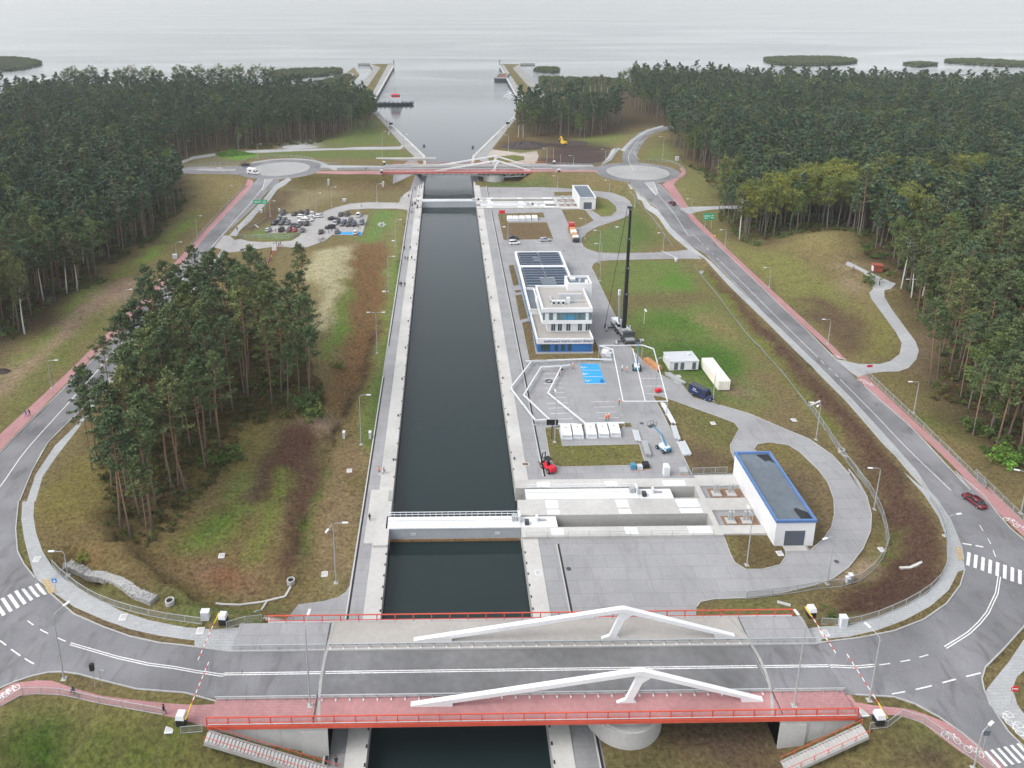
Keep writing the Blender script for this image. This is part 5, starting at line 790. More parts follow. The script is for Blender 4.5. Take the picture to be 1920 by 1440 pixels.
# kind: length, half width, hood height, roof height, [cabin x base-front, top-front, top-rear, base-rear], belt
CK = {'hatchback': (4.1, .88, .93, 1.5, (.95, .25, -1.55, -1.95)), 'saloon': (4.7, .91, .93, 1.46, (1.0, .2, -1.2, -1.85)), 'estate': (4.7, .9, .95, 1.5, (1.05, .3, -1.9, -2.25)), 'suv': (4.6, .95, 1.1, 1.72, (1.05, .45, -1.8, -2.15)), 'small_van': (4.4, .92, 1.1, 1.85, (1.3, .6, -2.05, -2.15))}
PROTO = {}
def make_car(kind):
    L, w, zb, zr, (a, b, c, d) = CK[kind]; t_ = thing('parked_car', 'car', 'car', (0, 0, -60)); h = L/2
    m = MB(); sec = [(-h, .78, .45, zb*.8), (-h+.12, .93, .3, zb*.97), (-h+.7, 1, .24, zb+.02), (0, 1, .22, zb), (h-1.0, 1, .24, zb*.95), (h-.35, .95, .26, zb*.86), (h-.06, .84, .32, zb*.72), (h, .74, .42, zb*.6)]; vs = []
    for x, k, z0, z1 in sec: q = w*k; vs += [(x, -q*.9, z0), (x, -q, z0+.15), (x, -q, z1*.72), (x, -q*.9, z1), (x, q*.9, z1), (x, q, z1*.72), (x, q, z0+.15), (x, q*.9, z0)]
    n = 8; m.add(vs, [(i*n+k, (i+1)*n+k, (i+1)*n+(k+1) % n, i*n+(k+1) % n) for i in range(len(sec)-1) for k in range(n)]+[tuple(range(n)), tuple((len(sec)-1)*n+k for k in reversed(range(n)))], CARC['grey'])
    wt = w*.78; m.box(c-.02, b+.02, -wt, wt, zr-.05, zr, CARC['grey']); 
    for s_ in (-1, 1):
        for (x0, x1) in ((a-.02, b), (c, d+.02)): m.bar((x0, s_*w*.87, zb-.02), (x1, s_*wt, zr-.03), .07, .07, CARC['grey']) if x0 > x1 and x0 == a-.02 else m.bar((x1, s_*w*.87, zb-.02), (x0, s_*wt, zr-.03), .1, .07, CARC['grey'])
        m.bar(((b+c)/2, s_*w*.88, zb), ((b+c)/2, s_*wt, zr-.03), .05, .09, CARC['grey']); m.box(.75, .95, s_*(w+.09)-.09, s_*(w+.09)+.09, zb, zb+.15, CARC['grey'])
    o = m.obj('body', t_, True)
    m = MB(); q = w*.86; vs = [(a, -q, zb-.06), (a, q, zb-.06), (d, q, zb-.06), (d, -q, zb-.06), (b, -wt+.03, zr-.04), (b, wt-.03, zr-.04), (c, wt-.03, zr-.04), (c, -wt+.03, zr-.04)]; m.add(vs, [(0, 1, 5, 4), (1, 2, 6, 5), (2, 3, 7, 6), (3, 0, 4, 7), (4, 5, 6, 7)], 'car_glass'); m.obj('window', t_)
    for x in (h-.85, -h+.8):
        for s_ in (-1, 1): MB().wheel(x, s_*(w-.1), .32, .24, 'rubber', 'tyre_hub').obj('wheel', t_)
    for s_ in (-1, 1): MB().box(h-.2, h-.02, s_*w*.62-.18, s_*w*.62+.18, zb*.56, zb*.7, 'headlamp').obj('headlight', t_); MB().box(-h-.01, -h+.15, s_*w*.66-.13, s_*w*.66+.13, zb*.62, zb*.85, 'tail_lamp').obj('tail_light', t_)
    return t_
def car(kind, col, x, y, ang, lab, grp=None, z=None, name='parked_car'):
    first = kind not in PROTO
    if first: PROTO[kind] = make_car(kind); PK[kind] = [q for q in bpy.data.objects if q.parent == PROTO[kind]]
    o = PROTO[kind]; r = o if first else o.copy()
    if not first: COL.objects.link(r)
    r.name = name; r.location = (x, y, (gz(x, y) if z is None else z)+.02); r.rotation_euler = (0, 0, ang); r['label'] = lab; r['category'] = 'car' if 'van' not in kind else 'van'
    if grp: r['group'] = grp
    elif 'group' in r: del r['group']
    for c_ in PK[kind]:
        d = c_ if first else c_.copy()
        if not first: COL.objects.link(d); d.parent = r
        if d.name.startswith('body'):
            for s_ in d.material_slots: s_.link = 'OBJECT'; s_.material = CARC[col]
    return r
PK = {}
def car2(kind, col, rear, front, lab, **k):
    a, b = pts(rear)[0], pts(front)[0]; return car(kind, col, (a[0]+b[0])/2, (a[1]+b[1])/2, math.atan2(b[1]-a[1], b[0]-a[0]), lab, **k)
car2('saloon', 'dark_red', "J 1733,172", "J 1665,125", 'dark red saloon driving away on the right road', name='driving_car'); car2('suv', 'black', "D 455,745", "D 392,803", 'black estate car driving towards the camera on the left road', name='driving_car'); car2('estate', 'black', "A 1362,695", "A 1400,690", 'black car entering the left roundabout in front of white camper', name='driving_car'); car2('hatchback', 'dark_red', "C 216,793", "C 198,780", 'small dark car on the right road below its roundabout', name='driving_car')
car2('small_van', 'white', "B 1185,1136", "B 1243,1132", 'small white delivery van parked beside the far brown lawn'); car2('suv', 'dark_grey', "B 1178,1112", "B 1236,1106", 'dark grey car parked behind the small white van'); car2('estate', 'silver', "B 1355,1118", "B 1420,1114", 'silver estate car parked alone north of the port office')
for i, (k, c, xx, yy, a, l) in enumerate((("suv", "black", 480, 205, 90, "at the left end of the back row"), ("saloon", "dark_grey", 582, 208, 90, "in the back row, left of the black suv"), ("suv", "black", 640, 204, 90, "in the middle of the back row"), ("small_van", "dark_grey", 692, 205, 90, "in the back row, right of the black suv"), ("hatchback", "white", 745, 206, 90, "at the right end of the back row"), ("estate", "white", 655, 237, -8, "parked crosswise behind the back row"), ("estate", "white", 785, 232, 5, "leaving crosswise by the exit lane"), ("hatchback", "white", 713, 247, 170, "small one squeezed beside the crosswise white estate"),
        ("suv", "black", 405, 293, 82, "at the left end of the middle row"), ("suv", "dark_blue", 442, 268, 82, "just behind the left end of the middle row"), ("saloon", "dark_grey", 470, 293, 84, "second from left in the middle row"), ("suv", "grey", 492, 266, 84, "behind the second middle row car"), ("hatchback", "grey", 523, 293, 86, "third from left in the middle row"), ("hatchback", "silver", 350, 358, 80, "at the front left corner"), ("small_van", "black", 468, 357, 84, "in the front row, left of the two red cars"), ("hatchback", "dark_red", 537, 357, 86, "darker of the two red ones in the front row"), ("hatchback", "red", 588, 357, 88, "brighter of the two red ones in the front row"), ("saloon", "grey", 655, 357, 95, "at the right end of the front row"), ("saloon", "dark_grey", 592, 318, 150, "turned diagonally above the red cars"), ("saloon", "grey", 637, 296, 95, "to the left of the black one by the planted strip"), ("suv", "black", 695, 298, 95, "beside the planted strip"), ("hatchback", "white", 655, 271, 5, "crosswise in the middle of the left half"), ("hatchback", "white", 712, 268, 20, "crosswise just above the planted strip"),
        ("saloon", "black", 823, 372, 92, "driving alone on the middle lane"), ("suv", "black", 905, 333, 5, "large one crosswise left of the blue bays"), ("saloon", "black", 932, 254, 8, "crosswise, upper left of right half"), ("estate", "green", 1000, 215, 90, "at the left of the upper right row"), ("saloon", "black", 1060, 213, 90, "second in the upper right row"), ("small_van", "white", 1162, 222, 88, "right end of upper right row"), ("suv", "black", 980, 275, 95, "in the right half beside a silver one"), ("hatchback", "silver", 950, 294, 92, "in the right half, left of a black one"), ("hatchback", "blue", 1035, 281, 90, "bright one in the right half"), ("suv", "grey", 1092, 268, 90, "behind the dark row in the right half"), ("hatchback", "grey", 1012, 302, 90, "left end of the row facing blue bays"), ("saloon", "dark_grey", 1068, 304, 90, "centre of the row facing blue bays"), ("suv", "dark_blue", 1122, 303, 88, "third in the row facing blue bays"), ("suv", "grey", 1190, 290, 88, "at the right edge of the right half"), ("hatchback", "grey", 967, 372, 92, "left of the empty blue bays"), ("hatchback", "white", 1138, 378, 90, "parked on the blue bays"))):
    x, y = pts(f"K {xx},{yy}")[0]; car(k, c, x, y+.6, R(a+(180 if i % 3 == 0 else 0)), f"{c.replace('_', ' ')} {k.replace('_', ' ')}, left car park, {l}", 'cars in the left car park')
def rig(name, lab, cat, rear, front, z=None):
    a, b = pts(rear)[0], pts(front)[0]; x, y = (a[0]+b[0])/2, (a[1]+b[1])/2; return thing(name, lab, cat, (x, y, gz(x, y)+.02 if z is None else z), math.atan2(b[1]-a[1], b[0]-a[0]))
def wheels(t_, xs, w, r, tw=.28):
    for x in xs:
        for s_ in (-1, 1): MB().wheel(x, s_*w, r, tw, 'rubber', 'tyre_hub').obj('wheel', t_)
def panel_van(t_, col, L, w, H, hood=1.15, sx=1.0):
    m = MB(); h = L/2; m.extr([(-h, .4), (-h, H-.15), (-h+.15, H), (h-1.55*sx, H), (h-1.35*sx, H-.1), (h-.85*sx, hood+.15), (h-.1, hood-.15), (h, hood-.4), (h, .4)], -w, w, CARC[col]); m.obj('body', t_)
    m = MB(); k = Vector((h-1.36*sx, 0, H-.12)), Vector((h-.86*sx, 0, hood+.17)); n = Vector((k[1].z-k[0].z, 0, k[0].x-k[1].x)).normalized()*-.012; m.add([k[0]+n+Vector((0, -w*.88, 0)), k[0]+n+Vector((0, w*.88, 0)), k[1]+n+Vector((0, w*.94, 0)), k[1]+n+Vector((0, -w*.94, 0))], [(3, 2, 1, 0)], 'car_glass'); m.obj('windscreen', t_)
    for s_ in (-1, 1): m = MB(); m.extr([(h-2.5*sx, hood+.1), (h-2.5*sx, H-.3), (h-1.55*sx, H-.3), (h-1.05*sx, hood+.1)], s_*w-.01, s_*w+.01, 'car_glass'); m.obj('window', t_); MB().box(h-.12, h+.01, s_*w*.72-.2, s_*w*.72+.2, hood-.5, hood-.28, 'headlamp').obj('headlight', t_); MB().box(h-1.2, h-1.0, s_*(w+.15)-.12, s_*(w+.15)+.12, hood+.1, hood+.45, 'black').obj('mirror', t_); MB().box(-h-.01, -h+.05, s_*w*.9-.08, s_*w*.9+.08, .9, 1.6, 'tail_lamp').obj('tail_light', t_)
t_ = rig('delivery_van', 'navy blue high roof delivery van parked on the yard road', 'van', "E 1515,1125", "E 1668,1200"); panel_van(t_, 'navy', 6.2, 1.0, 2.55); wheels(t_, (-1.9, 1.9), .92, .36); m = MB(); m.box(-2.6, 1.2, -.85, .85, 2.55, 2.6, 'dark_steel'); m.obj('roof_rack', t_)
text('Stel', .55, (-1.3, -1.012, 1.75), (PI/2, 0, 0), 'white_paint', t_); text('serwis budowa', .26, (-1.2, -1.012, 1.35), (PI/2, 0, 0), 'white_paint', t_)
t_ = rig('camper_van', 'white camper van on the left roundabout', 'camper van', "A 1392,735", "A 1460,742"); panel_van(t_, 'white', 6.4, 1.05, 2.3); m = MB(); m.box(-3.2, 1.6, -1.1, 1.1, 2.2, 3.0, CARC['white'], taper=.1); m.obj('living_box', t_); wheels(t_, (-2, 2.1), .95, .35)
for s_ in (-1, 1): MB().box(-1.8, -.6, s_*1.09-.03, s_*1.09+.03, 1.5, 2.1, 'car_glass').obj('window', t_)
t_ = rig('flatbed_lorry', 'red lorry with a flatbed trailer of beige slabs beside the yard lawn', 'lorry', "B 1566,1140", "B 1526,1038"); L = 17.; m = MB(); m.box(6.0, 8.3, -1.25, 1.25, .6, 3.4, CARC['red'], taper=.12); m.box(5.2, 5.9, -1.2, 1.2, 1, 3.2, CARC['red']); m.obj('cab', t_); m = MB(); m.box(8.18, 8.26, -1.05, 1.05, 2.1, 3.1, 'car_glass'); m.obj('windscreen', t_); m = MB(); m.box(-8.5, 5.2, -1.25, 1.25, 1.0, 1.3, 'timber'); m.box(-8.5, 7.8, -.45, .45, .7, 1.0, 'dark_steel'); m.box(-8.6, -8.5, -1.25, 1.25, 1., 2.1, 'dark_steel'); m.obj('trailer', t_)
for x0, x1, c in ((1.8, 4.8, 'timber'), (-2, 1.4, 'container'), (-5, -2.4, 'timber'), (-8, -5.4, 'white_steel')): MB().box(x0, x1, -1.1, 1.1, 1.31, 2.3, c, taper=.03).obj('cargo_slab', t_)
wheels(t_, (7.2, 4.2, -5, -6.2, -7.4), 1.05, .5, .3)
# mobile crane
t_ = rig('mobile_crane', 'tall mobile crane with raised black telescopic boom on the yard', 'crane', "M 1400,1330", "M 1330,960"); t_.rotation_euler.z = R(97); cx, cy, cz = t_.location
m = MB(); m.box(-7, 7, -1.35, 1.35, .9, 1.6, 'dark_steel'); m.box(-6.6, 3.6, -1.25, 1.25, 1.6, 1.95, 'galvanised'); m.obj('carrier', t_); m = MB(); m.box(4.6, 7.2, -1.35, 1.35, .7, 2.7, 'white_steel', taper=.15); m.box(6.9, 7.1, -1.1, 1.1, 1.6, 2.4, 'car_glass'); m.obj('driver_cab', t_)
wheels(t_, (-5.6, -4, -2.2, 1.5, 3.1, 5.6), 1.15, .68, .4)
for x in (-5, 4):
    for s_ in (-1, 1): m = MB(); m.bar((x, s_*.5, .9), (x, s_*3.6, .8), .35, .35, 'dark_steel'); m.box(x-.2, x+.2, s_*3.6-.2, s_*3.6+.2, .1, 1., 'white_steel'); m.box(x-.5, x+.5, s_*3.6-.5, s_*3.6+.5, -.02, .1, 'dark_steel'); m.obj('outrigger', t_)
m = MB(); m.box(-5.2, -1.6, -1.5, 1.5, 2.0, 3.2, 'galvanised', taper=.1); m.box(-1.6, 2.4, -1.2, -.5, 2, 3.2, 'white_steel'); m.box(-5.3, -4.2, -1.6, 1.6, 2.1, 3.6, 'dark_steel'); m.lathe([(.55, 2.9), (.55, 3.7)], 'galvanised', 12, (-3.2, .4, 0)); m.obj('counterweight', t_); m = MB(); m.box(.3, 2.4, .55, 1.5, 2.0, 3.9, 'white_steel', taper=.1); m.box(.28, 2.42, .6, 1.52, 2.7, 3.5, 'car_glass', taper=.1); m.obj('operator_cab', t_)
A = Vector((-.8, 0, 3.0)); D = Vector((-.026, .018, 1)).normalized(); hb = hfit(cx, cy, cz, 386)-3.2; b_ = None
for k, (a, b, w) in enumerate(((0, .30, .95), (.27, .52, .8), (.5, .76, .66), (.74, 1., .52))): m = MB(); m.bar(A+D*hb*a, A+D*hb*b, w, w*1.1, 'black', (0, 1, 0)); m.bar(A+D*hb*(b-.012), A+D*hb*b, w+.25, w+.3, 'dark_steel', (0, 1, 0)); m.bar(A+D*hb*(b-.008), A+D*hb*b, w+.9, .12, 'galvanised', (0, 1, 0)); m.obj('boom_section', t_)
m = MB(); m.bar(A+D*hb*.0+Vector((1.6, 0, -.6)), A+D*hb*.28+Vector((.7, 0, 0)), .45, .45, 'galvanised'); m.obj('lift_cylinder', t_); m = MB(); tp = A+D*hb; m.bar(tp+Vector((0, -.5, .2)), tp+Vector((0, .9, .5)), .5, .6, 'dark_steel'); m.obj('boom_head', t_)
m = MB(); m.bar(tp+Vector((0, .9, .3)), (-.6, 5.6, 4.2), .05, .05, 'black'); m.bar(tp+Vector((.2, .9, .3)), (-.3, 5.6, 4.2), .05, .05, 'black'); m.obj('hoist_rope', t_); m = MB(); m.box(-.75, -.15, 5.4, 5.8, 3., 4.2, 'dark_steel'); m.tube([(-.45, 5.6, 3), (-.45, 5.6, 2.6), (-.25, 5.6, 2.35), (-.5, 5.6, 2.2)], .07, 'yellow', 6); m.obj('hook_block', t_); m = MB(); m.bar((.9, .9, 3), (.6, 1.5, 13), .5, .5, 'galvanised'); m.box(.3, 1., 1.2, 1.8, 12.6, 14.2, 'white_steel'); m.obj('folded_jib', t_)
# boom lifts, fork lift, excavator
def boomlift(t_, up):
    m = MB(); m.box(-1.3, 1.3, -.75, .75, .35, .75, 'machine_blue'); m.obj('chassis', t_); wheels(t_, (-1, 1), .95, .42, .35); m = MB(); m.box(-1.6, .8, -.75, .75, .8, 1.5, 'white_steel', taper=.1); m.box(-1.7, -.9, -.7, .7, .8, 1.35, 'machine_blue'); m.obj('turret', t_); m = MB()
    P0 = Vector((-.9, 0, 1.5)); P1 = P0+(Vector((.6, 0, 3.2)) if up else Vector((1.6, .2, 2.0))); P2 = P1+(Vector((.4, 0, 3.)) if up else Vector((2.4, .3, .9)))
    m.bar(P0, P1, .28, .35, 'machine_blue', (1, 0, 0)); m.bar(P1, P2, .22, .28, 'machine_blue', (1, 0, 0)); m.bar(P1+Vector((-.1, .25, -.1)), P0+Vector((.6, .25, 0)), .12, .12, 'white_steel', (1, 0, 0)); m.obj('boom', t_); m = MB(); c = P2+Vector((.6, 0, 0)); m.box(c.x-.5, c.x+.5, c.y-.9, c.y+.9, c.z-.4, c.z-.3, 'dark_steel')
    for a in (-.48, .48):
        for bb in (-.88, 0, .88): m.box(c.x+a-.025, c.x+a+.025, c.y+bb-.025, c.y+bb+.025, c.z-.3, c.z+.7, 'dark_steel')
        m.bar((c.x+a, c.y-.9, c.z+.7), (c.x+a, c.y+.9, c.z+.7), .05, .05, 'dark_steel')
    m.obj('basket', t_)
t_ = rig('boom_lift', 'blue boom lift with lowered basket beside the steel beams', 'boom lift', "G 1125,665", "G 1075,640"); t_.rotation_euler.z = R(115); boomlift(t_, False); t_ = rig('boom_lift', 'blue boom lift with raised arm behind the standing steel frame', 'boom lift', "E 1130,1000", "E 1125,940"); boomlift(t_, True)
t_ = rig('fork_lift', 'red rough terrain forklift at the yard corner near the lock', 'forklift', "G 432,790", "G 382,745"); m = MB(); m.box(-1.9, 1.1, -.75, .75, .5, 1.25, 'machine_red', taper=.08); m.box(-2.1, -.7, -.8, .8, .6, 1.55, 'machine_red', taper=.18); m.obj('body', t_); wheels(t_, (1., -1.3), .85, .55, .4); m = MB()
for x in (-.6, .8):
    for s_ in (-.6, .6): m.bar((x, s_, 1.2), (x*.9, s_, 2.5), .08, .08, 'black')
m.box(-.7, .9, -.7, .7, 2.5, 2.58, 'black'); m.box(-.4, .1, -.3, .3, 1.2, 1.9, 'black'); m.obj('roll_cage', t_); m = MB()
for s_ in (-.4, .4): m.bar((1.7, s_, .2), (1.55, s_, 3.2), .14, .18, 'black', (1, 0, 0)); m.bar((1.75, s_, .25), (3, s_, .22), .14, .07, 'black')
m.bar((1.58, -.4, 3), (1.58, .4, 3), .1, .1, 'black'); m.bar((1.7, -.6, .8), (1.7, .6, .8), .08, .5, 'black'); m.obj('mast', t_)
t_ = rig('excavator', 'yellow excavator standing on the dark soil field', 'excavator', "B 1500,580", "B 1480,572"); m = MB()
for s_ in (-1.1, 1.1): m.extr([(-2, .1), (-2.2, .5), (-1.9, .9), (1.9, .9), (2.2, .5), (2, .1)], s_-.35, s_+.35, 'dark_steel')
m.obj('track', t_); m = MB(); m.box(-2.3, 1.4, -1.4, 1.4, 1.1, 2.2, 'yellow', taper=.1); m.box(.1, 1.5, .4, 1.4, 2.1, 3.1, 'yellow', taper=.1); m.obj('upper_body', t_); m = MB(); m.bar((1, -.2, 2), (3.6, -.2, 4.6), .5, .6, 'yellow'); m.bar((3.6, -.2, 4.6), (5.6, -.2, 2.2), .4, .45, 'yellow'); m.obj('boom', t_); m = MB(); m.extr([(5.2, 2.2), (6, 2.1), (6, 1.2), (5.3, 1.0)], -.8, .4, 'dark_steel'); m.obj('bucket', t_)
# ---------------- containers, generators, huts ----------------
def generator(x, y, z, lab, grp):
    t_ = thing('generator_unit', lab, 'generator', (x, y, z), R(-3), grp); m = MB(); m.box(-1.2, 1.2, -2.2, 2.2, .3, 1.2, 'white_paint', taper=.06); m.obj('housing', t_); m = MB(); m.box(-1.3, 1.3, -2.3, 2.3, 0, .3, 'louvre'); m.obj('skid', t_); m = MB(); m.box(-.9, .9, -2.19, -2.16, .45, 1.0, 'louvre'); m.obj('louvre', t_)
    m = MB(); m.box(-.12, .12, .6, .84, 1.2, 1.3, 'dark_steel'); m.obj('exhaust', t_)
GN = ['leftmost', 'second from left', 'middle', 'fourth from left', 'rightmost']
for k, s in enumerate(("G 523,585", "G 592,582", "G 672,580", "G 745,576", "G 815,572")): x, y, z = gp(s); generator(x, y+1.9, z, f'white generator housing on the yard pad below the steel frames, {GN[k]} of five', 'near white generators')
for k, s in enumerate(("B 1190,1003", "B 1223,1003", "B 1258,1002", "B 1293,1001", "B 1330,1000")): x, y, z = gp(s); generator(x, y+1.9, z, f'white generator housing beside the far brown lawn, {GN[k]} of five', 'far white generators')
t_ = thing('site_cabin', 'white site cabin with grey roof and three grey doors on the lawn', 'cabin', (61.6, 187.6, 2.62), R(3)); m = MB(); m.box(-3.9, 3.9, -2.7, 2.7, 0, 2.5, 'white_paint'); m.obj('wall', t_); m = MB(); m.extr([(-4.05, 2.5), (4.05, 2.5), (4.05, 2.62), (-4.05, 2.62)], -2.85, 2.85, 'louvre'); r_ = m.obj('roof', t_); m = MB(); m.lathe([(.3, 0), (.3, .3), (.42, .34), (.05, .5)], 'white_steel', 10, (2.4, .9, 2.62)); m.obj('vent', r_)
for x in (-2.2, -.5, 2.7): MB().box(x-.5, x+.5, -2.74, -2.7, .15, 2.15, 'shutter').obj('door', t_)
t_ = thing('shipping_container', 'long cream shipping container standing on the lawn', 'container', (68.5, 180.3, 2.62), R(2)); m = MB(); m.box(-1.5, 1.5, -6.1, 6.1, .1, 2.75, 'container')
for k in range(40): y = -6+k*.3; m.box(-1.53, -1.5, y, y+.14, .3, 2.6, 'container')
m.obj('shell', t_)
for s_ in (-.75, .75): m = MB(); m.box(s_-.7, s_+.7, -6.15, -6.1, .25, 2.6, 'container'); d_ = m.obj('door', t_); m = MB(); m.box(s_-.3, s_-.26, -6.19, -6.15, .25, 2.6, 'galvanised'); m.box(s_+.26, s_+.3, -6.19, -6.15, .25, 2.6, 'galvanised'); m.obj('lock_rod', d_)
def simple(name, lab, cat, s, build, rz=0, grp=None, z=None):
    x, y, zz = gp(s); t_ = thing(name, lab, cat, (x, y, zz if z is None else z), R(rz), grp); build(t_); return t_
def toilet(t_): MB().box(-.6, .6, -.6, .6, 0, 2.2, 'white_paint').obj('cabin', t_); MB().box(-.65, .65, -.65, .65, 2.2, 2.55, 'white_paint', taper=.3).obj('roof', t_); MB().box(-.35, .35, -.63, -.6, .1, 2.0, 'white_steel').obj('door', t_)
simple('portable_toilet', 'white portable toilet cabin on the yard near the gate slab', 'toilet', "G 1115,800", toilet)
def crate(c, w, h): return lambda t_: (MB().box(-w, w, -w, w, .12, h, c, taper=.06).obj('box', t_), MB().box(-w-.05, w+.05, -w-.05, w+.05, 0, .12, 'timber').obj('pallet', t_))
simple('equipment_crate', 'pale grey equipment crate on the yard right of the portable toilet', 'crate', "G 1218,785", crate('galvanised', .9, .7)); simple('tank', 'blue water tank on the yard below the generator lawn', 'tank', "G 917,765", crate('machine_blue', .55, 1.2)); simple('compressor', 'grey compressor beside the blue tank', 'machine', "G 957,765", crate('louvre', .6, .9)); simple('compressor', 'black compressor right of the grey one', 'machine', "G 993,755", crate('black', .7, 1.1)); simple('counterweight_stack', 'white crane counterweights stacked left of the mobile crane', 'counterweight', "E 905,850", lambda t_: (MB().box(-1, 1, -.8, .8, 0, .9, 'white_paint', taper=.1).obj('block', t_), MB().box(.6, 2.2, -1.8, -.6, 0, 1., 'louvre', taper=.1).obj('block', t_)), -30); simple('generator_trailer', 'small red machine under the steel frame corner', 'machine', "E 1283,1135", lambda t_: (MB().box(-.9, .9, -.5, .5, .35, 1., 'machine_red', taper=.12).obj('body', t_), MB().wheel(0, -.5, .3, .15).obj('wheel', t_), MB().wheel(0, .5, .3, .15).obj('wheel', t_)), 20); simple('cable_coil', 'dark coil of cable lying on the parking bays', 'cable', "E 497,1057", lambda t_: [MB().tube([(r*math.cos(k*PI/8), r*math.sin(k*PI/8), .1+.05*j) for k in range(17)], .08, 'dark_steel').obj('cable_loop', t_) for j, r in enumerate((.9, .7))]); simple('tool_bag', 'navy tool bag on the lowest blue bay', 'bag', "E 877,1060", lambda t_: (MB().box(-.4, .4, -.3, .3, 0, .5, 'blue_wall', taper=.08).obj('bag_body', t_), MB().tube([(-.25, 0, .5), (-.2, 0, .7), (.2, 0, .7), (.25, 0, .5)], .04, 'black').obj('handle', t_)))
# stacks of beams and timber
def stack(name, lab, a, b, w, rows, cols, m_, cat='stack', r=.0):
    p, q = pts(a)[0], pts(b)[0]; L = math.hypot(q[0]-p[0], q[1]-p[1]); x, y = (p[0]+q[0])/2, (p[1]+q[1])/2; t_ = thing(name, lab, cat, (x, y, gz(x, y)), math.atan2(q[1]-p[1], q[0]-p[0])); c = w/cols
    for xx in (-L*.35, L*.35): MB().box(xx-.12, xx+.12, -w*.6, w*.6, 0, .15, 'timber').obj('bearer', t_)
    for j in range(rows):
        for i in range(cols): dx = random.uniform(-.3, .3); MB().box(-L/2+dx, L/2+dx, -w/2+i*c+.02, -w/2+(i+1)*c-.02, .15+j*c*.9, .15+(j+1)*c*.9-.02, m_).obj('beam', t_)
stack('timber_stack', 'stack of orange brown timber planks behind the standing frame', "E 1195,915", "E 1295,985", 1.6, 3, 4, 'timber'); stack('pipe_stack', 'grey pipes on timbers beside the yard road', "E 1345,1010", "E 1465,1085", 1.3, 2, 3, 'galvanised'); stack('beam_stack', 'white steel beams at the edge of the brown lawn, upper pile', "G 1095,375", "G 1160,495", 1.1, 1, 3, 'white_steel'); stack('beam_stack', 'white steel beams with black strap, middle pile by the lawn edge', "G 1160,515", "G 1188,598", 1.2, 2, 4, 'louvre'); stack('beam_stack', 'white wide sheet beams, lowest pile by the lawn edge', "G 1205,610", "G 1245,690", 2.0, 1, 5, 'louvre'); stack('beam_stack', 'long galvanised beams left of the lowered boom lift', "G 985,615", "G 1010,695", 1.2, 2, 3, 'galvanised'); stack('beam_stack', 'short pale beams between generators and boom lift', "G 930,540", "G 950,605", 1.4, 1, 4, 'louvre')
# steel frames of the tent hall
def frame(lab, segs, w, name='steel_frame', posts=()):
    p0 = segs[0][0]; t_ = thing(name, lab, 'steel frame', (p0[0], p0[1], 2.6), 0, 'steel frames for the hall'); O = Vector((p0[0], p0[1], 2.6))
    for a, b in segs: MB().bar(Vector(a)-O, Vector(b)-O, w, w*1.1, 'white_steel').obj('beam', t_)
    for x, y, z in posts: m = MB(); m.bar(Vector((x, y, 2.6))-O, Vector((x, y, z))-O, .16, .16, 'galvanised', (1, 0, 0)); m.box(x-O.x-.3, x-O.x+.3, y-O.y-.3, y-O.y+.3, 0, .06, 'galvanised'); m.obj('post', t_)
def chev(lab, s):
    p = [(*G(u, v, 3.7), 3.7) for u, v, _ in px(s)]; frame(lab, list(zip(p, p[1:])), .3, posts=[(a[0], a[1], 3.5) for a in p]+[((a[0]*.5+b[0]*.5), (a[1]*.5+b[1]*.5), 3.5) for a, b in zip(p, p[1:])])
chev('white arrow shaped steel frame lying on trestles, outermost of three beside the lock', "E 480,905 375,908 220,1105 400,1338 480,1332"); chev('white arrow shaped steel frame lying on trestles, middle of three', "E 590,945 440,955 315,1155 500,1330 560,1365 700,1365"); chev('white arrow shaped steel frame lying on trestles, innermost across the parking bays', "E 650,940 590,945 490,1140 760,1360 1040,1355")
chev('straight white steel beams on trestles in front of the port office', "E 330,912 500,905 640,900 790,895 950,900")
V6 = lambda s, z: [(*G(u, v, z), z) for u, v, _ in px(s)]
a = V6("E 955,825 1100,822 1250,822", 6.6); b = V6("E 1030,1200 1190,1200 1350,1200", 6.2); c = V6("E 858,798 1030,797 1170,795", 6.6)
frame('standing white steel portal frame with three long beams in front of the crane', [(b[0], b[1]), (b[1], b[2])]+list(zip(a, b))+[(c[0], a[0]), (c[2], a[2]), (c[0], c[1]), (c[1], c[2])], .2, posts=b+[c[0], c[2], a[1]])
# ---------------- boats and harbour ----------------
def at_px(u, v, h=0): x, y = P(u, v, h); return x, y
x, y = at_px(728, 196); t_ = thing('work_pontoon', 'black work pontoon with orange crane arm and red wheelhouse by the left pier', 'work boat', (x, y, 0), R(2)); m = MB(); m.extr([(-21, -.3), (-21.5, 1.7), (21.5, 1.7), (19.5, -.3)], -4.5, 4.5, 'black'); m.obj('hull', t_); m = MB(); m.box(-20.8, 20.8, -4.2, 4.2, 1.7, 1.85, 'dark_steel'); m.obj('deck', t_); m = MB(); m.box(2, 11, -2.6, 2.6, 1.85, 6.2, 'white_paint'); m.obj('deckhouse', t_); m = MB(); m.box(2.6, 10, -2.2, 2.2, 6.2, 8.8, 'machine_red', taper=.2); m.box(2.7, 9.9, -2.3, 2.3, 7.1, 8.1, 'car_glass', taper=.15); m.obj('wheelhouse', t_); m = MB(); m.tube([(6, 0, 8.8), (6, 0, 14)], .12, 'dark_steel', 6); m.obj('mast', t_)
m = MB(); m.bar((-15, 0, 2), (-18.5, 0, 9.5), .9, 1.2, 'orange', (1, 0, 0)); m.bar((-18.5, 0, 9.5), (-13, 0, 5), .8, .9, 'orange', (1, 0, 0)); m.box(-17, -12.5, -1.6, 1.6, 1.85, 4, 'orange', taper=.2); m.obj('crane_arm', t_); m = MB()
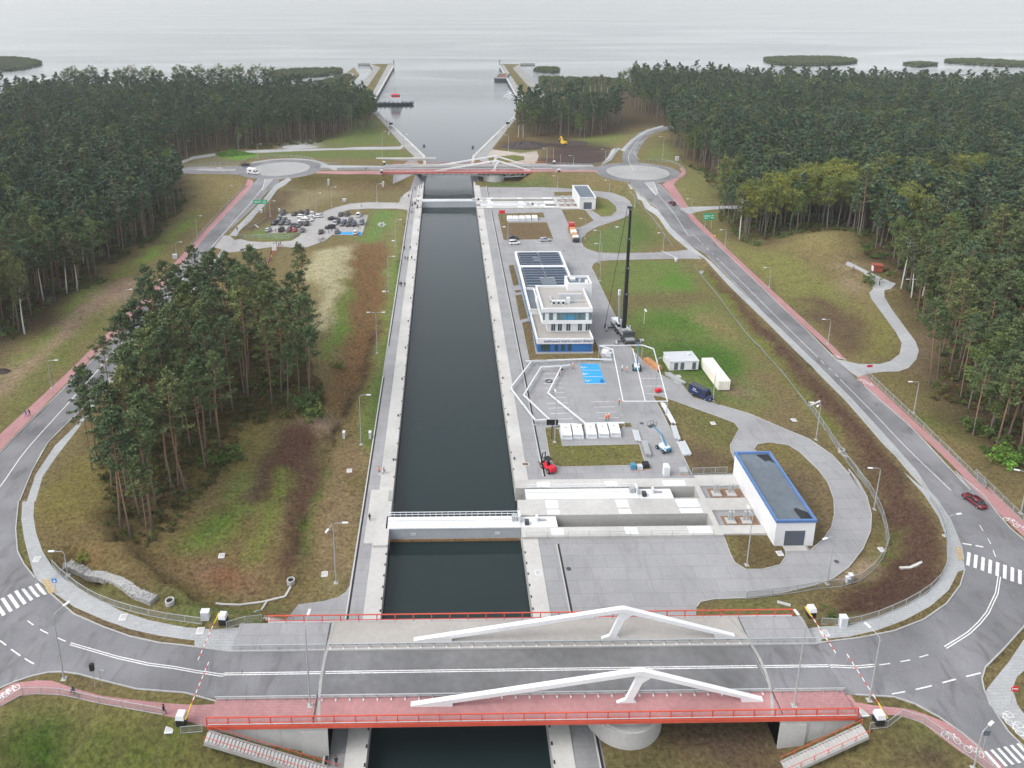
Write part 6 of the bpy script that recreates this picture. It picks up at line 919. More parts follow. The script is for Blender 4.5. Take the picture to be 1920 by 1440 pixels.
for k in range(9): a = -10+k*3.6; m.box(a-.5, a+.5, -3.6, -2.6, 1.85, 2.9, 'machine_blue' if k % 2 else 'dark_steel')
m.obj('deck_cargo', t_)
x, y = at_px(942, 147); t_ = thing('barge', 'open brown cargo barge moored at the right pier', 'barge', (x, y, 0), R(80)); m = MB(); m.box(-22, 22, -6, 6, -.5, 2.6, 'dark_steel', taper=-.3); m.obj('hull', t_); m = MB(); m.box(-19, 19, -4.6, 4.6, 2.6, 2.75, 'brown_wood')
for a in ((-19.5, 19.5, -5.2, -4.7), (-19.5, 19.5, 4.7, 5.2), (-20, -19.5, -5.2, 5.2), (19.5, 20, -5.2, 5.2)): m.box(*a, 2.6, 3.6, 'concrete')
m.obj('hold', t_)
for s, l in (("N 450,108", 'left'), ("N 1357,105", 'right')):
    x, y = at_px(*px(s)[0][:2], 2); t_ = thing('harbour_light', f'small harbour light post on the tip of the {l} pier', 'beacon', (x, y, 2.3)); m = MB(); m.lathe([(.5, 0), (.45, 5), (.8, 5.1), (.8, 5.4)], 'dark_steel', 10); m.obj('column', t_); MB().lathe([(.45, 5.4), (.4, 6.4), (.1, 6.8)], 'green_lamp' if 0 else 'dark_steel', 10).obj('lantern', t_)
    m = MB(); q = "N 142,86 250,86" if l == 'left' else "N 1530,87 1660,86"; p = [P(u, v, 1.8) for u, v, _ in px(q)]; m.bar((*p[0], .8), (*p[1], .8), 1.2, 2.6, 'dark_concrete'); tag(m.obj('breakwater_wall'), f'dark stub breakwater wall behind the {l} pier tip', 'breakwater')
m = MB(); x, y = at_px(*px("L 620,222")[0][:2], 3.5); m.box(x-17, x+17, y-1.2, y+1.2, 2.6, 4., 'pale_concrete'); tag(m.obj('mooring_beam'), 'long pale concrete beam on the bank left of the far bridge', 'concrete beam')
for k, (s, l) in enumerate((("L 750,185", 'left quay behind the far bridge'), ("L 1100,195", 'right quay behind the far bridge'))):
    def sig(t_): MB().lathe([(.09, 0), (.08, 3.6)], 'galvanised', 6).obj('post', t_); MB().box(-.7, .7, -.1, .1, 3.4, 5.6, 'shutter').obj('panel', t_)
    simple('signal_board', f'grey signal board on the {l}', 'sign', s, sig)
for s, l, c in (("G 430,585", 'black display board on a post at the generator lawn corner', 'black'), ("B 1143,1005", 'red signal board on a post at the far brown lawn', 'machine_red'), ("N 1425,650", 'black signal board on a post at the right quay', 'black'), ("B 520,490", 'black signal board on the left quay', 'black')):
    def brd(t_, c=c): MB().box(-.1, .1, -.1, .1, 0, 4.4, 'dark_steel').obj('post', t_); MB().box(-1.3, 1.3, -.2, -.1, 3.6, 5.0, c).obj('panel', t_)
    simple('signal_board', l, 'sign', s, brd)
# ---------------- signs ----------------
def gsign(t_, w=5.2, h=2.3):
    for xx in (-w*.28, w*.28): MB().lathe([(.09, -.3), (.08, 6)], 'galvanised', 6, (xx, .12, 0)).obj('post', t_)
    pn = MB().box(-w/2, w/2, -.06, .04, 3.8, 3.8+h, 'sign_green').obj('panel', t_); m = MB()
    m.box(-w*.42, w*.1, -.08, -.06, 3.8+h*.55, 3.8+h*.68, 'white_paint'); m.bar((w*.02, -.07, 3.8+h*.2), (w*.02, -.07, 3.8+h*.85), .02, .16, 'white_paint', (0, 1, 0)); m.box(w*.16, w*.42, -.08, -.06, 3.8+h*.3, 3.8+h*.42, 'white_paint'); m.box(-w*.42, -w*.1, -.08, -.06, 3.8+h*.25, 3.8+h*.36, 'white_paint'); m.box(w*.2, w*.4, -.08, -.06, 3.8+h*.62, 3.8+h*.74, 'white_paint'); m.obj('direction_marking', pn)
simple('direction_sign', 'wide green direction sign beside the road above the car park', 'road sign', "A 1468,955", lambda t_: gsign(t_, 6.2, 1.9)); simple('direction_sign', 'square green direction sign beside the right pink path', 'road sign', "C 382,905", lambda t_: gsign(t_, 4.6, 2.9))
def post_sign(c, shape, h=2.6, s=.45):
    def f(t_):
        MB().lathe([(.045, -.2), (.04, h)], 'galvanised', 6).obj('post', t_); m = MB()
        if shape == 'oct': n = 8; p = [(s*math.cos(PI/8+k*PI/4), h+s*math.sin(PI/8+k*PI/4)) for k in range(8)]
        elif shape == 'rect': p = [(-s, h-.5*s), (s, h-.5*s), (s, h+.5*s), (-s, h+.5*s)]
        else: p = [(-s, h-s), (s, h-s), (s, h+s), (-s, h+s)]
        m.extr(p, -.08, -.05, c); o = m.obj('panel', t_)
        if shape == 'oct': text('STOP', s*.62, (0, -.085, h-s*.2), (PI/2, 0, 0), 'white_paint', o)
        if shape == 'sq' and c == 'sign_blue': MB().add([(-s*.7, -.09, h-s*.6), (s*.7, -.09, h-s*.6), (0, -.09, h+s*.7)], [(0, 1, 2)], 'white_paint').obj('symbol', o)
    return f
simple('stop_sign', 'red octagonal stop sign at the right picture edge', 'road sign', "J 1862,1030", post_sign('machine_red', 'oct', 2.7, .55)); simple('crossing_sign', 'blue crossing sign beside the left zebra crossing', 'road sign', "H 305,492", post_sign('sign_blue', 'sq', 2.4, .4)); simple('road_sign', 'small red sign at the right side path junction', 'road sign', "F 985,785", post_sign('machine_red', 'rect', 2.3, .7)); simple('road_sign', 'grey backed sign on a post beside the lower right pink path', 'road sign', "J 1740,1225", post_sign('shutter', 'sq', 2.6, .4)); simple('road_sign', 'grey backed sign post on the footway right of the right barrier', 'road sign', "J 1090,738", post_sign('galvanised', 'rect', 2.4, .12)); simple('road_sign', 'grey sign post on the inner footway by the right curve', 'road sign', "J 1282,705", post_sign('galvanised', 'rect', 2.6, .12)); simple('road_sign', 'yellow and white works sign beside the pink path below the green sign', 'road sign', "C 415,950", post_sign('yellow', 'sq', .9, .4))
def signal(t_): MB().lathe([(.07, -.2), (.06, 3.6)], 'galvanised', 8).obj('pole', t_); m = MB(); m.box(-.28, .28, -.3, .05, 3.0, 4.1, 'black'); m.obj('signal_head', t_)
simple('traffic_light', 'black traffic light on the verge, lower left', 'traffic light', "H 515,1000", signal); simple('traffic_light', 'black traffic light on the verge left of the barrier arm', 'traffic light', "H 550,1000", lambda t_: (MB().lathe([(.06, -.2), (.05, 3)], 'galvanised', 8).obj('pole', t_), MB().bar((0, 0, 3), (.9, -.5, 3.3), .06, .06, 'galvanised').obj('bracket', t_)))
# ---------------- cabinets, covers, drains ----------------
def cab(w, h, c='white_steel', d=.4): return lambda t_: (MB().box(-w, w, -d, d, 0, h, c).obj('housing', t_), MB().box(-w-.05, w+.05, -d-.05, d+.05, h, h+.08, c).obj('lid', t_), MB().box(-w+.1, w-.1, -d-.02, -d, .2, h-.15, 'louvre').obj('door', t_))
for s, l, w, h in (("H 1112,640", 'white switch cabinet behind the fence left of the bridge', .6, 1.5), ("J 1123,685", 'white switch cabinet behind the fence right of the bridge', .5, 1.7), ("J 1145,495", 'white meter cabinet on sandy ground, left one of a pair', .3, 1.), ("J 1158,485", 'white meter cabinet on sandy ground, right one of a pair', .3, 1.2), ("O 645,818", 'white bollard cabinet in the dry grass beside the ditch', .25, 1.5), ("O 694,820", 'white meter post on the grass beside the left walkway', .25, 1.6), ("K 1035,85", 'white cabinet on the grass above the car park', .8, 1.2), ("K 450,180", 'white post cabinet at the upper left corner of the car park', .3, 1.2), ("K 290,190", 'pale cabinet on the bank below the wide green sign', .4, 1.4), ("C 232,573", 'dark transformer box at the pine edge by the right roundabout', .9, 2.2), ("E 1412,190", 'white barrier housing at the yard entrance', .4, 1.1), ("L 62,410", 'pale concrete outlet post on the brown bank, left one', .4, 3.), ("L 455,425", 'pale concrete outlet post on the brown bank, right one', .4, 2.6), ("D 985,75", 'white board beside the pink path behind the trees', .7, 1.6)): simple('switch_cabinet', l, 'cabinet', s, cab(w, h))
simple('barrier_boom', 'thin white entrance barrier pole across the yard access', 'barrier', "E 1405,180", lambda t_: (MB().bar((0, 0, 1), (-3.4, 6.5, 1.2), .1, .12, 'white_paint').obj('arm', t_), MB().box(-.2, .2, -.2, .2, 0, 1, 'white_steel').obj('post', t_)))
for s, l in (("H 1197,293", 'in the dry grass in the middle of the left bank'), ("H 1753,397", 'in the grass beside the double armed lamp'), ("J 848,372", 'in the small grass bed by the near machine house'), ("J 1297,350", 'beside the chain link fence on the right slope'), ("G 1398,493", 'on the brown lawn between beams and service road'), ("G 1883,472", 'on the lawn beside the curved service road'), ("E 1165,760", 'on the lawn right of the mobile crane'), ("E 1430,1015", 'on the lawn in front of the site cabin'), ("H 665,627", 'in the left footway, upper one'), ("H 1082,700", 'in the left footway near the barrier'), ("H 200,313", 'in the left footway above the zebra crossing'), ("H 912,1203", 'on the grass beside the lower left barrier'), ("J 1045,720", 'in the right footway under the barrier arm'), ("J 1218,1062", 'in the pink lane beside the right barrier'), ("I 1155,500", 'on the near right lock coping'), ("O 655,883", 'in the grass beside the ditch left of the lock'), ("O 722,888", 'larger one in the left walkway with two people'), ("B 1790,1040", 'on the far lawn inside the road loop'), ("B 1155,1036", 'on the far brown lawn, left edge'), ("K 1475,440", 'on the grass right of the car park'), ("K 1392,896", 'on the grass strip left of the walkway')):
    big = 'larger' in l; simple('access_cover', 'pale concrete access cover '+l, 'access cover', s, lambda t_: (MB().box(-.55-big, .55+big, -.6, .6, -.1, .09, 'white_steel' if not big else 'pale_concrete').obj('frame', t_), MB().box(-.42, .42, -.45, .45, .09, .12, 'pale_concrete').obj('lid', t_)), 3)
for s, l in (("I 1302,480", 'dark round manhole on the yard right of the lock'), ("J 1097,405", 'dark round manhole on the service road bend'), ("E 605,118", 'dark manhole on the yard north of the office'), ("G 970,492", 'dark manhole at the foot of the standing frame')): x, y, z = gp(s); m = MB(); m.lathe([(.45, -.05), (.45, .035)], 'dark_steel', 20, (x, y, z)); tag(m.obj('manhole_cover'), l, 'manhole')
x, y, z = gp("G 272,738"); m = MB(); m.box(x-.9, x+.9, y-.6, y+.6, z, z+.06, 'concrete'); m.box(x-.6, x+.6, y-.35, y+.35, z+.06, z+.075, 'brown_wood'); tag(m.obj('drain_grate'), 'brown grated drain cover beside the red forklift', 'drain')
def shaft(t_): m = MB(); m.lathe([(.7, 0), (.7, .8), (.52, .8), (.52, .3)], 'concrete', 20); m.obj('ring', t_); MB().lathe([(.51, .3), (.51, .55)], 'black', 16).obj('opening', t_)
simple('drain_shaft', 'round concrete drain shaft at the end of the left ditch', 'drain', "H 1572,450", shaft); simple('drain_shaft', 'round concrete drain shaft by the chain link fence of the service road', 'drain', "F 833,1220", shaft); simple('drain_shaft', 'round concrete drain shaft in the ditch above the lawn', 'drain', "E 1597,278", shaft); simple('drain_shaft', 'small round drain head at the end of the gabion', 'drain', "H 918,555", shaft)
def outlet(name, s, w, lab): m = MB(); p = dens(pts(s), False, 1.2); [m.bar((*a, gz(*a)+.1), (*b, gz(*b)+.1), w, .25, 'pale_concrete') for a, b in zip(p, p[1:])]; tag(m.obj(name), lab, 'drain')
outlet('drain_trough', "H 1165,560 1290,568 1430,550 1540,522 1570,470", .35, 'thin pale concrete trough along the foot of the left bank'); outlet('drain_trough', "H 1375,610 1440,552", .3, 'short pale trough branching towards the left footway'); outlet('drain_trough', "J 835,590 895,603", .6, 'white pipe outlet on the slope behind the right bridge rail'); outlet('drain_trough', "J 1375,430 1475,405", .5, 'white chute on the brown slope left of the right zebra'); outlet('drain_trough', "F 650,965 715,935", .5, 'white chute on the red brown slope beside the double lamp'); outlet('drain_trough', "F 840,1235 865,1255", .5, 'white chute below the drain shaft of the service road'); outlet('drain_trough', "K 230,300 265,325", .5, 'white chute on the bank left of the car park'); outlet('drain_trough', "B 505,520 510,500", .5, 'small white drain head on the meadow beside the left quay')
def gabion():
    t_ = thing('gabion_wall', 'long grey stone gabion on the slope inside the left curve', 'gabion', gp("H 330,345")); O = Vector(t_.location); p = dens(pts("H 320,335 370,350 560,445 740,515 832,548"), False, 1.0); m = MB(); rr = random.Random(4); zz = [gz(*q) for q in p]; zz = [sum(zz[max(0, i-4):i+5])/len(zz[max(0, i-4):i+5]) for i in range(len(zz))]; [m.bar(Vector((*p[i], zz[i]+.35))-O, Vector((*p[i+1], zz[i+1]+.35))-O, 1.5, 1.1, 'stone') for i in range(len(p)-1)]
    for i_, (a, b) in enumerate(zip(p, p[1:])):
        d = Vector((b[0]-a[0], b[1]-a[1], 0)); n = Vector((-d.y, d.x, 0)).normalized()
        for k in range(44): c = Vector((*a, zz[i_]))+d*rr.random()+n*rr.uniform(-.8, .8)+Vector((0, 0, rr.uniform(.8, .95))); s_ = rr.uniform(.08, .16); m.box(c.x-O.x-s_, c.x-O.x+s_, c.y-O.y-s_*.8, c.y-O.y+s_*.8, c.z-O.z-s_, c.z-O.z+s_*.6, 'stone', rz=rr.uniform(0, 3), taper=s_*.3)
    m.obj('stone_fill', t_)
gabion()
def heap(name, s, rx, ry, h, mt, lab, cat):
    x, y, z = gp(s); rr = random.Random(5); m = MB(); n = 28; pr = []
    vs = [(0, 0, h)]; fs = []
    for i, (k, q) in enumerate(((.3, .85), (.6, .5), (.85, .2), (1, -.1))): vs += [(rx*k*(1+rr.uniform(-.12, .12))*math.cos(2*PI*j/n), ry*k*(1+rr.uniform(-.12, .12))*math.sin(2*PI*j/n), h*q*(1+rr.uniform(-.25, .25))) for j in range(n)]
    fs = [(0, 1+j, 1+(j+1) % n) for j in range(n)]+[(1+i*n+j, 1+(i+1)*n+j, 1+(i+1)*n+(j+1) % n, 1+i*n+(j+1) % n) for i in range(3) for j in range(n)]
    o = m.add(vs, fs, mt).obj(name); o.location = (x, y, z); tag(o, lab, cat)
heap('soil_heap', "B 1265,585", 16, 10, 3.2, 'soil_dark', 'dark heap of soil beside the right quay', 'soil heap'); heap('soil_heap', "B 1540,568", 12, 7, 1.4, 'soil_dark', 'low dark soil bank behind the yellow excavator', 'soil heap'); heap('rubble_heap', "A 1680,590", 13, 5, 1.5, 'stone', 'pale rubble heap at the edge of the left forest', 'rubble'); heap('soil_heap', "D 10,712", 2.2, 1.6, 1., 'soil_dark', 'small dark pile at the left picture edge below the birches', 'soil heap')
def hut(t_): MB().box(-1.4, 1.4, -1, 1, .1, 2.1, 'brick_red').obj('wall', t_); MB().box(-1.46, -1.4, -1, 1, .1, 2.1, 'white_paint').obj('end_panel', t_); MB().extr([(-1.7, 2.1), (1.7, 2.1), (1.6, 2.5), (-1.6, 2.5)], -1.3, 1.3, 'brick_red').obj('roof', t_)
simple('information_hut', 'small red brown wooden hut beside the viewing spot', 'hut', "F 1032,203", hut, -12); simple('picnic_bench', 'white wooden bench rail between two birch trunks', 'bench', "F 1225,262", lambda t_: (MB().box(-1.8, 1.8, -.2, .2, .75, .85, 'white_paint').obj('plank', t_), MB().box(-1.5, -1.3, -.15, .15, 0, .75, 'brown_wood').obj('leg', t_), MB().box(1.3, 1.5, -.15, .15, 0, .75, 'brown_wood').obj('leg', t_)), 0)
simple('information_board', 'white information board among the visitors below the car park', 'board', "K 405,530", lambda t_: (MB().box(-.85, .85, -.06, .06, .4, 2.9, 'white_paint').obj('panel', t_), MB().box(-.8, -.7, -.05, .05, 0, .4, 'galvanised').obj('leg', t_), MB().box(.7, .8, -.05, .05, 0, .4, 'galvanised').obj('leg', t_)))
def star(t_):
    MB().lathe([(.12, 0), (.1, 2.2)], 'galvanised', 8).obj('post', t_)
    for a in range(3): m = MB(); q = a*PI/3; m.bar((-1.6*math.cos(q), 0, 2.6-1.0*math.sin(q)), (1.6*math.cos(q), 0, 2.6+1.0*math.sin(q)), .5, .5, 'white_steel', (0, 1, 0)); m.obj('arm', t_)
simple('sensor_cross', 'white star shaped sensor frame on the grass right of car park', 'sensor', "K 1372,345", star); simple('wind_mast', 'thin white wind mast on the large lawn', 'mast', "E 1180,640", lambda t_: (MB().lathe([(.06, 0), (.05, 5)], 'white_steel', 6).obj('pole', t_), MB().bar((0, 0, 4.7), (.3, -.9, 4.3), .4, .3, 'white_paint').obj('wind_sock', t_)))
simple('hedge', 'bright green clipped hedge block beside the left roundabout', 'hedge', "A 1330,668", lambda t_: None) if 0 else None
# ---------------- people ----------------
PM = {n: mat('cloth_'+n, c, .8, .15, 6.) for n, c in dict(dark=(.018, .019, .024), navy=(.02, .035, .09), blue=(.03, .10, .34), red=(.35, .025, .03), grey=(.14, .14, .15), white=(.55, .55, .55), orange=(.85, .16, .03), jeans=(.03, .045, .08), black=(.01, .01, .012), helmet=(.75, .72, .68), hair=(.035, .022, .015), shoe=(.02, .02, .02)).items()}
def skin_body(nodes, edges, name='body'):
    me = bpy.data.meshes.new(name); me.from_pydata([n[0] for n in nodes], edges, []); o = bpy.data.objects.new(name, me); COL.objects.link(o); md = o.modifiers.new('s', 'SKIN'); sd = o.modifiers.new('d', 'SUBSURF'); sd.levels = 1
    for i, n in enumerate(nodes): v = me.skin_vertices[0].data[i]; v.radius = n[1] if isinstance(n[1], tuple) else (n[1], n[1]); v.use_root = i == 0
    bpy.context.view_layer.update(); m2 = bpy.data.meshes.new_from_object(o.evaluated_get(bpy.context.evaluated_depsgraph_get())); bpy.data.objects.remove(o); return m2
def person_mesh(stride, arm, sit=False):
    s = stride; N = [((0, 0, .95), (.15, .11))]; E = []
    def ad(p, r, par): N.append((p, r)); E.append((par, len(N)-1)); return len(N)-1
    ch = ad((.02, 0, 1.2), (.17, .11), 0); sh = ad((.03, 0, 1.42), (.15, .095), ch); nk = ad((.04, 0, 1.53), .055, sh); hd = ad((.06, 0, 1.64), (.085, .1), nk); tp = ad((.06, 0, 1.75), (.075, .085), hd); ad((.15, 0, 1.65), .018, hd)
    for k in (-1, 1):
        a = ad((.02, k*.2, 1.41), .065, sh); b = ad((.02-arm*k*.12, k*.26, 1.13), .045, a); c = ad((.08-arm*k*.2, k*.25, .9), .035, b); h = ad((.1-arm*k*.22, k*.24, .8), .035, c)
        for j in range(2): ad((.12-arm*k*.22+.02*j, k*(.235-.025*j), .72), .012, h)
        if sit: kn = ad((.38, k*.1, .92), .07, 0); an = ad((.3, k*.1, .55), .05, kn); ad((.42, k*.1, .5), .04, an)
        else: hp = ad((0, k*.09, .88), .09, 0); kn = ad((.04+s*k*.14, k*.1, .5), .062, hp); an = ad((s*k*.26-.03, k*.1, .1), .042, kn); ad((s*k*.26+.12, k*.11, .045), (.04, .035), an)
    me = skin_body(N, E)
    for nme in ('dark', 'jeans', 'hair', 'shoe'): me.materials.append(PM[nme])
    me.materials.append(MT['skin'])
    for f in me.polygons:
        c = f.center; i = 0
        if c.z < .95: i = 1
        if c.z < .1 and not sit: i = 3
        if c.z > 1.5: i = 4
        if abs(c.y) > .2 and c.z < .86: i = 4
        f.material_index = i; f.use_smooth = True
    return me
HAIRM = MB().lathe([(.0, 1.76), (.07, 1.765), (.1, 1.72), (.108, 1.66), (.1, 1.6)][::-1], PM['hair'], 10, (.045, 0, .012)).mesh('hair'); HELM = MB().lathe([(.15, 1.68), (.125, 1.69), (.12, 1.76), (.06, 1.83), (.0, 1.84)], PM['helmet'], 12, (.06, 0, 0)).mesh('helmet')
BM = {'walk': person_mesh(1, 1), 'stand': person_mesh(.12, .1), 'ride': person_mesh(0, -.2, True)}
def person(s, top, legs, lab, pose='walk', rz=None, grp=None, helmet=False, xyz=None, sc=1.):
    x, y, z = xyz or gp(s); rz = random.uniform(0, 6.28) if rz is None else R(rz); t_ = thing('person', lab, 'person', (x, y, z), rz, grp); t_.scale = (sc, sc, sc); b = bpy.data.objects.new('body', BM[pose]); COL.objects.link(b); b.parent = t_
    for i, c in ((0, top), (1, legs)): b.material_slots[i].link = 'OBJECT'; b.material_slots[i].material = PM[c]
    h = bpy.data.objects.new('helmet' if helmet else 'hair', HELM if helmet else HAIRM); COL.objects.link(h); h.parent = t_; return t_
person("I 343,250", 'black', 'black', 'person in black walking alone on the left walkway beside the near gate', rz=80); person("O 711,888", 'orange', 'dark', 'person in orange top beside the square cover on the left walkway', rz=200); person("O 720,889", 'grey', 'grey', 'person in grey beside the square cover on the left walkway', rz=20); person("H 888,1150", 'black', 'jeans', 'person in black jacket walking on the pink path near the barrier', rz=170); person("I 182,1432", 'black', 'black', 'person in black standing under the near bridge on the walkway', 'stand'); person("D 148,962", 'blue', 'blue', 'person in bright blue on the left pink path, left of the pair', rz=230); person("D 168,958", 'dark', 'black', 'person in dark clothes on the left pink path, right of the pair', rz=230)
for s, top, l in (("E 572,1017", 'orange', 'beside the innermost steel arrow frame'), ("E 668,968", 'orange', 'left of the blue parking bays'), ("E 1000,1228", 'orange', 'at the foot of the standing frame'), ("E 908,1340", 'orange', 'at the lowest parking lines, left of two'), ("E 927,1337", 'orange', 'at the lowest parking lines, right of two'), ("E 1055,995", 'orange', 'between blue bays and boom lift'), ("E 1022,985", 'white', 'in white vest between the frame beams')): person(s, top, 'grey' if top == 'orange' else 'dark', f"worker in {top} vest and helmet {l.replace('in white vest ', '')}", 'stand', helmet=True)
for s, l in (("K 1578,525", 'alone at the left edge'), ("K 1630,522", 'slim one in the middle'), ("K 1583,615", 'left of three'), ("K 1607,620", 'centre of three'), ("K 1642,612", 'right of three'), ("K 1537,850", 'left of the lowest trio'), ("K 1550,850", 'middle of the lowest trio'), ("K 1580,852", 'right of the lowest trio')): person(s, 'dark', 'jeans', f'person in dark clothes on the left walkway beside the chamber, {l}', rz=random.choice((80, 100, 260)))
cl = ('dark', 'navy', 'grey', 'dark', 'white', 'red', 'blue')
for i, s in enumerate(("K 1615,50", "K 1555,50", "K 1640,130", "K 1648,112", "K 1662,105", "K 1675,118", "K 1683,95", "K 1690,160", "K 1695,145", "K 1650,140", "K 1618,188", "K 1637,190", "K 1646,188", "K 1668,122", "K 1700,100", "L 685,445", "L 712,470", "L 718,440", "L 715,500", "L 705,505", "L 732,435", "L 640,500", "L 648,450", "L 700,580", "L 690,560", "L 672,560", "L 665,570")): person(s, cl[i % 7], 'jeans', f'visitor in {cl[i % 7]} clothing in the crowd left of the far lock gate', random.choice(('walk', 'stand')), grp='visitors by the far lock gate')
for i, s in enumerate(("K 402,495", "K 425,480", "K 445,490", "K 462,480", "K 378,560", "K 372,590", "K 380,600", "K 365,620", "K 335,660", "K 310,670", "K 300,680", "K 270,670", "K 265,690", "K 300,700", "K 278,735", "K 290,620", "K 355,640", "K 340,690")): person(s, cl[(i*3) % 7], 'jeans', f'visitor in {cl[(i*3) % 7]} clothing queueing along the dark red fence', random.choice(('walk', 'stand')), grp='visitors along the red fence')
for i, s in enumerate(("K 808,450", "K 820,455", "K 836,445", "K 850,435", "K 862,430", "K 895,375", "K 922,360", "K 1160,330", "K 1175,330", "K 1120,330", "K 1205,225", "K 1188,135", "K 838,210", "K 420,365", "K 72,350")): person(s, cl[(i*2+3) % 7], 'jeans', f'visitor in {cl[(i*2+3) % 7]} clothing in or beside the left car park', random.choice(('walk', 'stand')), grp='visitors in the left car park')
for i, s in enumerate(("N 315,515", "N 330,515", "N 390,595", "N 400,595", "N 412,595", "N 412,640", "N 425,645", "N 528,702", "N 265,385", "N 240,385", "N 403,92", "N 430,92")): person(s, 'dark', 'black', 'distant walker in dark clothes on the left quay beyond the far bridge', grp='walkers on the far left quay')
for i, (s, l) in enumerate((("F 900,200", 'standing on the viewing spot between railings'), ("F 1045,285", 'beside the bicycle at the path end'), ("F 1105,265", 'at the edge of the trees near the path end'), ("L 332,305", 'walking on the far bridge approach'))): person(s, 'dark', 'black', 'person in dark clothes '+l, 'stand')
x, y, z = gp("H 405,1052"); b_ = thing('bicycle', 'bicycle ridden along the pink path, lower left', 'bicycle', (x, y, z), R(-18)); 
for xx in (-.53, .53): m = MB(); m.tube([(xx+.33*math.cos(k*PI/9), 0, .34+.33*math.sin(k*PI/9)) for k in range(19)], .03, 'rubber', 5); m.obj('wheel', b_)
m = MB(); [m.tube([a, c], .022, 'orange', 5) for a, c in (((-.53, 0, .34), (-.05, 0, .3)), ((-.05, 0, .3), (-.2, 0, .82)), ((-.2, 0, .82), (-.53, 0, .34)), ((-.05, 0, .3), (.38, 0, .8)), ((-.2, 0, .75), (.38, 0, .8)), ((.38, 0, .8), (.53, 0, .34)))]; m.obj('frame', b_); m = MB(); m.tube([(.36, -.28, 1.), (.4, 0, .95), (.36, .28, 1.)], .02, 'black', 5); m.obj('handlebar', b_); m = MB(); m.box(-.35, -.08, -.08, .08, .84, .9, 'black'); m.obj('saddle', b_)
person('', 'navy', 'jeans', 'cyclist in dark blue riding on the pink path, lower left', 'ride', -18, xyz=(x-.2, y, z-.06))
# ---------------- vegetation ----------------
def leafmat(name, cols, rough=.7):
    m = bpy.data.materials.new(name); m.use_nodes = True; t = m.node_tree; b = t.nodes['Principled BSDF']; b.inputs['Roughness'].default_value = rough; b.inputs['Specular IOR Level'].default_value = .2
    oi = NN(t, 'ShaderNodeObjectInfo'); rp = NN(t, 'ShaderNodeValToRGB'); e = rp.color_ramp.elements; e[0].position = 0; e[0].color = (*cols[0], 1); e[1].position = 1; e[1].color = (*cols[-1], 1)
    for i, c in enumerate(cols[1:-1]): q = e.new((i+1)/(len(cols)-1)); q.color = (*c, 1)
    t.links.new(oi.outputs['Random'], rp.inputs[0]); tc = NN(t, 'ShaderNodeTexCoord'); n = NN(t, 'ShaderNodeTexNoise'); n.inputs['Scale'].default_value = .9; n.inputs['Detail'].default_value = 3; t.links.new(tc.outputs['Object'], n.inputs['Vector'])
    r = NN(t, 'ShaderNodeMapRange'); r.inputs['From Min'].default_value = .3; r.inputs['From Max'].default_value = .7; r.inputs['To Min'].default_value = .6; r.inputs['To Max'].default_value = 1.5; t.links.new(n.outputs[0], r.inputs[0])
    vm = NN(t, 'ShaderNodeVectorMath', operation='SCALE'); t.links.new(rp.outputs[0], vm.inputs[0]); t.links.new(r.outputs[0], vm.inputs['Scale']); t.links.new(vm.outputs[0], b.inputs['Base Color']); MT[name] = m; return m
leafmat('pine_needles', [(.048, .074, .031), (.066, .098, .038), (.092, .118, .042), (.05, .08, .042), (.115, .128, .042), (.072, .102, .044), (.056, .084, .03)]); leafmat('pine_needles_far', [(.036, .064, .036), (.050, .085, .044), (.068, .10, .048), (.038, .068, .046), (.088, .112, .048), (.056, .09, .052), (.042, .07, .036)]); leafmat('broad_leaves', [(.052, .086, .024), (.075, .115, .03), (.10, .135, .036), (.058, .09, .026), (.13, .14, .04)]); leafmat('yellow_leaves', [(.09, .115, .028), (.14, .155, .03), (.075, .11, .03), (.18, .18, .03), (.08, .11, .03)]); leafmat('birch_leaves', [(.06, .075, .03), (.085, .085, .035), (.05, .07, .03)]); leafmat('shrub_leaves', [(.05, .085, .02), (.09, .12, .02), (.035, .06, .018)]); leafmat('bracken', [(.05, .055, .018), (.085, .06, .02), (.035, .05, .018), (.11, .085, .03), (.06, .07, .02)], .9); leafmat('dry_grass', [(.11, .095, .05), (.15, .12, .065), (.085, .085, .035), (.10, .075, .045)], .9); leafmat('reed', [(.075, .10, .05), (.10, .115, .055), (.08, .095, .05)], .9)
def tuftmat(name, k):
    m = bpy.data.materials.new(name); m.use_nodes = True; t = m.node_tree; b = t.nodes['Principled BSDF']; b.inputs['Roughness'].default_value = .95; b.inputs['Specular IOR Level'].default_value = .1; a = NN(t, 'ShaderNodeAttribute', attribute_name='tint', attribute_type='INSTANCER'); oi = NN(t, 'ShaderNodeObjectInfo'); r = NN(t, 'ShaderNodeMapRange'); r.inputs['To Min'].default_value = .7*k; r.inputs['To Max'].default_value = 1.45*k; t.links.new(oi.outputs['Random'], r.inputs[0]); v = NN(t, 'ShaderNodeVectorMath', operation='SCALE'); t.links.new(a.outputs['Color'], v.inputs[0]); t.links.new(r.outputs[0], v.inputs['Scale']); t.links.new(v.outputs[0], b.inputs['Base Color']); MT[name] = m
tuftmat('grass_tuft', 1.25); leafmat('bright_leaves', [(.07, .15, .02), (.09, .18, .025)])
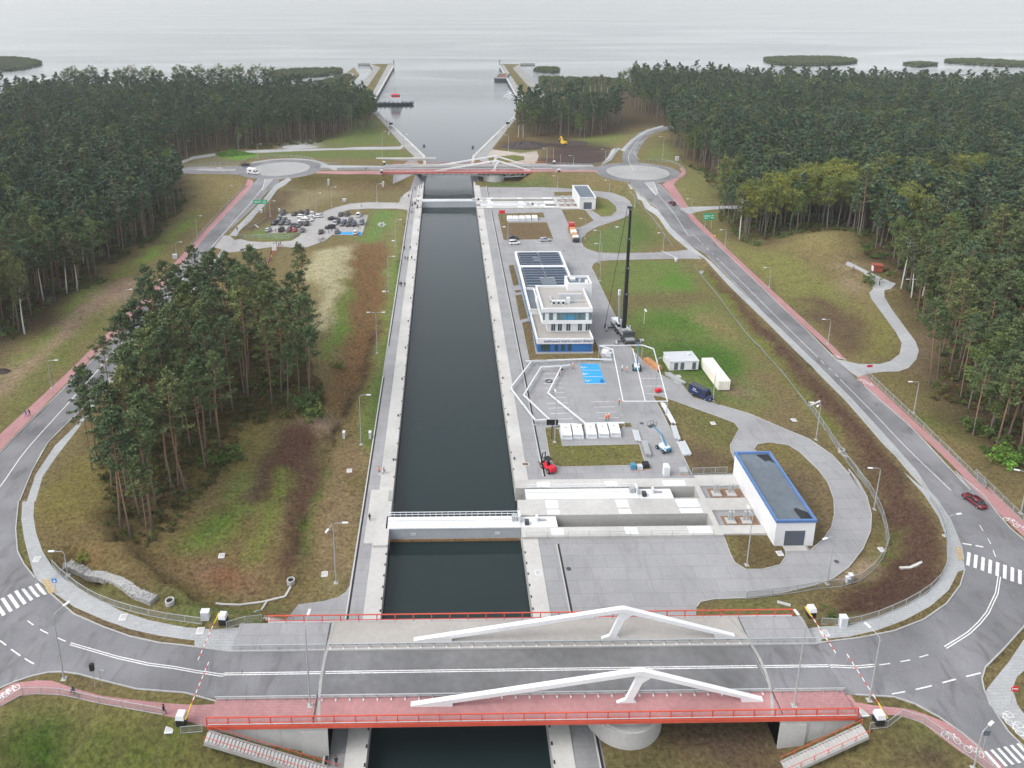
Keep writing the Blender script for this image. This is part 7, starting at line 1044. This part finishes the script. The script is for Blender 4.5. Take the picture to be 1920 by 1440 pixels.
def bark(name, lo, hi, z0, z1, fleck=None):
    m = mat(name, lo, .85, .3, 4.); t = m.node_tree; b = t.nodes['Principled BSDF']; vm = b.inputs['Base Color'].links[0].from_node; tc = [n for n in t.nodes if n.type == 'TEX_COORD'][0]; s_ = NN(t, 'ShaderNodeSeparateXYZ'); t.links.new(tc.outputs['Object'], s_.inputs[0]); r = NN(t, 'ShaderNodeMapRange'); r.inputs['From Min'].default_value = z0; r.inputs['From Max'].default_value = z1; t.links.new(s_.outputs[2], r.inputs[0]); mx = NN(t, 'ShaderNodeMix', data_type='RGBA'); mx.inputs[6].default_value = (*lo, 1); mx.inputs[7].default_value = (*hi, 1); t.links.new(r.outputs[0], mx.inputs[0]); t.links.new(mx.outputs[2], vm.inputs[0]); MT[name] = m
bark('pine_bark', (.15, .13, .115), (.21, .15, .11), 3, 14); bark('warm_bark', (.11, .085, .068), (.25, .14, .08), 2, 12); bark('birch_bark', (.30, .29, .27), (.5, .49, .46), 0, 4); bark('grey_bark', (.11, .10, .085), (.17, .155, .13), 2, 12)
def leaves(rr, centres, per, size, rad, flat, m):
    """many small leaf faces scattered in clumps"""
    n = len(centres)*per; C_ = np.repeat(np.array(centres), per, 0); g = rr.normal(size=(n, 3)); g /= np.linalg.norm(g, axis=1)[:, None]; g *= (rr.random(n)**.45)[:, None]; rd = np.repeat(np.array(rad) if np.ndim(rad) else np.full(len(centres), rad), per)[:, None]; p = C_+g*rd*np.array([1, 1, flat])
    a = rr.normal(size=(n, 3)); a[:, 2] *= .6; a /= np.linalg.norm(a, axis=1)[:, None]; b = np.cross(a, rr.normal(size=(n, 3))); b /= np.linalg.norm(b, axis=1)[:, None]; s = (size*(.6+.8*rr.random(n)))[:, None]; a = a*s*.5; b = b*s*.32
    v = np.stack([p-a, p+b, p+a, p-b], 1).reshape(-1, 3); me = bpy.data.meshes.new('crown'); me.vertices.add(4*n); me.vertices.foreach_set('co', v.ravel()); me.loops.add(4*n); me.loops.foreach_set('vertex_index', np.arange(4*n)); me.polygons.add(n); me.polygons.foreach_set('loop_start', np.arange(0, 4*n, 4)); me.materials.append(MT[m]); me.update(); me.validate(); return me
def pine_mesh(seed, h, near):
    rr = np.random.default_rng(seed); m = MB(); n = 7; b0 = rr.normal(size=2)*.45; b1 = rr.normal(size=2)*.5; sp = lambda t: Vector((b0[0]*math.sin(t*2.2)+b1[0]*t*t, b0[1]*math.sin(t*2.6)+b1[1]*t*t, h*t))
    m.tube([Vector((0, 0, -.5))]+[sp(i/n) for i in range(1, n)]+[sp(.985)], [.24]+[.2*(1-.78*i/n) for i in range(1, n)]+[.03], 'warm_bark' if near else 'pine_bark', 6); C_ = []; RD = []; t0 = rr.uniform(.5, .64) if near else rr.uniform(.42, .55); k = 0
    N = 26 if near else 19
    for i in range(N):
        t = t0+(.98-t0)*(i+rr.random()*.7)/N; p = sp(t); a = i*2.4+rr.normal()*.5; f = (t-t0)/(1-t0); L = ((1.0 if near else 1.3)+2.4*math.sin(PI*min(1, (f*.9+.22)))**.8)*rr.uniform(.6, 1.15)*h/22; up = rr.uniform(.05, .5)+f*.5; d = Vector((math.cos(a), math.sin(a), up)).normalized(); e = p+d*L; md = p+d*L*.5+Vector((0, 0, -.12)); m.tube([p, md, e], [.055, .04, .015], 'pine_bark', 4, False)
        for q, w in ((.55, .75), (.8, .9), (1.02, .8)): C_.append(p+(e-p)*q+Vector(rr.normal(size=3)*.22)); RD.append(w*rr.uniform(.65, 1.15))
    for i in range(4): C_.append(sp(.93+.02*i)+Vector(rr.normal(size=3)*.3)); RD.append(.7)
    for i in range(6): t = rr.uniform(.3, t0); p = sp(t); a = rr.uniform(0, 6.28); m.tube([p, p+Vector((math.cos(a)*rr.uniform(.5, 1.8), math.sin(a)*1.1, rr.uniform(-.3, .4)))], [.035, .01], 'grey_bark', 3, False)
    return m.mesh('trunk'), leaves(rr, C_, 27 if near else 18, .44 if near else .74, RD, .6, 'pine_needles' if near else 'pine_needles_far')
def broad_mesh(seed, h, lm, bk, near, slim=1., t0=.38):
    rr = np.random.default_rng(seed); m = MB(); b1 = rr.normal(size=2)*.8; sp = lambda t: Vector((b1[0]*t*t, b1[1]*t*t+.3*math.sin(t*3), h*t)); m.tube([Vector((0, 0, -.5))]+[sp(i/6) for i in range(1, 6)]+[sp(.95)], [.26, .21, .17, .13, .09, .05, .02], bk, 6); C_ = []; RD = []
    N = 20 if near else 13
    for i in range(N):
        t = t0+(.97-t0)*(i+rr.random())/N; p = sp(t); a = i*2.4+rr.normal()*.5; f = (t-t0)/(1-t0); L = slim*(1.6+2.6*math.sin(PI*(f*.8+.15)))*rr.uniform(.65, 1.15)*h/18; d = Vector((math.cos(a), math.sin(a), rr.uniform(.25, .9))).normalized(); e = p+d*L; m.tube([p, p+d*L*.55+Vector((0, 0, .15)), e], [.08, .05, .02], bk, 4, False)
        for q in (.5, .75, 1.): C_.append(p+(e-p)*q+Vector(rr.normal(size=3)*.4)); RD.append(rr.uniform(.8, 1.35)*slim**.4)
    for i in range(4): C_.append(sp(.9+.03*i)+Vector(rr.normal(size=3)*.5)); RD.append(1.)
    return m.mesh('trunk'), leaves(rr, C_, 34 if near else 20, .45 if near else .7, RD, .8, lm)
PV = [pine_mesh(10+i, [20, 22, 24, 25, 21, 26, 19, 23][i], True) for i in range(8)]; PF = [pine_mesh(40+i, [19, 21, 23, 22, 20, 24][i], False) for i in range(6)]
BV = [broad_mesh(60+i, [16, 18, 20, 17][i], 'broad_leaves', 'grey_bark', True) for i in range(4)]; BF = [broad_mesh(70+i, [17, 19, 18][i], 'broad_leaves', 'grey_bark', False) for i in range(3)]; YV = [broad_mesh(80+i, [19, 21, 20][i], 'yellow_leaves', 'grey_bark', True, .95, .5) for i in range(3)]; BI = [broad_mesh(90+i, [19, 21, 18][i], 'birch_leaves', 'birch_bark', True, .6, .5) for i in range(3)]
def tree(kind, v, x, y, lab, grp, sc=1., rz=None):
    z = gz(x, y)
    t_ = thing(kind, lab, 'tree', (x, y, z), random.uniform(0, 6.28) if rz is None else rz, grp); t_.scale = (sc*random.uniform(.9, 1.1), sc*random.uniform(.9, 1.1), sc)
    for n_, me in (('trunk', v[0]), ('crown', v[1])): o = bpy.data.objects.new(n_, me); COL.objects.link(o); o.parent = t_
    return t_
def kind_at(x, y):
    h = BVH.ray_cast(Vector((x, y, 200)), Vector((0, 0, -1))); return face_kind[h[2]] if h[0] else None
def clear(x, y, r=2.2): return all(kind_at(x+a*r, y+b*r) == 'ground' for a, b in ((0, 0), (1, 0), (-1, 0), (0, 1), (0, -1)))
def scatter(s, sp, keep=1., seed=1, grow=0):
    poly = pts(s); xs = [p[0] for p in poly]; ys = [p[1] for p in poly]; rr = random.Random(seed); out = []; y = min(ys)
    while y < max(ys):
        st = sp*(1+grow*max(0, y-250)/500); x = min(xs)
        while x < max(xs):
            q = (x+rr.uniform(-.45, .45)*st, y+rr.uniform(-.45, .45)*st); x += st
            if rr.random() > keep: continue
            out.append(q)
        y += st
    A_ = np.array(out); k = inpoly(A_[:, 0], A_[:, 1], poly); return [tuple(q) for q in A_[k] if clear(*q)]
def inframe(x, y, pad=90): u, v, zc = Q(x, y, 14); return -pad < u < 1920+pad and v < 1700
T2 = scatter("D 560,1000 590,1300 H 640,150 820,215 930,100 D 1070,1440 1230,1250 1270,1010 1240,940 1400,930 1540,905 1740,880 1790,800 1710,640 1640,560 1480,470 1300,400 1100,370 950,400 800,560 700,760 620,900", 5.4, .9, 2)
for p in pts("D 520,1265 545,1190 1620,925 1740,875 1310,930 1250,950 1530,905 1720,560 1640,420 1720,330 H 650,140 710,205 800,218"): T2.append(p)
WEST = "O -420,640 D -100,580 60,525 140,505 240,330 370,290 440,270 600,190 A 480,1290 700,1200 790,1170 860,1080 980,1000 1050,890 1000,780 930,745 850,748 600,750 O -420,335"
NORTHW = "O -420,300 A 600,690 850,695 985,688 1030,650 1100,632 1210,612 1500,583 1840,540 B 250,535 430,500 445,430 395,335 380,300 O 690,212 640,200 520,194 350,190 100,192 -420,202"
EAST = "C 172,398 200,515 260,560 300,590 410,640 425,800 465,885 500,942 540,962 640,960 760,938 870,908 1000,900 1080,918 1140,1010 1240,1060 1290,1130 1330,1190 F 1165,325 1225,375 1240,480 1320,555 1395,585 1330,800 1310,900 1420,960 1500,1090 1640,1220 1780,1310 2600,1440 3400,900 C 3400,300 2300,215 O 2050,180 1700,178 1400,172 1190,160 1180,200"
NE = "B 1222,450 1228,530 1500,540 1720,530 1800,475 1830,440 1700,412 1450,410 1290,415"
PW = scatter(WEST, 4.7, .93, 3, .35); PN = scatter(NORTHW, 5.2, .93, 4, .3); PE = scatter(EAST, 4.9, .93, 5, .4); PNE = scatter(NE, 5.5, .85, 6)
yz1, yz2, yz3 = pts("C 540,965 640,965 1000,918 1250,870 1250,800 800,800 620,860 520,900"), pts("C 1330,770 1700,740 1720,830 1350,830"), pts("C 1240,950 1420,940 1420,1010 1270,1020")
def isin(p, poly): return bool(inpoly(np.array([p[0]]), np.array([p[1]]), poly)[0])
pines = []; broad = []; yellow = []; rr = random.Random(9)
for p in T2: pines.append((p, 'tall pine in the wood between left road and lock', 'pines of the left wood'))
for L, lab, grp, mix in ((PW, 'pine in the forest left of the pink path', 'pines of the west forest', .2), (PN, 'pine in the forest behind the left roundabout', 'pines of the north west forest', .24), (PE, 'pine in the forest right of the right road', 'pines of the east forest', .28), (PNE, 'pine in the grove beyond the dark soil field', 'pines of the soil field grove', .15)):
    for p in L:
        if L is PE and (isin(p, yz1) or isin(p, yz2) or isin(p, yz3)) and rr.random() < .75: yellow.append((p, 'yellowing beech at the front of the right forest', 'yellowing beeches'))
        elif rr.random() < mix*(1.6 if vnoise(np.array([p[0]]), np.array([p[1]]), 30, 3)[0] > .5 else .4): broad.append((p, lab.replace('pine', 'broadleaf tree'), grp.replace('pines', 'broadleaf trees')))
        else: pines.append((p, lab, grp))
yp = scatter("C 540,962 640,960 1000,912 1250,860 1250,800 800,800 620,860 520,900", 5.5, .5, 8); yellow += [(p, 'yellowing beech at the front of the right forest', 'yellowing beeches') for p in yp]
dist = lambda e: Q(e[0][0], e[0][1], 8)[2]
def split(L, nmax):
    vis = sorted([e for e in L if inframe(*e[0])], key=dist); near = vis[:nmax]; ids = {id(e) for e in near}; return near, [e for e in L if id(e) not in ids and inframe(*e[0], 500)]
pn, pf = split(pines, 286); bn, bf = split(broad, 70)
for i, (p, l, g) in enumerate(pn): tree('pine_tree', PV[i*5 % 8], *p, l, g, random.uniform(.8, 1.14))
for i, (p, l, g) in enumerate(bn): tree('broadleaf_tree', BV[i % 4], *p, l, g, random.uniform(.65, 1.05))
for i, (p, l, g) in enumerate(yellow[:120]): tree('beech_tree', YV[i % 3], *p, l, g, random.uniform(.8, 1.1))
protoP = [tree('pine_tree', PF[i], *pf.pop(len(pf)//7*i)[0], 'pine deep inside the distant forest', 'distant forest pines') for i in range(6)]; protoB = [tree('broadleaf_tree', BF[i], *bf.pop(len(bf)//4*i)[0], 'broadleaf tree deep inside the distant forest', 'distant broadleaf trees') for i in range(3)]
for i, (s, l) in enumerate((("D 140,500", 'white leaning birch at the left forest edge, lowest one'), ("D 245,312", 'white birch at the left forest edge behind the lowest one'), ("D 378,275", 'slim pale birch left of the bent white trunk'), ("D 437,262", 'bent white birch at the left forest edge'), ("A 470,1240", 'pale birch with thin crown above the left sandy track'), ("A 545,1120", 'thin pale birch among dark pines, upper left'), ("A 330,1240", 'leaning birch with bare crown at the left forest edge'), ("C 1322,1195", 'thin birch left of the bench rail'), ("C 1372,1238", 'large white birch right of the bench rail'), ("C 1425,1240", 'slanting birch at the right forest edge'), ("C 535,960", 'bare twisted birch at the right forest front'), ("B 1235,535", 'pale birch at the quay edge of the soil field grove'), ("B 1262,535", 'pale birch with bare crown beside the quay grove'))): tree('birch_tree', BI[i % 3], *pts(s)[0], l, None, .95)
for i, s in enumerate(("B 1440,300", "B 1480,296", "B 1530,300", "B 1565,290", "B 1600,296", "B 1640,285", "B 1665,290", "B 1700,285", "B 1735,285", "B 1420,310")): tree('birch_tree', BI[i % 3], *pts(s)[0], 'slender pale tree in the row before the right reed bay', 'pale trees at the right reed bay', .8)
rowL = [(x, 168+1.5*math.sin(x)) for x in range(122, 310, 9)]+[(x, 166+1.5*math.sin(x)) for x in range(332, 520, 9)]
for i, (u, v) in enumerate(rowL): x, y = P(u, v, 1); tree('broadleaf_tree', BV[i % 4], x, y, 'round dark tree in the row on the left lagoon shore', 'trees on the left lagoon shore', 1.15) if gz(x, y) > -.6 else None
rowR = [(x, 172+2*math.sin(x)) for x in list(range(1160, 1290, 9))+list(range(1300, 1392, 9))]
for i, (u, v) in enumerate(rowR): x, y = P(u, v, 1); tree('broadleaf_tree', BV[i % 4], x, y, 'round dark tree in the row on the right lagoon shore', 'trees on the right lagoon shore', 1.05)
from mathutils.kdtree import KDTree
KD = KDTree(NV)
for i in range(NV): KD.insert((X[i], Y[i], 0), i)
KD.balance()
def gninst(name, P_, protos, smin, smax, label, cat, tilt=0.):
    me = bpy.data.meshes.new(name); v = [(x, y, gz(x, y) if len(q) < 3 else q[2]) for q in P_ for x, y in (q[:2],)]; me.from_pydata(v, [], []); o = bpy.data.objects.new(name, me); COL.objects.link(o); n = len(v); rr = np.random.default_rng(5)
    a = me.attributes.new('rz', 'FLOAT_VECTOR', 'POINT'); ar = np.zeros((n, 3), np.float32); ar[:, 2] = rr.random(n)*6.28; ar[:, :2] = rr.normal(size=(n, 2))*tilt; a.data.foreach_set('vector', ar.ravel()); a = me.attributes.new('sc', 'FLOAT', 'POINT'); a.data.foreach_set('value', (smin+(smax-smin)*rr.random(n)).astype(np.float32)); a = me.attributes.new('ix', 'INT', 'POINT'); a.data.foreach_set('value', rr.integers(0, len(protos), n).astype(np.int32))
    ct = VC[[KD.find((x, y, 0))[1] for x, y, z in v]]; a = me.attributes.new('tint', 'FLOAT_COLOR', 'POINT'); a.data.foreach_set('color', np.c_[ct, np.ones(n)].astype(np.float32).ravel()) if n else 0
    g = bpy.data.node_groups.new(name, 'GeometryNodeTree'); g.interface.new_socket('Geometry', in_out='INPUT', socket_type='NodeSocketGeometry'); g.interface.new_socket('Geometry', in_out='OUTPUT', socket_type='NodeSocketGeometry'); N = g.nodes.new; K = g.links.new; gi_, go_ = N('NodeGroupInput'), N('NodeGroupOutput'); jn = N('GeometryNodeJoinGeometry')
    for pr in protos[::-1]:
        parts = pr if isinstance(pr, list) else [pr]; j2 = N('GeometryNodeJoinGeometry')
        for ob in parts: oi = N('GeometryNodeObjectInfo'); oi.inputs['Object'].default_value = ob; oi.transform_space = 'ORIGINAL'; K(oi.outputs['Geometry'], j2.inputs[0])
        gt = N('GeometryNodeGeometryToInstance'); K(j2.outputs[0], gt.inputs[0]); K(gt.outputs[0], jn.inputs[0])
    ip = N('GeometryNodeInstanceOnPoints'); ip.inputs['Pick Instance'].default_value = True; K(gi_.outputs[0], ip.inputs['Points']); K(jn.outputs[0], ip.inputs['Instance'])
    for nm, dt, sock in (('rz', 'FLOAT_VECTOR', 'Rotation'), ('sc', 'FLOAT', 'Scale'), ('ix', 'INT', 'Instance Index')): na = N('GeometryNodeInputNamedAttribute'); na.data_type = dt; na.inputs[0].default_value = nm; K(na.outputs[0], ip.inputs[sock])
    K(ip.outputs[0], go_.inputs[0]); md = o.modifiers.new('scatter', 'NODES'); md.node_group = g; tag(o, label, cat, None, 'stuff'); return o
ch = lambda t_: [c for c in bpy.data.objects if c.parent == t_]
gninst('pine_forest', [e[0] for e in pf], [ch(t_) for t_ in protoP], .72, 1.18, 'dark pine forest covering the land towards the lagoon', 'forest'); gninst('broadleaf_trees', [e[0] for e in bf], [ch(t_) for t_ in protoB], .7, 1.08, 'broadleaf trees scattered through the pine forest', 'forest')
# shrubs one can tell apart
def shrub_mesh(seed, m, n=16, r=.55, size=.3): g = np.random.default_rng(seed); c = g.normal(size=(n, 3))*[.7, .7, .35]+[0, 0, .7]; return leaves(g, c, 34, size, r, .8, m)
SM = {k: shrub_mesh(20+i, k) for i, k in enumerate(('shrub_leaves', 'yellow_leaves', 'broad_leaves', 'bright_leaves'))}
for s, k, sc, l in (("D 1245,1225", 'shrub_leaves', 1.9, 'yellow green shrub at the corner of the left wood'), ("D 1330,1200", 'broad_leaves', 1.5, 'dark green shrub right of the yellow green one'), ("D 1760,965", 'broad_leaves', 1.9, 'dark green shrub at the lower right corner of the left wood'), ("D 1720,900", 'broad_leaves', 2.2, 'dark bush under the last pine of the left wood'), ("D 1570,790", 'shrub_leaves', 1.7, 'light green shrub between trunks of the left wood'), ("K 1450,960 O 635,690", 'yellow_leaves', 1.2, 'small yellow shrub on the brown bank'), ("F 1760,1300", 'bright_leaves', 2.1, 'bright green young tree at the right fence'), ("F 1560,1110", 'shrub_leaves', 2., 'light green shrub at the right forest foot'), ("A 980,930", 'broad_leaves', 2.2, 'dark shrub at the west forest edge'), ("C 620,990", 'broad_leaves', 1.4, 'low dark shrub in front of the right forest'), ("F 990,270", 'broad_leaves', 1.6, 'green shrub beside the viewing spot path'), ("J 1080,650", 'shrub_leaves', .8, 'small tuft of green behind the right barrier'), ("H 450,320", 'yellow_leaves', .9, 'heap of dry orange grass above the gabion')):
    x, y = pts(s)[-1]; t_ = thing('shrub', l, 'shrub', (x, y, gz(x, y)), random.uniform(0, 6)); o = bpy.data.objects.new('foliage', SM[k]); COL.objects.link(o); o.parent = t_; t_.scale = (sc, sc, sc)
hp = pts("A 1215,632 1300,612 1440,627 1445,650 1320,668"); g = np.random.default_rng(3); xs = [p[0] for p in hp]; ys = [p[1] for p in hp]; c = np.c_[g.uniform(min(xs), max(xs), 1500), g.uniform(min(ys), max(ys), 1500)]; c = c[inpoly(c[:, 0], c[:, 1], hp)]; z0 = gz(*hp[0]); hx, hy = hp[0]; t_ = thing('hedge', 'bright green low planting beside the left roundabout', 'hedge', (hx, hy, z0)); o = bpy.data.objects.new('foliage', leaves(g, [(a-hx, b-hy, .5+.25*g.random()) for a, b in c], 14, .7, 1.1, .5, 'bright_leaves')); COL.objects.link(o); o.parent = t_
# ground cover
def tuft(seed, m, n, h, spread, wd):
    g = np.random.default_rng(seed); b = MB()
    for i in range(n): a = g.uniform(0, 6.28); r_ = spread*g.random()**.5; p = Vector((r_*math.cos(a), r_*math.sin(a), -.05)); l = Vector((g.normal()*.35*h, g.normal()*.35*h, h*g.uniform(.5, 1))); q = g.uniform(0, 6.28); w = Vector((math.cos(q), math.sin(q), 0))*wd; b.add([p-w, p+w, p+l], [(0, 1, 2)], m)
    return b
def cover(name, P_, meshes, a, b, lab, cat): 
    pr = []
    for i, q in enumerate(meshes): o = q.obj(name+'_clump') if isinstance(q, MB) else bpy.data.objects.new(name+'_clump', q); (COL.objects.link(o) if not isinstance(q, MB) else 0); x, y = P_.pop(len(P_)//3)[:2]; o.location = (x, y, gz(x, y)); o['tint'] = (.12, .11, .06); tag(o, lab.split(' covering')[0]+' clump', cat, lab.split(' covering')[0], 'stuff'); pr.append(o)
    return gninst(name, P_, pr, a, b, lab, cat)
fern = scatter("D 520,980 600,800 760,560 950,380 1100,350 1300,380 1500,450 1680,560 1830,800 1830,960 1700,985 1380,1000 1290,1250 1120,1440 H 930,150 780,260 600,180 D 560,1250", 1.25, .8, 12)
cover('undergrowth', fern, [shrub_mesh(31, 'bracken', 7, .5, .32), shrub_mesh(32, 'bracken', 6, .45, .3), shrub_mesh(33, 'shrub_leaves', 5, .4, .3)], .35, .95, 'brown and green bracken covering the floor of the left wood', 'undergrowth')
edge = []
for s, sp, k in (("O -100,560 D 60,540 300,330 620,210 A 480,1310 700,1230 880,1100 1060,900 1000,800 850,900 700,1080 400,1200", 2.2, .5), ("C 230,560 420,650 440,880 560,980 760,950 1000,915 1140,1020 1300,1160 F 1230,390 1330,570 1400,600 1330,930 1480,1000 1640,1230 1900,1400 2100,1300 1700,900 1500,500 C 1300,1000 900,800 500,800", 2.0, .5), ("A 1840,560 1500,605 1210,635 1210,605 1500,575 1840,530", 2.5, .5)): edge += scatter(s, sp, k, 13)
cover('forest_edge_undergrowth', edge, [shrub_mesh(34, 'bracken', 7, .6, .35), shrub_mesh(35, 'broad_leaves', 8, .6, .35), shrub_mesh(36, 'shrub_leaves', 6, .5, .35)], .4, 1.3, 'low bushes and bracken covering the forest edges', 'undergrowth')
gr = []
for s, sp, k in (("H 200,0 240,270 300,380 560,540 1000,640 1450,640 1620,500 I 240,560 330,0 O 720,700 755,480 640,470 600,640 640,780 D 1880,960 1300,1250 H 930,150", 1.15, .75), ("F 70,190 200,330 430,560 640,770 860,1000 1080,1250 1220,1440 J 1390,60 1540,260 1570,400 1540,480 1440,560 1280,620 1080,630 800,610 1000,540 1220,400 1320,330 1240,80 F 870,1170 640,900 400,590 200,380 60,230", 1.1, .75), ("C 440,930 700,960 960,905 1100,930 1140,1200 F 1000,330 1170,640 1080,720 880,695 600,450 320,160", 1.5, .6), ("D 0,1040 0,700 350,390 700,130 A 1060,900 1010,770 1370,790 1150,1040 1060,1150 D 820,250 500,560", 1.6, .5), ("O -60,1340 300,1345 420,1380 620,1470 -60,1470", 1.2, .6), ("J 1000,1311 1230,1180 1370,1110 1500,1150 1640,1260 1740,1330", 1.2, .6), ("A 1570,810 1920,735 B 620,790 590,830 100,900 0,900", 1.8, .6)): gr += scatter(s, sp, k, 15)
cover('dry_grass', gr, [tuft(1, 'grass_tuft', 22, .5, .5, .03), tuft(2, 'grass_tuft', 18, .4, .55, .03), tuft(3, 'grass_tuft', 20, .3, .55, .035)], .5, 1.3, 'dry tufted grass covering the banks and slopes', 'grass')
# reeds and reed islands on the lagoon
def reeds(name, s, lab, sp=3.2):
    poly = [P(u, v, 0) for u, v, _ in px(s)]; x, y = poly[0]; m = MB(); p = smooth(poly, True, 6); m.prism(p, -.5, .25, mk('reed_mud', (.08, .09, .05), .95, .3) if 'reed_mud' not in MT else 'reed_mud'); struct(m.obj(name))
    xs = [q[0] for q in p]; ys = [q[1] for q in p]; g = np.random.default_rng(len(s)); n = int((max(xs)-min(xs))*(max(ys)-min(ys))/(sp*sp)*1.6); a = np.c_[g.uniform(min(xs), max(xs), n), g.uniform(min(ys), max(ys), n)]; a = a[inpoly(a[:, 0], a[:, 1], p)]; return [(q[0], q[1], .2) for q in a]
RE = []
for nm, s in (('reed_island', "O -60,112 20,109 60,113 79,119 60,126 20,132 -60,134"), ('reed_island', "O 1432,111 1460,108 1560,108 1606,114 1580,120 1500,122 1450,119"), ('reed_island', "O 1772,114 1830,112 1920,117 2000,120 2000,126 1900,124 1800,119"), ('reed_island', "O 1694,120 1730,118 1757,121 1720,124"), ('reed_island', "O 505,142 520,134 560,131 600,130 636,130 638,137 600,142 560,145 530,150"), ('reed_island', "O 1012,150 1018,146 1060,148 1120,148 1170,152 1180,170 1100,182 1030,180"), ('reed_island', "O 1000,132 1020,128 1050,130 1040,136")): RE += reeds(nm, s, '')
RE += [(q[0], q[1], 0.3) for q in scatter("B 0,190 230,182 310,190 290,245 200,240 0,222", 3, .8, 21)]
pr = []
for i in range(2): o = tuft(7+i, 'reed', 60, 3.2, 1.1, .35).obj('reed_clump'); o.location = RE.pop(50)[:3]; tag(o, 'clump of green reed on the lagoon shore', 'reed', 'reed clumps', 'stuff'); pr.append(o)
gninst('reed_bed', RE, pr, .7, 1.2, 'green reed beds on the islands and lagoon shore', 'reed')

# ---------------- the hazy air over the lagoon ----------------
hm = bpy.data.materials.new('haze'); hm.use_nodes = True; t = hm.node_tree; t.nodes.remove(t.nodes['Principled BSDF']); pv = NN(t, 'ShaderNodeVolumePrincipled'); pv.inputs['Color'].default_value = (.93, .97, 1, 1); pv.inputs['Density'].default_value = .0001; pv.inputs['Anisotropy'].default_value = .2; t.links.new(pv.outputs[0], t.nodes['Material Output'].inputs['Volume'])
hb = MB().box(-3000, 3000, -300, 5200, -8, 135, hm).obj('haze'); hb['kind'] = 'stuff'; hb['label'] = 'thin pale haze in the air over land and lagoon'; hb['category'] = 'haze'; hm.cycles.homogeneous_volume = True if hasattr(hm.cycles, 'homogeneous_volume') else None
